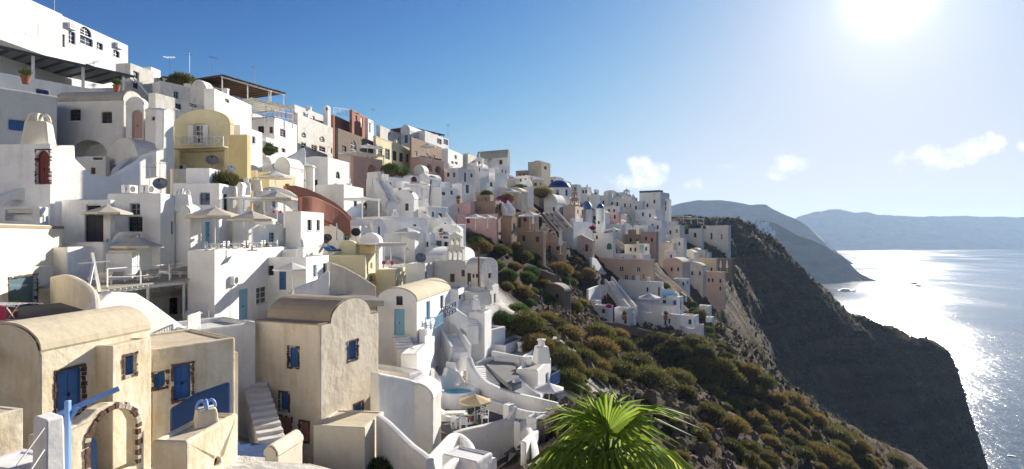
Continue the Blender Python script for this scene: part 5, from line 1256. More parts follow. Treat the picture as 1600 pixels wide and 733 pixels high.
for (n, xc, yt, yb, Y, xl, xr, c) in (('low brown shed left of beige ridge block', 822, 266, 285, 176, 806, 826, 'brown'), ('white house under the beige ridge block', 826, 274, 300, 168, 806, 850, 'white'), ('long white house right of beige ridge block', 868, 276, 300, 196, 846, 880, 'white'),
    ('white flat-roofed house above blue dome', 884, 283, 305, 205, 866, 892, 'white'), ('grey-white house right of big blue dome', 902, 288, 315, 190, 886, 908, 'greywhite'), ('white arched house on ridge behind domes', 918, 292, 318, 200, 906, 924, 'white'),
    ('small white tower house on ridge right of domes', 932, 296, 318, 225, 928, 936, 'white')):
    H(n, xc, yt, yb, Y, xl, xr, 30, 'flat', c, 'cement', ops=[('w', xl+(xc-xl)*.3, yt+5, xl+(xc-xl)*.3+3, yt+10, 'darkmetal'), ('w', xl+(xc-xl)*.68, yt+5, xl+(xc-xl)*.68+3, yt+10, 'darkmetal')])
# ---- the domed church
def dome_church(label, px, ytop, yspring, ydrum, ybase, Y, rpx, col, wall='white', wins=True, n=8):
    k = Y/F; rr = rpx*k; c = P(px, ybase, Y+rr); zs = (yspring); h = lambda y: (ybase-y)*k
    e = empty('church', c, R(20), label, 'church')
    mb = MB(); mb.lathe([(rr*1.04, h(ydrum)-3), (rr*1.04, h(yspring)), (rr*.98, h(yspring)+.05)], n*3); build(mb, 'drum', MATS[wall], e)
    mb = MB(); pr = [(rr*1.10, h(yspring)-.12), (rr*1.10, h(yspring)+.06), (rr*.98, h(yspring)+.08)]; mb.lathe(pr, n*3); build(mb, 'cornice', MATS['white'], e)
    mb = MB(); hh = h(ytop)-h(yspring); mb.lathe([(rr*.99*math.cos(t*math.pi/24), h(yspring)+.05+hh*math.sin(t*math.pi/24)) for t in range(13)], 32); build(mb, 'dome', MATS[col], e, smooth=True)
    if wins:
        for i in range(8):
            t = 2*math.pi*i/8+.2; M = Matrix.Rotation(t, 4, 'Z') @ Matrix.Translation((rr*1.035, 0, 0)); mb = MB(); z0 = h(ydrum)+(h(yspring)-h(ydrum))*.35; z1 = h(yspring)-.4
            mb.prism(hole_outline('a', -.42, .42, z0, z1), lambda u, z, d: M @ Vector((d, u, z)), -.1, .06, holes=[hole_outline('a', -.3, .3, z0+.1, z1-.12)]); w = build(mb, 'window', MATS['lightblue'], e)
            mb = MB(); mb.prism(hole_outline('a', -.3, .3, z0+.1, z1-.12), lambda u, z, d: M @ Vector((d, u, z)), -.1, .015); build(mb, 'pane', MATS['glassdark'], w)
    mb = MB(); mb.tube([(0,0,h(ytop)-.05),(0,0,h(ytop)+1.0)], .06, 6); mb.bar((-.3,0,h(ytop)+.7),(.3,0,h(ytop)+.7),.08); build(mb, 'cross', MATS['whitemetal'], e)
    return e
dome_church('church with big dark blue dome on white drum', 874, 281, 294, 314, 330, 154, 18, 'domeblue')
H('white vaulted nave under the big blue dome', 893, 319, 365, 150, 853, 899, 30, 'flat', 'white', 'white', ops=[('w', 868, 326, 870, 330, 'darkmetal')])
H('white side chapel roof below big blue dome', 870, 318, 350, 146, 850, 884, 30, 'vaultL', 'white', 'white', rise=2.4)
H('pale pink church front beside second dome', 899, 322, 370, 146, 880, 915, 22, 'flat', 'peach', 'white', ops=[('w', 902, 328, 904, 334, 'darkmetal'), ('w', 909, 328, 911, 334, 'darkmetal'), ('d', 905, 344, 909, 354, 'maroon')])
H('white terrace houses below the church front', 896, 346, 385, 138, 872, 925, 30, 'flat', 'white', 'white', ops=[('a', 884, 352, 887, 358, 'darkmetal')])
dome_church('church with lighter blue dome behind pink bell tower', 917, 314, 328, 350, 356, 156, 8.5, 'domelight', wins=False)
H('white square church tower under the smallest blue dome', 940, 326, 362, 160, 931, 946, 28, 'flat', 'white', 'white', ops=[('a', 934, 331, 937, 338, 'darkmetal'), ('a', 934, 342, 937, 350, 'darkmetal')])
dome_church('smallest blue dome with cross on square white tower', 938, 318, 326, 329, 330, 160, 5.6, 'domeblue', wins=False)
def belfry(label, c, rz, w, tiers, col='white', sc=1.0, d=.6):
    """stepped bell wall: tiers = list of (number of arches, height)"""
    e = empty('bell_tower', c, rz, label, 'bell tower'); z = 0.0
    for ti, (n, h) in enumerate(tiers):
        ww = w*(1-.28*ti); hs = []
        cell = ww/n
        for i in range(n):
            u0 = -ww/2+cell*i+cell*.2; hs.append(hole_outline('a', u0, u0+cell*.6, z+h*.18, z+h*.86))
        mp = lambda u, zz, dd: Vector((u, dd, zz))
        mb = MB(); mb.prism([(-ww/2, z), (ww/2, z), (ww/2, z+h), (-ww/2, z+h)], mp, -d/2, d/2, holes=hs); build(mb, 'arcade', MATS[col], e)
        mb = MB(); mb.box((-ww/2-.1, -d/2-.1, z+h), (ww/2+.1, d/2+.1, z+h+.14)); build(mb, 'cornice', MATS[col], e)
        for hh in hs:
            u = sum(p[0] for p in hh[:2])/2; zt = max(p[1] for p in hh); s = cell*.2; mb = MB()
            mb.lathe([(0, zt-.1), (s*.4, zt-.14), (s*.6, zt-.1-s*1.1), (s*1.0, zt-.1-s*2.0), (s*.9, zt-.1-s*2.0), (0, zt-.1-s*1.9)], 10, Matrix.Translation((u, 0, 0))); build(mb, 'bell', MATS['bronze'], e)
        z += h+.14
    mb = MB(); ww = w*(1-.28*(len(tiers)-1))
    mb.prism([(-ww/2, z), (ww/2, z), (0, z+ww*.3)], lambda u, zz, dd: Vector((u, dd, zz)), -d/2, d/2); build(mb, 'pediment', MATS[col], e)
    mb = MB(); mb.bar((0,0,z+ww*.28),(0,0,z+ww*.3+.8),.08); mb.bar((-.25,0,z+ww*.3+.5),(.25,0,z+ww*.3+.5),.08); build(mb, 'cross', MATS[col if col != 'white' else 'whitemetal'], e)
    return e
belfry('white two-tier bell tower with dark bells in village centre', P(713, 410, 66), R(-20), 1.9, [(3, 1.7), (2, 1.1)], 'oldwhite', d=.7)
belfry('pink stepped bell tower beside the big blue dome', P(898, 322, 150), R(-15), 2.2, [(2, 1.8), (1, 1.3)], 'rose')
belfry('small white belfry on chapel below grey-white vault', P(749, 262, 121), R(-15), 1.6, [(1, 1.7)], 'white')
belfry('far white belfry with twin arches on the ridge', P(979, 306, 228), R(-10), 2.4, [(2, 1.9)], 'greywhite')
# ---- far right end of the village
for (n, xc, yt, yb, Y, xl, xr, a, rf, c, wn) in (
    ('long white school-like house on far ridge', 993, 309, 340, 228, 946, 996, 40, 'flat', 'greywhite', [(955, 316), (963, 316), (975, 318), (984, 318)]),
    ('far white house row left of the long ridge house', 950, 305, 335, 222, 926, 953, 38, 'flat', 'greywhite', [(932, 312), (941, 314)]),
    ('white house with dark doorway under far row', 968, 322, 350, 212, 944, 972, 38, 'flat', 'white', [(950, 327), (958, 327)]),
    ('faded pink house below far row', 967, 331, 360, 190, 945, 970, 36, 'flat', 'pink', [(951, 336), (959, 336)]),
    ('tallest block of the white hotel at far end', 1032, 300, 345, 232, 999, 1046, 34, 'flat', 'greywhite', [(1010, 318), (1021, 312)]),
    ('white balcony wing at right of far hotel', 1045, 311, 350, 236, 1034, 1049, 30, 'flat', 'white', [(1038, 315), (1038, 323)]),
    ('lower white wing of far hotel', 1024, 327, 365, 214, 992, 1036, 36, 'flat', 'white', [(1003, 332), (1014, 334)]),
    ('white block with small tower left of far hotel', 1004, 314, 350, 224, 986, 1008, 36, 'flat', 'greywhite', [(992, 322)]),
    ('white step house below far hotel wing', 1034, 345, 385, 200, 1010, 1042, 36, 'flat', 'white', [(1018, 350), (1026, 352)]),
    ('white house with shaded terrace in front of far hotel', 1012, 352, 385, 196, 990, 1022, 36, 'flat', 'white', [(998, 358)]),
    ('white trapezoid house below faded pink house', 972, 351, 378, 176, 946, 977, 34, 'flat', 'white', [(954, 356), (962, 356)]),
    ('brown shaded stone house right of white parasol', 1003, 366, 400, 172, 976, 1010, 36, 'flat', 'brown', [(984, 372), (994, 374)]),
    ('orange-brown house with tall windows', 1025, 362, 400, 168, 1002, 1029, 36, 'flat', 'rose', [(1008, 370), (1017, 372)]),
    ('white house with arched green doors', 958, 364, 400, 150, 918, 962, 34, 'flat', 'white', [(931, 368)]),
    ('cream slope-walled house below green doors', 999, 382, 412, 152, 976, 1006, 34, 'flat', 'cream', [(984, 387), (991, 387)]),
    ('white cube with dark windows near cream house', 1012, 381, 410, 158, 996, 1015, 30, 'flat', 'white', [(1002, 386), (1008, 386)]),
    ('low white wall house above peach mansion', 1004, 398, 425, 146, 960, 1017, 40, 'flat', 'white', [(972, 402), (990, 402)]),
    ('beige stair house with lit ramp', 1052, 380, 425, 186, 1028, 1058, 34, 'flat', 'cream', [(1040, 392)]),
    ('small white house at foot of lit ramp', 1056, 392, 430, 176, 1038, 1060, 34, 'flat', 'white', [(1047, 398)]),
    ('white double house left of cliff ruins', 1062, 352, 400, 214, 1036, 1070, 34, 'flat', 'greywhite', [(1046, 360), (1056, 358)]),
    ('pale house corner beside cliff scrub', 1068, 372, 405, 196, 1054, 1073, 34, 'flat', 'white', [(1060, 378)])):
    ops = [('w', x, y, x+3, y+6, 'darkmetal') for x, y in wn]
    if 'green' in n and 'arched' in n: ops += [('da', 948, 380, 956, 390, 'greenwood')]
    H(n, xc, yt, yb, Y, xl, xr, a, rf, c, 'cement', ops=ops)
H('dark roofed top storey of far white hotel', 1031, 297, 303, 233, 999, 1036, 34, 'flat', 'darkgrey', 'darkgrey', paved=False, skirt=.3)
H('long white cliff-edge hotel with terrace awning', 1096, 357, 388, 250, 1046, 1100, 44, 'flat', 'greywhite', 'cement', ops=[('w', 1060, 352, 1076, 366, 'darkmetal'), ('w', 1084, 364, 1088, 371, 'darkmetal')])
H('white cliff-edge house last on the rim', 1138, 352, 388, 262, 1094, 1142, 50, 'flat', 'greywhite', 'cement', ops=[('w', 1088, 352, 1096, 358, 'brownwood'), ('w', 1098, 353, 1103, 358, 'brownwood'), ('w', 1110, 364, 1113, 374, 'darkmetal'), ('w', 1126, 366, 1129, 374, 'darkmetal')])
pergola('pale awning terrace on the cliff edge', 1044, 338, 246, 1080, 52, 6, 2.4, 'whitewood', 'whitecanvas', 1.2, 4)
pergola('second flat awning at the cliff edge', 1080, 342, 252, 1100, 52, 6, 2.4, 'whitewood', 'whitecanvas', 1.2, 3)
H('gabled pale pink chapel with maroon door', 926, 377, 398, 138, 890, 929, 32, 'gableL', 'peach', 'cement', rise=1.5, ops=[('w', 909, 387, 912, 392, 'whitewood'), ('d', 914, 382, 919, 393, 'maroon'), ('w', 921, 388, 924, 393, 'whitewood')])
mansion = H('peach two-storey mansion with white window frames', 1020, 405, 452, 140, 934, 1023, 46, 'flat', 'peach', 'cement', trim='white',
  ops=[('w', 967, 416, 974, 424), ('w', 994, 417, 1000, 425), ('w', 975, 430, 981, 440), ('w', 986, 430, 991, 439), ('d', 994, 430, 1000, 443), ('w', 1003, 428, 1007, 437), ('d', 967, 432, 973, 446)])
wallp('white sloping wall at left of peach mansion', 925, 134, 24, [(925, 402), (932, 404), (945, 424), (962, 436)], 450, .6, 'white')
H('white terrace house with two arched niches below mansion', 1034, 441, 492, 132, 966, 1037, 42, 'flat', 'white', 'white', ops=[('w', 1010, 449, 1013, 456, 'darkmetal'), ('d', 1028, 449, 1031, 466, 'brownwood'), ('n', 983, 467, 995, 482), ('n', 1005, 466, 1018, 484)])
H('white block with infinity pool on its roof', 1062, 464, 492, 127, 1030, 1068, 36, 'flat', 'white', 'white', par=.1, ops=[])
def roofpool():
    z = P(1045, 462, 128).z
    mb = MB(); ps = [P(1036, 463.6, 129), P(1059, 463.8, 128), P(1057, 459.5, 132.5), P(1038, 459.5, 133)]
    zt = P(1062, 464, 127).z+.04; e = empty('roof_pool', Vector((ps[0].x, ps[0].y, zt-.3)), 0, 'pale turquoise infinity pool on white roof', 'pool')
    o = Vector(e.location)
    mb.add([Vector((p.x, p.y, zt))-o for p in ps]+[Vector((p.x, p.y, zt-.5))-o for p in ps], [(0,1,2,3),(0,1,5,4),(1,2,6,5),(2,3,7,6),(3,0,4,7)]); build(mb, 'water', MATS['pool'], e)
roofpool()
cwall('white curved wall behind infinity pool', [(1033, 450, 131), (1042, 452, 132), (1055, 455, 133), (1060, 460, 131)], 2.0, .5, 'white')
H('lowest white house with tall narrow windows above scrub path', 1060, 492, 520, 119, 984, 1064, 44, 'flat', 'white', 'grey', par=.8, ops=[('w', 1007, 502, 1010, 510, 'bluewood'), ('w', 1016, 506, 1018, 511, 'bluewood'), ('w', 1038, 500, 1041, 508, 'darkmetal'), ('w', 1044, 498, 1047, 506, 'darkmetal')])
H('white niche wall behind lowest terrace', 1052, 478, 500, 125, 984, 1058, 42, 'flat', 'white', 'white', ops=[('n', 1012, 486, 1024, 498)])
cwall('long white stair wall descending from mansion', [(946, 436, 131), (958, 450, 128), (972, 466, 124), (985, 480, 120), (992, 490, 118)], 2.4, .5, 'white')
cwall('second white stair wall beside long stair wall', [(956, 432, 133), (968, 446, 130), (982, 464, 126), (994, 478, 121)], 2.2, .5, 'white')
stairs('long pale stairs descending from peach mansion', (988, 492, 118.5), (952, 440, 131), 1.6, 20, 'greywhite')
H('white terrace cube with umbrella-topped deck at left of stair wall', 952, 478, 505, 116, 928, 958, 34, 'flat', 'white', 'greywhite', par=.5)
cwall('curved white wall around left terrace of white complex', [(918, 452, 122), (928, 448, 126), (940, 445, 129), (947, 446, 130)], 5, .5, 'white')
H('white stepped end houses at left of white complex', 932, 470, 505, 121, 918, 940, 34, 'flat', 'white', 'white')
H('white columned porch in middle of complex', 982, 482, 512, 117, 960, 990, 36, 'flat', 'white', 'white', ops=[('d', 975, 488, 979, 506, 'brownwood')])
H('white rounded end terrace overlooking scrub', 1084, 494, 522, 118, 1062, 1092, 36, 'flat', 'white', 'white', par=.6)
cwall('white curved parapet at right end of complex', [(1064, 508, 116), (1075, 512, 114), (1088, 512, 114), (1098, 506, 117)], 2.6, .5, 'white')
H('white gate block at far right of complex', 1097, 507, 530, 113, 1086, 1099, 36, 'flat', 'white', 'white')
cwall('stone-edged path wall below white complex', [(905, 503, 108), (930, 501, 109), (965, 505, 110), (1000, 513, 111), (1030, 520, 112), (1065, 524, 113)], 1.6, .5, 'drystone', sub=4)
H('ruined stone vault among shrubs', 882, 456, 478, 96, 845, 892, 36, 'vaultL', 'drystone', 'cement', rise=1.2, ops=[('a', 868, 459, 872, 466, 'darkmetal')])
# far right lower group
for (n, xc, yt, yb, Y, xl, xr, a, rf, c, wn) in (
    ('peach barrel-vaulted house in shade near cliff', 1066, 412, 440, 170, 1036, 1078, 36, 'vaultL', 'peach', [(1048, 418), (1058, 418)]),
    ('sand flat house against dark cliff', 1119, 404, 430, 208, 1080, 1122, 40, 'flat', 'sand', [(1088, 420), (1110, 418)]),
    ('pale grey vault house beside sand house', 1098, 418, 450, 192, 1068, 1104, 38, 'vaultL', 'greywhite', [(1080, 424), (1092, 424)]),
    ('rose house with two storeys lowest at dark cliff', 1131, 425, 460, 190, 1094, 1134, 40, 'flat', 'peach', [(1106, 435), (1112, 435), (1124, 436), (1124, 448)]),
    ('ruined grey wall house at cliff', 1144, 404, 418, 216, 1114, 1148, 42, 'flat', 'drystone', []),
    ('white stepped wall house above rose house', 1080, 404, 425, 196, 1056, 1084, 36, 'flat', 'white', [(1064, 408)]),
    ('white terrace house on green slope', 1072, 436, 452, 160, 1052, 1078, 38, 'flat', 'white', []),
    ('low white ledge house among shrubs right of complex', 1108, 478, 496, 140, 1092, 1112, 38, 'flat', 'white', [(1098, 484)]),
    ('lowest small white hut among shrubs right of complex', 1112, 496, 506, 132, 1102, 1116, 38, 'flat', 'white', [])):
    H(n, xc, yt, yb, Y, xl, xr, a, rf, c, 'cement', ops=[('w', x, y, x+3, y+6, 'darkmetal') for x, y in wn])
cwall('white path wall running down from peach vault', [(1020, 425, 150), (1032, 432, 152), (1046, 442, 154), (1060, 452, 152), (1072, 462, 148)], 1.6, .5, 'white')
# timber ruin with long beams beside the church
def ruin():
    e = empty('timber_ruin', P(860, 362, 120), 0, 'dark slanting timber beams of roofless ruin below the domes', 'ruin'); o = Vector(e.location)
    for i in range(5):
        mb = MB(); mb.bar(P(842+i*7, 334-i*1.0, 134-i*.6)-o, P(866+i*7, 362-i*1.2, 120-i*.5)-o, .35, .4); build(mb, 'beam', MATS['palestone'], e)
    mb = MB(); mb.bar(P(836, 336, 132)-o, P(868, 335, 134)-o, .4); build(mb, 'beam', MATS['brownwood'], e)
    for x in (838, 850, 863): mb = MB(); mb.bar(P(x, 335, 132)-o, P(x, 358, 132)-o, .3); build(mb, 'post', MATS['brownwood'], e)
ruin()

# steps and walls between the middle houses
for (t, a, b, w, n) in (('white steps beside red flower pot below gabled house', (704, 358, 84), (684, 334, 88), 1.3, 12), ('white steps left of arched red door', (636, 302, 88), (628, 280, 94), 1.2, 12), ('white crumbling steps down the stair buttress', (612, 318, 82), (588, 276, 86), 1.4, 16), ('white steps between bell tower and glazed house', (690, 400, 72), (676, 384, 76), 1.2, 8),
    ('white steps up to brown flat house', (798, 334, 104), (786, 318, 108), 1.3, 10), ('white steps under maroon window terrace', (420, 268, 66), (412, 246, 70), 1.2, 10), ('white steps beside chapel lane', (720, 552, 51), (700, 520, 55), 1.4, 12), ('white steps from lane to weathered block', (738, 512, 55), (724, 470, 59), 1.2, 14)):
    stairs(t, a, b, w, n, 'white', side='white' if w > 1.25 else None)
for (t, pts, h, c) in (('white parapet along terrace under arched red door', [(600, 302, 84), (620, 306, 85), (640, 312, 84)], 1.4, 'white'), ('white parapet zigzag right of gabled centre house', [(660, 330, 84), (676, 342, 83), (700, 352, 82), (716, 362, 82)], 1.6, 'white'),
    ('white curved parapet before long flat house', [(548, 345, 66), (580, 342, 67), (620, 345, 68), (660, 358, 70)], 1.6, 'white'), ('white parapet round glazed gabled house yard', [(676, 398, 72), (690, 404, 70), (706, 404, 69)], 1.5, 'white'),
    ('stained parapet beside weathered vault house', [(700, 446, 61), (716, 452, 60), (740, 456, 59), (764, 452, 60)], 1.6, 'oldwhite'), ('low white parapet above chapel balconies', [(700, 476, 55), (712, 482, 54), (730, 494, 54)], 1.5, 'white'),
    ('white garden parapet above white parasol terrace', [(398, 300, 54), (420, 292, 55), (446, 296, 55), (462, 306, 54)], 1.4, 'white'), ('dry stone terrace wall in gully', [(800, 448, 88), (820, 452, 88), (842, 462, 88)], 1.4, 'drystone'), ('upper dry stone wall in gully', [(810, 418, 100), (840, 420, 100), (870, 430, 98)], 1.2, 'drystone')):
    cwall(t, pts, h, .45, c)

for (t, pts, h, c) in (('low white kerb round grey terrace above palm', [(800, 636, 44.5), (830, 643, 43.5), (858, 643, 44), (874, 634, 46)], .9, 'white'), ('white seat wall below sweeping stair wall', [(762, 622, 46), (785, 629, 45), (806, 636, 44)], .9, 'white'),
    ('white lane wall curving down left of palm', [(826, 668, 39), (834, 690, 36.5), (838, 716, 34), (836, 745, 32)], 1.6, 'white'), ('white parapet along bottom edge yard', [(676, 745, 28.5), (694, 730, 29.5), (712, 716, 31), (740, 709, 33), (772, 716, 32)], 1.3, 'white'),
    ('white kerb above plunge pool steps', [(680, 592, 50), (700, 598, 49.5), (724, 606, 49.5)], .9, 'white'), ('white wall between roof-hatch cube and pool', [(676, 575, 45), (684, 590, 45.5), (686, 606, 46)], 2.0, 'white'),
    ('white rolling parapet on upper scrub terrace', [(770, 548, 57), (790, 552, 56), (812, 556, 55.5), (838, 560, 54)], 1.2, 'white'), ('white zigzag parapet beside sun terrace', [(744, 566, 55), (760, 560, 56), (778, 556, 57)], 1.2, 'white')):
    cwall(t, pts, h, .4, c)
H('white boxy planter terrace right of stained wall', 838, 654, 690, 40, 822, 852, 34, 'flat', 'white', 'cement', par=.3)
H('small white washroom block beside chapel balconies', 712, 566, 605, 49.5, 696, 724, 20, 'flat', 'white', 'cement', par=.2)
_o = 'first second third fourth fifth sixth seventh eighth ninth tenth eleventh twelfth thirteenth fourteenth fifteenth sixteenth seventeenth eighteenth nineteenth'.split()
_t = 'twenty thirty forty fifty sixty seventy eighty ninety'.split()
def ordinal(i):
    n = i+1
    if n < 20: return _o[n-1]
    if n % 10 == 0: return _t[n//10-2][:-1]+'ieth'
    return _t[n//10-2]+'-'+_o[n % 10-1]
# ------------------------------------------------------------------ things on terraces and roofs
umbrella('largest cream parasol on roof terrace, left of two', P(336, 392, 43.5), .2, 1.28, r=1.65)
umbrella('cream parasol on roof terrace right of the largest', P(394, 392, 42.8), .5, 1.15)
umbrella('cream parasol above the pergola with cushions', P(433, 352, 50.5), .3, 1.15)
umbrella('white parasol on garden terrace before cream wall', P(430, 312, 57), .1, 1.1, col='whitecanvas')
umbrella('white parasol at window of long white house', P(456, 458, 46), .4, .95, col='whitecanvas')
for (t, x, y, Y, s) in (('beside oval-window house', 476, 283, 72, .9), ('on terrace under arched red door', 655, 312, 85, 1.1), ('near turquoise bench and bell tower', 636, 390, 67, 1.0), ('in front of pink cottage', 743, 362, 92, 1.1),
    ('among bushes right of pink cottage', 762, 360, 94, 1.0), ('on large brown terrace block', 828, 362, 109, 1.5), ('in flower garden above brown houses', 798, 322, 118, 1.4), ('below trapezoid white house', 958, 376, 164, 1.5), ('on lowest white terrace', 1015, 489, 121, 1.6),
    ('outside dark stone house, left of pair', 574, 246, 97, .9), ('outside dark stone house, right of pair', 588, 247, 98, .9), ('on red-brown arched terrace', 669, 246, 118, 1.1), ('at foot of sweeping stair wall', 858, 640, 44.5, .8), ('behind glazed gabled house', 700, 388, 74, .8), ('right of maroon window house', 405, 243, 70, .8)):
    umbrella('white parasol '+t, P(x, y, Y), .3, s, col='whitecanvas')
closed_umbrella('furled pale parasol on cream terrace block', P(526, 390, 56.5), 0, .95)
for (t, x, y, Y, s) in (('on brown terrace corner', 876, 398, 114, 1.9), ('standing on brown terrace block, right', 833, 360, 107, 1.2), ('on left terrace of white complex', 937, 478, 118, 1.9), ('at dark cliff, left of two', 1126, 426, 190, 1.6), ('at dark cliff, right of two', 1136, 426, 190, 1.6), ('below rose cliff house', 1132, 455, 186, 1.5)):
    closed_umbrella('furled white parasol '+t, P(x, y, Y), 0, s)
# tables and chairs on the restaurant roof
r_, l_ = axes(0)
for i in range(6):
    p = on_roof(houseM, .06+.155*i, .30, -.04)
    table('restaurant roof table, %s from the left' % 'first second third fourth fifth sixth'.split()[i], p, .2, 1.0, round_=False)
    for k, s in enumerate((-1, 1)):
        chair('white roof terrace chair %s of the %s table' % (('left', 'right')[k], 'first second third fourth fifth sixth'.split()[i]), p+r_*(s*.75), (math.pi/2 if s > 0 else -math.pi/2)*-1+.15, 1.0)
for i, (x, y) in enumerate(((.35, .6), (.55, .7), (.72, .65), (.9, .6))):
    pot('potted plant on parasol terrace, %s' % ('behind largest parasol', 'under pergola post', 'beside dark bench', 'at right corner')[i], on_roof(houseM, x, y, -.04), 0, .9)
def seated_person(label, loc, rz, top='greymetal'):
    e = empty('person', loc, rz, label, 'person')
    J = {'pelvis': (0,0,.5), 'waist': (0,.02,.68), 'chest': (0,.05,.90), 'neck': (0,.08,1.06), 'head': (0,.11,1.20), 'crown': (0,.10,1.30)}
    names = list(J); vs = [J[n] for n in names]; rad = [.17, .145, .17, .055, .085, .07]; ed = [(0,1),(1,2),(2,3),(3,4),(4,5)]
    def chain(st, pts, rs):
        pr = st
        for p, r in zip(pts, rs): vs.append(p); rad.append(r); ed.append((pr, len(vs)-1)); pr = len(vs)-1
    for s in (-1, 1):
        chain(0, [(s*.11,.06,.48), (s*.14,.46,.50), (s*.14,.48,.10), (s*.14,.60,.05)], [.10, .075, .05, .04])
        chain(2, [(s*.21,.05,.96), (s*.25,.10,.70), (s*.18,.34,.66), (s*.15,.44,.67)], [.065, .05, .038, .035])
    me = bpy.data.meshes.new('body'); me.from_pydata(vs, ed, []); o = link('body', me, e)
    me.materials.append(MATS[top])
    m = o.modifiers.new('skin', 'SKIN'); sv = me.skin_vertices[0].data if me.skin_vertices else None
    if sv is None:
        bm = bmesh.new(); bm.from_mesh(me); bm.verts.layers.skin.verify(); bm.to_mesh(me); bm.free(); sv = me.skin_vertices[0].data
    for i, r in enumerate(rad): sv[i].radius = (r, r)
    sv[0].use_root = True
    o.modifiers.new('sub', 'SUBSURF').levels = 1; o.modifiers['sub'].render_levels = 1
    mb = MB(); mb.lathe([(0, .13), (.075, .10), (.105, .03), (.10, -.05), (.06, -.09)], 12, Matrix.Translation((0, .075, 1.22))); build(mb, 'hair', MATS['darkhair'], e, smooth=True)
    mb = MB(); mb.lathe([(0, .10), (.05, .085), (.08, .03), (.075, -.05), (.03, -.11), (0, -.115)], 12, Matrix.Translation((0, .125, 1.20))); build(mb, 'face', MATS['skin'], e, smooth=True)
    return e
pz = P(412, 334, 49.5); seated_person('person in grey shirt seated under white pergola', pz-Vector((0,0,.9)), -1.6)
mb = MB(); mb.box((-.9, -.3, 0), (.9, .3, .45)); bn = build(mb, 'bench', MATS['white'], bevel=.05); bn.location = pz-Vector((0,0,.92)); tag(bn, 'white masonry bench under seated person', 'bench')
for (t, x, y, Y, s, c) in (('red seat cushion pile under white pergola', 430, 334, 49.6, .55, 'pinkcloth'), ('pink patterned cushions on white laundry terrace', 602, 414, 56, .8, 'pinkcloth')):
    e = empty('cushions', P(x, y, Y), .3, t, 'cushion')
    for k in range(3):
        mb = MB(); mb.box((-.4*s+k*.5*s, -.3*s, .05), (.0*s+k*.5*s, .2*s, .5*s), Matrix.Rotation(.15*k, 4, 'X')); build(mb, 'cushion', MATS[c if k != 1 else 'whitecanvas'], e, bevel=.08)
lounger('blue-cushioned lounger on cream terrace block', P(508, 399, 55.5), 1.2, 1.1, col='bluecloth')
lounger('second blue-cushioned lounger beside furled parasol', P(515, 397, 56.5), 1.0, 1.1, col='bluecloth', frame='lightblue')
for (t, x, y, Y, rz, s) in (('on roof of white cube house, left of row', 196, 302, 43.5, -.1, 1.0), ('on roof of white cube house, second of row', 203, 302, 43.6, -.1, 1.0), ('on roof of white cube house, third of row', 224, 302, 43.4, -.1, 1.0), ('on roof of white cube house, last of row', 232, 302, 43.5, -.1, 1.0), ('on round tank house near bell tower', 655, 414, 66, .2, .9), ('behind round-window house', 478, 172, 100, .3, 1.1)):
    ac_unit('air conditioner '+t, P(x, y, Y), rz, s)
def on_m(px, py):
    C = P(335, 391, 39.5); r, l = axes(0); u = solve_len(C, r, px); p = C+r*u; p.z = (CY-py)/F*p.y; return p
ac_unit('air conditioner on sunlit wall of long white house', on_m(363, 445), -R(0), 1.1)
dish('grey satellite dish on white cube house', P(251, 306, 42.6), -1.2, 1.1)
dish('dark satellite dish left of olive house', P(512, 384, 60), -1.4, 1.0, col='darkmetal'); dish('satellite dish on long white flat house', P(556, 376, 61), -1.3, 1.1, col='darkmetal')
dish('satellite dish above the white slit-door house', P(657, 418, 63.5), -1.2, 1.3, col='greymetal'); dish('white satellite dish on yellow garden corner', P(361, 275, 52), -1.0, .8, col='whitemetal')
antenna('aerial on white cube house, left of dish', P(234, 300, 43), .5, .9); antenna('aerial on white cube house, right of dish', P(250, 296, 43), .2, .95)
for i, (x, y, Y) in enumerate(((265, 122, 74), (296, 116, 78), (333, 120, 80), (398, 133, 86), (583, 192, 118), (700, 212, 146))):
    antenna('thin skyline mast %s' % ('at left end of highest pergola', 'in middle of highest pergola', 'between two dark pergolas', 'above second dark pergola', 'beside narrow white ridge block', 'right of brown roof pergola')[i], P(x, y, Y), .4*i, 1.3)
for i, (x, y, Y, c, st) in enumerate(((378, 296, 50, 'white', 'cap'), (395, 292, 51, 'cream', 'arch'), (520, 345, 70, 'white', 'cap'), (615, 340, 72, 'white', 'cap'), (660, 300, 88, 'white', 'arch'), (664, 322, 86, 'white', 'cap'), (735, 262, 120, 'white', 'cap'), (742, 480, 57, 'white', 'cap'), (762, 450, 60, 'oldwhite', 'arch'), (700, 262, 130, 'white', 'cap'), (952, 300, 226, 'greywhite', 'cap'), (960, 302, 226, 'greywhite', 'cap'), (990, 306, 228, 'greywhite', 'cap'))):
    chimney('%s chimney %s' % ('cream' if c == 'cream' else 'white', ('on buttress below tan wall', 'left of garden parasol', 'on long flat white roof', 'on wide white roof terraces', 'beside white parasol terrace', 'on gabled centre house', 'left of little belfry', 'on small block with round pot', 'on weathered retaining block', 'on glass balcony ridge house', 'on far row, left', 'on far row, middle', 'on far ridge beside hotel')[i]), P(x, y+(0 if i < 10 else 5), Y)+Vector((0, .8, -.3)), .3, 1.0 if i < 10 else 1.6, col=c, style=st)
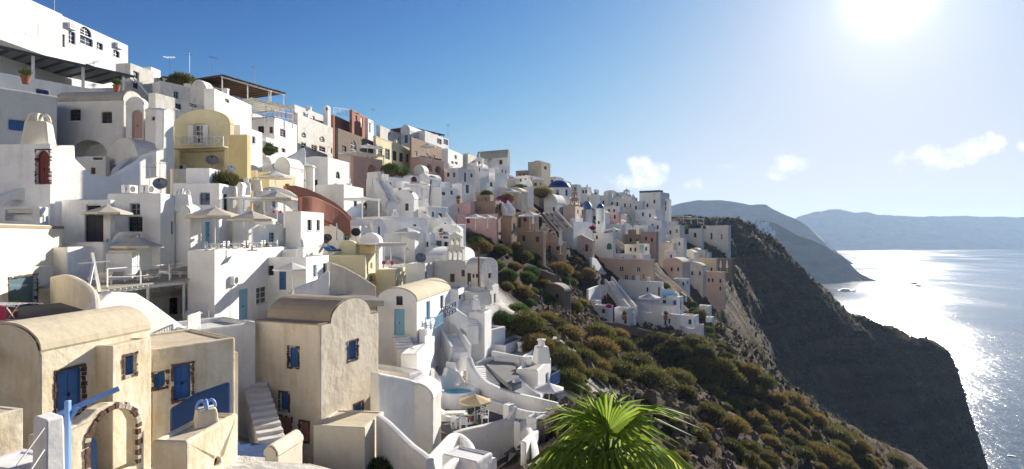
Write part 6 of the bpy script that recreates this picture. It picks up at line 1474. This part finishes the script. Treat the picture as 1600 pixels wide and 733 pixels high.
# clothes rack with towels
def rack():
    e = empty('clothes_rack', P(18, 512, 25), R(-10), 'folding clothes rack with orange and pink towels', 'clothes rack')
    for s in (-.45, .45): mb = MB(); mb.bar((-1.0, s, 0), (-.1, s, 1.0), .035); mb.bar((-.1, s, 0), (-1.0, s, 1.0), .035); build(mb, 'leg', MATS['whitemetal'], e)
    mb = MB()
    for k in range(5): mb.bar((-1.2+k*.35, -.6, 1.0), (-1.2+k*.35, .6, 1.0), .02)
    for s in (-.6, .6): mb.bar((-1.3, s, 1.0), (.9, s, 1.0), .03)
    build(mb, 'frame', MATS['whitemetal'], e)
    for (x0, x1, c) in ((-1.2, -.1, 'orangecloth'), (.0, .5, 'pinkcloth')):
        mb = MB(); n = 12; vs = []
        for k in range(n+1):
            x = x0+(x1-x0)*k/n; w = .03*math.sin(k*2.1)
            vs += [(x, -.60+w, 1.03), (x, -.64+w, .75), (x, -.62-w, .42), (x, -.50, 1.03)]
        fs = []
        for k in range(n):
            a = k*4; fs += [(a, a+4, a+5, a+1), (a+1, a+5, a+6, a+2), (a, a+4, a+7, a+3)]
        mb.add(vs, fs); build(mb, 'towel', MATS[c], e, smooth=True)
rack()
def hoist():
    e = empty('hoist_post', P(106, 740, 13.6), 0, 'light blue timber post with long slanting arm in front of blue door', 'post'); o = Vector(e.location)
    mb = MB(); mb.bar((0,0,0), P(106, 626, 13.6)-o, .10); build(mb, 'post', MATS['paleblue'], e, bevel=.01)
    mb = MB(); mb.bar(P(84, 651, 13.7)-o, P(186, 607, 14.6)-o, .08, .12); build(mb, 'arm', MATS['paleblue'], e, bevel=.01)
    mb = MB(); mb.bar(P(106, 660, 13.6)-o, P(122, 637, 13.75)-o, .05, .07); build(mb, 'brace', MATS['paleblue'], e)
hoist()
def pillar():
    e = empty('gate_pillar', P(76, 790, 12), R(70), 'white square pillar with two slanting ropes at lower left', 'pillar'); o = Vector(e.location)
    h = P(76, 648, 12).z-o.z
    mb = MB(); mb.add([(-.2,-.24,0),(.2,-.24,0),(.2,.24,0),(-.2,.24,0),(-.17,-.21,h-.05),(.17,-.21,h-.05),(.17,.21,h),(-.17,.21,h)], [(0,1,5,4),(1,2,6,5),(2,3,7,6),(3,0,4,7),(4,5,6,7)]); build(mb, 'shaft', MATS['white'], e, bevel=.04)
    M = Matrix.Rotation(-R(70), 3, 'Z')
    for (a, b) in (((69, 669, 11.7), (26, 728, 11.0)), ((69, 703, 11.7), (48, 735, 11.2))):
        mb = MB(); mb.tube([M @ (P(*a)-o), M @ (P(*b)-o)], .016, 6); build(mb, 'rope', MATS['whitecanvas'], e)
pillar()
H('small cream shed corner with plank roof at lower left edge', -10, 650, 760, 13.2, -60, 36, 15, 'flat', 'ochre', 'roofcream', Ll=2, par=.02, paved=False)
H('low white parapet foot beneath square pillar', 20, 733, 780, 11.6, -20, 92, 28, 'flat', 'white', 'white', Ll=1, par=.02, paved=False)
def ladder():
    e = empty('trestle', P(140, 466, 29), 0, 'white A-shaped trestle poles leaning on curved cream wall', 'trestle'); o = Vector(e.location)
    for (a, b) in (((136, 460, 28.5), (146, 412, 29.5)), ((156, 456, 29.5), (144, 395, 29.8))): mb = MB(); mb.bar(P(*a)-o, P(*b)-o, .11); build(mb, 'pole', MATS['whitewood'], e)
    mb = MB(); mb.bar(P(122, 412, 29.7)-o, P(172, 408, 30.5)-o, .07); build(mb, 'crossbar', MATS['whitewood'], e)
ladder()
def pole(label, px, y0, y1, Y, r=.12, cross=True):
    a, b = P(px, y1, Y), P(px, y0, Y); e = empty('utility_pole', a, 0, label, 'pole'); h = b.z-a.z
    mb = MB(); mb.tube([(0,0,-1),(0,0,h)], [r, r*.7], 8); build(mb, 'shaft', MATS['bark'], e)
    if cross: mb = MB(); mb.bar((-.7,0,h-.5),(.7,0,h-.5),.12); build(mb, 'crossarm', MATS['bark'], e)
pole('wooden utility pole beside weathered vault house', 748, 387, 446, 61.5, cross=False)
pole('thin pole standing on rim of dark headland', 1403, 508, 524, 319, .25)
pole('faint pole on slope below rose cliff house', 1172, 495, 535, 230, .2)
# potted plants and bushes near houses
for i, (x, y, Y, s) in enumerate(((40, 131, 47.5, 1.5), (182, 143, 52, 1.3), (20, 498, 26, .9), (734, 655, 42.4, .8), (640, 335, 84, 1.5), (690, 372, 80, 1.6), (716, 318, 100, 1.6), (420, 243, 70, 1.8), (975, 500, 112, 2.0), (1040, 500, 116, 2.0))):
    pot('potted plant %s' % ('hanging at the blue-door terrace wall', 'at end of striped awning', 'in front of pale blue glazed door', 'on parasol table side of pool terrace', 'on gabled centre house steps', 'under round pink flowers', 'on pink wall corner', 'beside blue barrel under maroon windows', 'in columned porch of white complex', 'on lowest white terrace')[i], P(x, y, Y), 0, s)
# ------------------------------------------------------------------ boats
def boat(label, px, py, Lm, hd, cabins=2):
    c = PZ(px, py, SEA); e = empty('boat', c, R(hd), label, 'boat'); w = Lm*.11
    mb = MB(); n = 10; vs = []
    for i in range(n+1):
        t = i/n; x = -Lm/2+Lm*t; k = min(1, 1.25*(1-t)**.5) if t > .35 else min(1, .85+t*.4)
        hh = Lm*(.055+.03*t*t)
        vs += [(x, -w*k, hh), (x, -w*k*.75, -.5), (x, w*k*.75, -.5), (x, w*k, hh)]
    fs = []
    for i in range(n):
        a = i*4; fs += [(a, a+4, a+5, a+1), (a+1, a+5, a+6, a+2), (a+2, a+6, a+7, a+3), (a+3, a+7, a+4, a)]
    fs += [(0,1,2,3), (n*4, n*4+1, n*4+2, n*4+3)]; mb.add(vs, fs); build(mb, 'hull', MATS['whitewood'], e)
    for k in range(cabins):
        mb = MB(); f = 1-.25*k; mb.box((-Lm*.36*f, -w*.75*f, Lm*(.06+.05*k)), (Lm*.16*f, w*.75*f, Lm*(.11+.05*k))); cb = build(mb, 'cabin', MATS['whitewood'], e)
        mb = MB(); mb.box((-Lm*.33*f, -w*.76*f, Lm*(.08+.05*k)), (Lm*.13*f, w*.76*f, Lm*(.095+.05*k))); build(mb, 'window_band', MATS['glassdark'], cb)
    mb = MB(); mb.tube([(-Lm*.05,0,Lm*.1),(-Lm*.05,0,Lm*.27)], Lm*.006, 6); build(mb, 'mast', MATS['greymetal'], e)
boat('long motor yacht near tip of hazy headland', 1323, 455, 34, -12)
boat('ship anchored in bright water, farther of a pair', 1430, 444, 27, -6)
boat('ship anchored in bright water, nearer of a pair', 1436, 447.5, 24, -14)
boat('small distant boat alone on bright water', 1448, 425.5, 9, -5, 1)
boat('low dark barge on water at right edge below headland', 1581, 713, 4, -25, 1)
# far village on the hazy headland
def far_village():
    rr = random.Random(11); L = []
    for i in range(64):
        px = rr.uniform(1088, 1196); t = rr.random()**1.3
        Y0 = np.interp(px, [1060, 1100, 1150, 1185, 1212], [1750, 1730, 1700, 1690, 1680]); y0 = np.interp(px, [1060, 1100, 1150, 1185, 1212], [349, 345, 340, 341, 346])
        zr = (CY-y0)/F*Y0; s = -.02-t*.16*(1 if px > 1120 else .5); k = 1+s; z = SEA-8+(zr-SEA+8)*(.45*k+.55*k**1.8); Y = Y0+300*s
        L.append((px, Vector(((px-CX)/F*Y0, Y, z+3)), t))
    L.sort(key=lambda q: q[0])
    for i, (px, p, t) in enumerate(L):
        w = rr.uniform(5, 10); h = rr.uniform(3.5, 7); d = rr.uniform(5, 9)
        e = empty('distant_house', p, rr.uniform(-.4, .4), 'tiny pale house of village on hazy headland, %s from the left' % ordinal(i), 'house', 'houses of the far village')
        mb = MB(); mb.box((-w/2, -d/2, -14), (w/2, d/2, h)); build(mb, 'wall', MATS['white'], e)
        mb = MB(); mb.box((-w/2+.4, -d/2+.4, h), (w/2-.4, d/2-.4, h+.5)); build(mb, 'roof', MATS['greywhite'], e)
        mb = MB(); mb.box((-.8, -d/2-.06, .5), (.8, -d/2+.1, 2.4)); build(mb, 'door', MATS['navy'], e)
far_village()
# ------------------------------------------------------------------ vegetation
def hit(px, py, y0=24.0, y1=420.0):
    Ys = np.arange(y0, y1, 0.8); X = (px-CX)/F*Ys; Z = (CY-py)/F*Ys
    g = ground_final(X, Ys); k = np.argmax(g > Z)
    if g[k] <= Z[k]: return None
    Y = Ys[k]; return Vector((X[k], Y, float(g[k])))
def shrub_mesh(seed, mat, n=2300, flat=.78, spike=.24, wid=.022):
    rr = np.random.default_rng(seed); v = []; f = []
    lobes = [(np.array([0, 0, 0.0]), 1.0)]+[(np.array([math.cos(t), math.sin(t), rr.uniform(-.2, .1)])*np.array([.55, .55, 1]), rr.uniform(.5, .72)) for t in rr.uniform(0, 6.28, 5)]
    for i in range(n):
        lc, lr = lobes[0] if rr.random() < .5 else lobes[rr.integers(1, len(lobes))]
        t = rr.uniform(0, 6.283); cz = rr.uniform(-.15, 1.0); s = math.sqrt(max(0, 1-cz*cz)); d = np.array([s*math.cos(t), s*math.sin(t), cz])
        p = lc+d*lr*rr.uniform(.72, 1.0); p[2] *= flat
        up = d*0.75+np.array([0, 0, .55])+rr.normal(0, .28, 3); up /= np.linalg.norm(up)
        sd_ = np.cross(up, rr.normal(0, 1, 3)); sd_ /= (np.linalg.norm(sd_)+1e-6)
        L = spike*rr.uniform(.5, 1.15); w = wid*rr.uniform(.7, 1.5)
        b = len(v); v += [p-sd_*w, p+sd_*w, p+up*L*.6+sd_*w*.8, p+up*L]; f += [(b, b+1, b+2, b+3)]
    me = bpy.data.meshes.new('foliage'); me.from_pydata([tuple(x) for x in v], [], f); me.materials.append(mat)
    return me
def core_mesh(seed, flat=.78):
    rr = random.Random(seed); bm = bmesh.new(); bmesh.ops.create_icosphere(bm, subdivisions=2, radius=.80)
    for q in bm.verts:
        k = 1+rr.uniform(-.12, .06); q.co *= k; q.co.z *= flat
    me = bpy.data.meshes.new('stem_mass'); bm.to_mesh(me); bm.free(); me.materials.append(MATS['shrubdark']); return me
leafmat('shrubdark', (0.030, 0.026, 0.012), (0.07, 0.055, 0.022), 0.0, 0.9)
SH = {k: [(shrub_mesh(s, MATS[k]), core_mesh(s)) for s in range(3)] for k in ('shrubleaf', 'shrubdry', 'shrubgreen')}
SH['cypress'] = [(shrub_mesh(9, MATS['cypress'], 2200), core_mesh(9))]
CNT = [0]
def shrub(p, r, kind='shrubleaf', label=None, group=None, sc=None, rr=random):
    a, b = rr.choice(SH[kind]); e = empty('shrub', p-Vector((0, 0, r*.12)), rr.uniform(0, 6.28), label, 'shrub', group)
    k = sc or (1, 1, rr.uniform(.8, 1.05)); e.scale = (r*k[0], r*k[1], r*k[2])
    link('foliage', a, e); link('stem_mass', b, e); CNT[0] += 1
    return e
def in_poly(x, y, poly):
    c = False; n = len(poly)
    for i in range(n):
        x0, y0 = poly[i]; x1, y1 = poly[(i+1) % n]
        if (y0 > y) != (y1 > y) and x < (x1-x0)*(y-y0)/(y1-y0)+x0: c = not c
    return c
rr = random.Random(21)
# single shrubs one can point to
for (t, x, y, w, k) in (('dark green leafy bush in white walled bed at bottom', 595, 722, 46, 'shrubgreen'), ('bright green bush beside blue balcony', 893, 598, 34, 'shrubgreen'), ('spiky olive shrub on tan wall below yellow house', 348, 284, 44, 'shrubleaf'),
        ('deep green bush below weathered white house', 778, 488, 36, 'shrubgreen'), ('light green young tree-like bush in gully', 794, 428, 26, 'shrubgreen'), ('pale olive shrub right of gully stones', 877, 414, 32, 'shrubdry'), ('round shrub above path near ruined vault', 850, 489, 32, 'shrubdry'),
        ('bush at left foot of pink cottage parasol', 745, 372, 28, 'shrubgreen')):
    if y > 700: p = P(x, y+8, 32.5)
    elif x == 348: p = P(x, y, 50.8)
    else: p = hit(x, y+w*.3, 45) or P(x, y, 60)
    shrub(p, w*p.y/F*.55, k, t)
ZONES = [
  ('rounded olive shrub on scrub slope below white complex', 'shrubs on the slope below the white complex', [(806,508),(860,506),(905,514),(1000,526),(1075,536),(1120,548),(1120,600),(1040,596),(960,600),(900,612),(880,590),(868,560),(830,540)], 78, (40, 74), ('shrubleaf', 'shrubdry', 'shrubleaf')),
  ('dry shrub clinging to lower cliff slope', 'shrubs on the lower cliff slope', [(1110,560),(1180,580),(1260,640),(1350,700),(1430,733),(1060,733),(1040,620)], 90, (22, 52), ('shrubdry', 'shrubleaf', 'shrubleaf')),
  ('olive shrub in gully between pink cottage and white complex', 'shrubs in the gully', [(735,372),(800,378),(850,402),(915,404),(925,440),(905,496),(845,500),(800,496),(782,470),(778,430),(740,400)], 40, (20, 38), ('shrubleaf', 'shrubdry', 'shrubgreen')),
  ('green shrub on slope right of peach mansion', 'shrubs right of the mansion', [(1030,438),(1060,458),(1090,480),(1110,520),(1130,548),(1150,575),(1120,545),(1090,505),(1070,470),(1040,462)], 30, (10, 20), ('shrubgreen', 'shrubleaf')),
  ('dark shrub between far village houses', 'shrubs among far houses', [(968,330),(990,340),(1008,366),(1000,372),(975,360)], 14, (10, 18), ('cypress',)),
  ('small shrub on terraces near blue domes', 'shrubs near the domes', [(790,300),(850,318),(880,340),(840,335),(800,312)], 12, (8, 14), ('shrubgreen', 'shrubdry')),
  ('dry shrub in stony strip under oval-window house', 'shrubs in the dry strip', [(548,272),(570,275),(580,320),(600,345),(575,335),(556,300)], 8, (12, 20), ('shrubdry',)),
]
CRAG = [(952,556),(1010,540),(1045,598),(1125,640),(1140,733),(1000,733),(975,640)]
for (t, g, poly, n, (w0, w1), kinds) in ZONES:
    xs = [p[0] for p in poly]; ys = [p[1] for p in poly]; c = 0; tries = 0; done = []; pl = []
    while c < n and tries < n*30:
        tries += 1; x = rr.uniform(min(xs), max(xs)); y = rr.uniform(min(ys), max(ys))
        if not in_poly(x, y, poly): continue
        if in_poly(x, y, CRAG) and rr.random() < .72: continue
        w = rr.uniform(w0, w1)*rr.choice((.42, .65, .85, 1, 1))
        if any((x-a)**2+((y-b)*1.6)**2 < (0.30*(w+q))**2 for a, b, q in done): continue
        p = hit(x, y)
        if p is None: continue
        done.append((x, y, w)); c += 1
        pl.append((x, y, shrub(p, min(2.7, w*p.y/F*.58), rr.choice(kinds), t, g, rr=rr)))
    pl.sort(key=lambda q: q[1]); nb = 1 if len(pl) < 20 else 3 if len(pl) < 50 else 4
    for b in range(nb):
        row = sorted(pl[len(pl)*b//nb:len(pl)*(b+1)//nb], key=lambda q: q[0])
        for i, q in enumerate(row): q[2]['label'] = '%s%s, %s from the left' % (t, '' if nb == 1 else ', %s row' % (('upper', 'middle', 'lower'), ('top', 'second', 'third', 'lowest'))[nb-3][b], ordinal(i))
# loose stones, grass tufts and small scrub: nobody could count them
# small far houses that fill the terraces between the named ones
HP = []
for (poly, n, cols) in (([(925,336),(990,352),(1040,372),(1060,400),(1020,398),(960,372),(925,352)], 30, ('white', 'white', 'greywhite', 'cream')), ([(1030,392),(1090,398),(1130,410),(1120,440),(1080,440),(1040,420)], 16, ('white', 'greywhite', 'cream', 'peach')), ([(745,282),(820,300),(850,318),(800,330),(760,320)], 12, ('white', 'cream', 'white')), ([(880,300),(930,310),(990,322),(950,330),(900,316)], 12, ('white', 'greywhite'))):
    xs = [p[0] for p in poly]; ys = [p[1] for p in poly]; c = 0
    for k in range(n*20):
        if c >= n: break
        x = rr.uniform(min(xs), max(xs)); y = rr.uniform(min(ys), max(ys))
        if not in_poly(x, y, poly) or any(abs(x-q[0]) < 5 and abs(y-q[1]) < 4 for q in HP): continue
        p = hit(x, y, 60)
        if p is None: continue
        HP.append((x, y, p.y, rr.choice(cols), rr.uniform(3.0, 6.0), rr.uniform(2.2, 4.0))); c += 1
HP.sort(key=lambda q: q[0])
for i, (x, y, Y, c, w, h) in enumerate(HP):
    pw = w*F/Y; ph = h*F/Y
    H('small %s house filling far terraces, %s from the left' % ({'white': 'white', 'greywhite': 'pale grey', 'cream': 'cream', 'peach': 'peach'}[c], ordinal(i)), x+pw*.5, y-ph, y+1, Y, x-pw*.5, x+pw*.72, 32, rr.choice(('flat', 'flat', 'vaultL')), c, 'cement' if rr.random() < .5 else c, ops=[('w', x-pw*.2, y-ph*.75, x-pw*.2+max(2.2, pw*.16), y-ph*.3, 'darkmetal')], rise=w*.22, group='small houses filling the far terraces', paved=False)
def scatter(name, poly_list, n, maker, mat, seed):
    r2 = np.random.default_rng(seed); V = []; Fc = []
    for (X0, X1, Y0, Y1, cnt) in poly_list:
        X = r2.uniform(X0, X1, cnt); Y = r2.uniform(Y0, Y1, cnt); Z = ground_final(X, Y)
        keep = (X > -4+.09*Y) & (Z > SEA+1)
        for x, y, z in zip(X[keep], Y[keep], Z[keep]):
            if any((0 < (x-f[0])*f[3]+(y-f[1])*f[4] < f[5]) and (0 < -(x-f[0])*f[4]+(y-f[1])*f[3] < f[6]) for f in FOOT_NEAR): continue
            maker(V, Fc, x, y, z, r2)
    me = bpy.data.meshes.new(name); me.from_pydata(V, [], Fc); me.materials.append(mat); o = link(name, me); o['kind'] = 'stuff'; return o
FOOT_NEAR = [f for f in FOOT if f[0] > -6]
def tuft(V, Fc, x, y, z, r2):
    s = r2.uniform(.25, .8)*(1+y/260)
    for k in range(7):
        t = r2.uniform(0, 6.28); b = len(V); q = r2.uniform(.0, .35)*s; L = s*r2.uniform(.5, 1.0); w = .05*s
        cx, cy = x+q*math.cos(t), y+q*math.sin(t); dx, dy = math.cos(t), math.sin(t)
        V += [(cx-dy*w, cy+dx*w, z-.1), (cx+dy*w, cy-dx*w, z-.1), (cx+dx*L*.5, cy+dy*L*.5, z+L)]; Fc.append((b, b+1, b+2))
def rock(V, Fc, x, y, z, r2):
    s = r2.uniform(.1, .42)**1.2*(1.0+y/200)*1.5; b = len(V)
    o = np.array([(1,0,0),(0,1,0),(-1,0,0),(0,-1,0),(.1,.1,.8),(0,0,-.8)])*s*r2.uniform(.5, 1.3, (6, 3))
    V += [(x+q[0], y+q[1], z+q[2]) for q in o]; Fc += [(b+i, b+(i+1) % 4, b+4) for i in range(4)]+[(b+(i+1) % 4, b+i, b+5) for i in range(4)]
plain('rubble', (0.15, 0.115, 0.09), 0.95, 0.1, var=0.4, scale=.7)
scatter('scrub', [(0, 80, 28, 140, 6000), (60, 240, 180, 345, 5000), (120, 260, 290, 345, 2500)], 0, tuft, MATS['shrubleaf'], 5)
scatter('rubble', [(0, 70, 28, 135, 6500), (-6, 20, 70, 120, 1800), (90, 240, 200, 345, 7000)], 0, rock, MATS['rubble'], 6)
def crag(V, Fc, x, y, z, r2):
    px = CX+F*x/y; py = CY-F*z/y
    if not in_poly(px, py, CRAG) and r2.random() > .10: return
    s = r2.uniform(.25, .95); b = len(V); m = 7
    h = s*r2.uniform(.5, 1.1); t0 = r2.uniform(0, 6.28)
    for (k, zz) in ((1.0, -.5), (.85, .35), (.45, .9)):
        for i in range(m):
            t = t0+2*math.pi*i/m; q = s*k*r2.uniform(.65, 1.2); V.append((x+q*math.cos(t), y+q*math.sin(t)*.8, z+h*zz*r2.uniform(.75, 1.2)))
    for j in range(2):
        for i in range(m): Fc.append((b+j*m+i, b+j*m+(i+1) % m, b+(j+1)*m+(i+1) % m, b+(j+1)*m+i))
    Fc.append(tuple(b+2*m+i for i in range(m)))
plain('crag', (0.135, 0.10, 0.075), 0.95, 0.15, var=0.5, scale=1.6, bump=0.8)
scatter('outcrop', [(4, 60, 34, 125, 2600)], 0, crag, MATS['crag'], 12)
# ------------------------------------------------------------------ fan palm in front
def fan_leaf(R_, lp, seed, n=30, droop=.35, span=122):
    rr = random.Random(seed); mb = MB()
    ds = 2*R(span)/n
    for i in range(n):
        th = -R(span)+ds*(i+.5); L = R_*(.80+.20*math.cos(th*.8))*rr.uniform(.88, 1.08); tw = rr.uniform(-.06, .06); dr = droop*rr.uniform(.7, 1.5)
        vs = []
        for f in (.03, .20, .36, .50):
            for q, lift in ((-.5, 0), (0, .055*f*R_), (.5, 0)):
                t = th+ds*q; r = L*f; z = lift*1.4-dr*R_*f**3*.5+.20*R_*(abs(th)/2.2)*f
                vs.append((lp+r*math.cos(t), r*math.sin(t), z))
        zt = lambda f: -dr*R_*f**3*.75+.20*R_*(abs(th)/2.2)*f
        t = th+tw
        for f, w in ((.78, .34), ):
            for q, lift in ((-w, 0), (0, .03*R_), (w, 0)): vs.append((lp+L*f*math.cos(t+ds*q*.8), L*f*math.sin(t+ds*q*.8), lift+zt(f)))
        vs.append((lp+L*1.08*math.cos(t+tw), L*1.08*math.sin(t+tw), zt(1.2)-.10*R_))
        fs = []
        for k in range(4): a = k*3; fs += [(a, a+3, a+4, a+1), (a+1, a+4, a+5, a+2)]
        fs += [(12, 15, 13), (13, 15, 14)]
        mb.add(vs, fs)
    return mb
def palm():
    c = P(948, 712, 11.2); g = gz(c.x, c.y); e = empty('fan_palm', Vector((c.x, c.y, min(g, c.z-3))), 0, 'bright green fan palm in the foreground', 'palm tree'); o = Vector(e.location); top = c-o
    mb = MB(); pts = [(0, 0, -.3)]+[(.03*math.sin(k), .03*math.cos(k*1.3), top.z*k/8) for k in range(1, 9)]; mb.tube(pts, [.2]+[.17+.02*(k % 2) for k in range(8)], 12); build(mb, 'trunk', MATS['bark'], e)
    rr = random.Random(8)
    L = [(-92, 84, .46, 1.0, 8), (70, 78, .5, .9, 60), (176, 52, .62, .82, 18), (4, 52, .66, .95, -14), (-60, 34, .42, .85, 6), (-128, 30, .45, .85, -8), (100, 46, .6, .85, 0),
         (200, 14, .80, .92, 14), (-16, 10, .80, .95, -10), (-90, 4, .42, .8, 0), (-158, -4, .75, .9, 0), (158, -8, .85, .85, 0), (24, -6, .85, .88, 0), (-38, -12, .75, .9, 0), (-112, -22, .6, .8, 0), (60, 6, .75, .8, 0), (120, 6, .75, .8, 0), (-70, -48, .5, .7, 20), (-140, -44, .55, .75, -20), (-10, -46, .6, .75, 10)]
    for i, (az, el, lp, Rl, roll) in enumerate(L):
        d = Vector((math.cos(R(az))*math.cos(R(el)), math.sin(R(az))*math.cos(R(el)), math.sin(R(el)))); y = Vector((-math.sin(R(az)), math.cos(R(az)), 0)); z = d.cross(y)
        M = Matrix.Translation(top) @ Matrix(((d.x, y.x, z.x, 0), (d.y, y.y, z.y, 0), (d.z, y.z, z.z, 0), (0, 0, 0, 1))) @ Matrix.Rotation(R(roll), 4, 'X')
        me = fan_leaf(Rl, lp, i, droop=.45+.75*max(0, (60-el))/60); f = build(me, 'frond', MATS['palmleaf' if i < 17 else 'shrubdry'], e); f.matrix_local = M
        mb = MB(); mb.tube([(0, 0, 0), (lp*.5, 0, .03), (lp+.1, 0, 0.01)], [.028, .02, .014], 6); pt = build(mb, 'petiole', MATS['shrubgreen'], f)
    # dead fibres under the crown
    mb = MB()
    for k in range(90):
        t = rr.uniform(0, 6.28); q = Vector((math.cos(t)*.16, math.sin(t)*.16, rr.uniform(-.6, .1)))+top; mb.bar(q, q+Vector((math.cos(t)*rr.uniform(.1, .4), math.sin(t)*rr.uniform(.1, .4), -rr.uniform(.2, .6))), .012)
    f = build(mb, 'fibre', MATS['bark'], e); f['kind'] = 'stuff'
palm()
# magenta flowers and small trees between houses
for i, (x, y, Y, s, k) in enumerate(((792, 312, 117, 1.6, 'shrubdry'), (760, 303, 116, 1.2, 'shrubgreen'), (811, 296, 136, 2.2, 'shrubgreen'), (805, 300, 132, 2.0, 'shrubgreen'), (846, 300, 146, 2.4, 'shrubdry'), (612, 265, 96, 1.6, 'shrubgreen'), (628, 268, 98, 1.4, 'shrubgreen'), (420, 236, 69, .8, 'shrubgreen'), (285, 126, 70, 1.6, 'shrubleaf'))):
    shrub(P(x, y, Y), s, k, 'leafy bush %s' % ('beside garden parasol', 'on salmon garden wall', 'left of white chapel front', 'under tan house', 'right of ochre house wall', 'on green hedge terrace, left', 'on green hedge terrace, right', 'under maroon windows', 'under highest dark pergola')[i])
SH['flowers'] = [(shrub_mesh(4, MATS['flowers'], 1200, spike=.16, wid=.05), core_mesh(4))]
for i, (x, y, Y, s) in enumerate(((790, 315, 116, 1.3), (783, 310, 116, .9), (926, 356, 140, .8), (952, 478, 113, .7))):
    shrub(P(x, y, Y), s, 'flowers', 'magenta flowering bush %s' % ('beside garden parasol', 'left of garden parasol', 'near pale pink chapel', 'on left terrace of white complex')[i])
make_terrain()
haze_box()
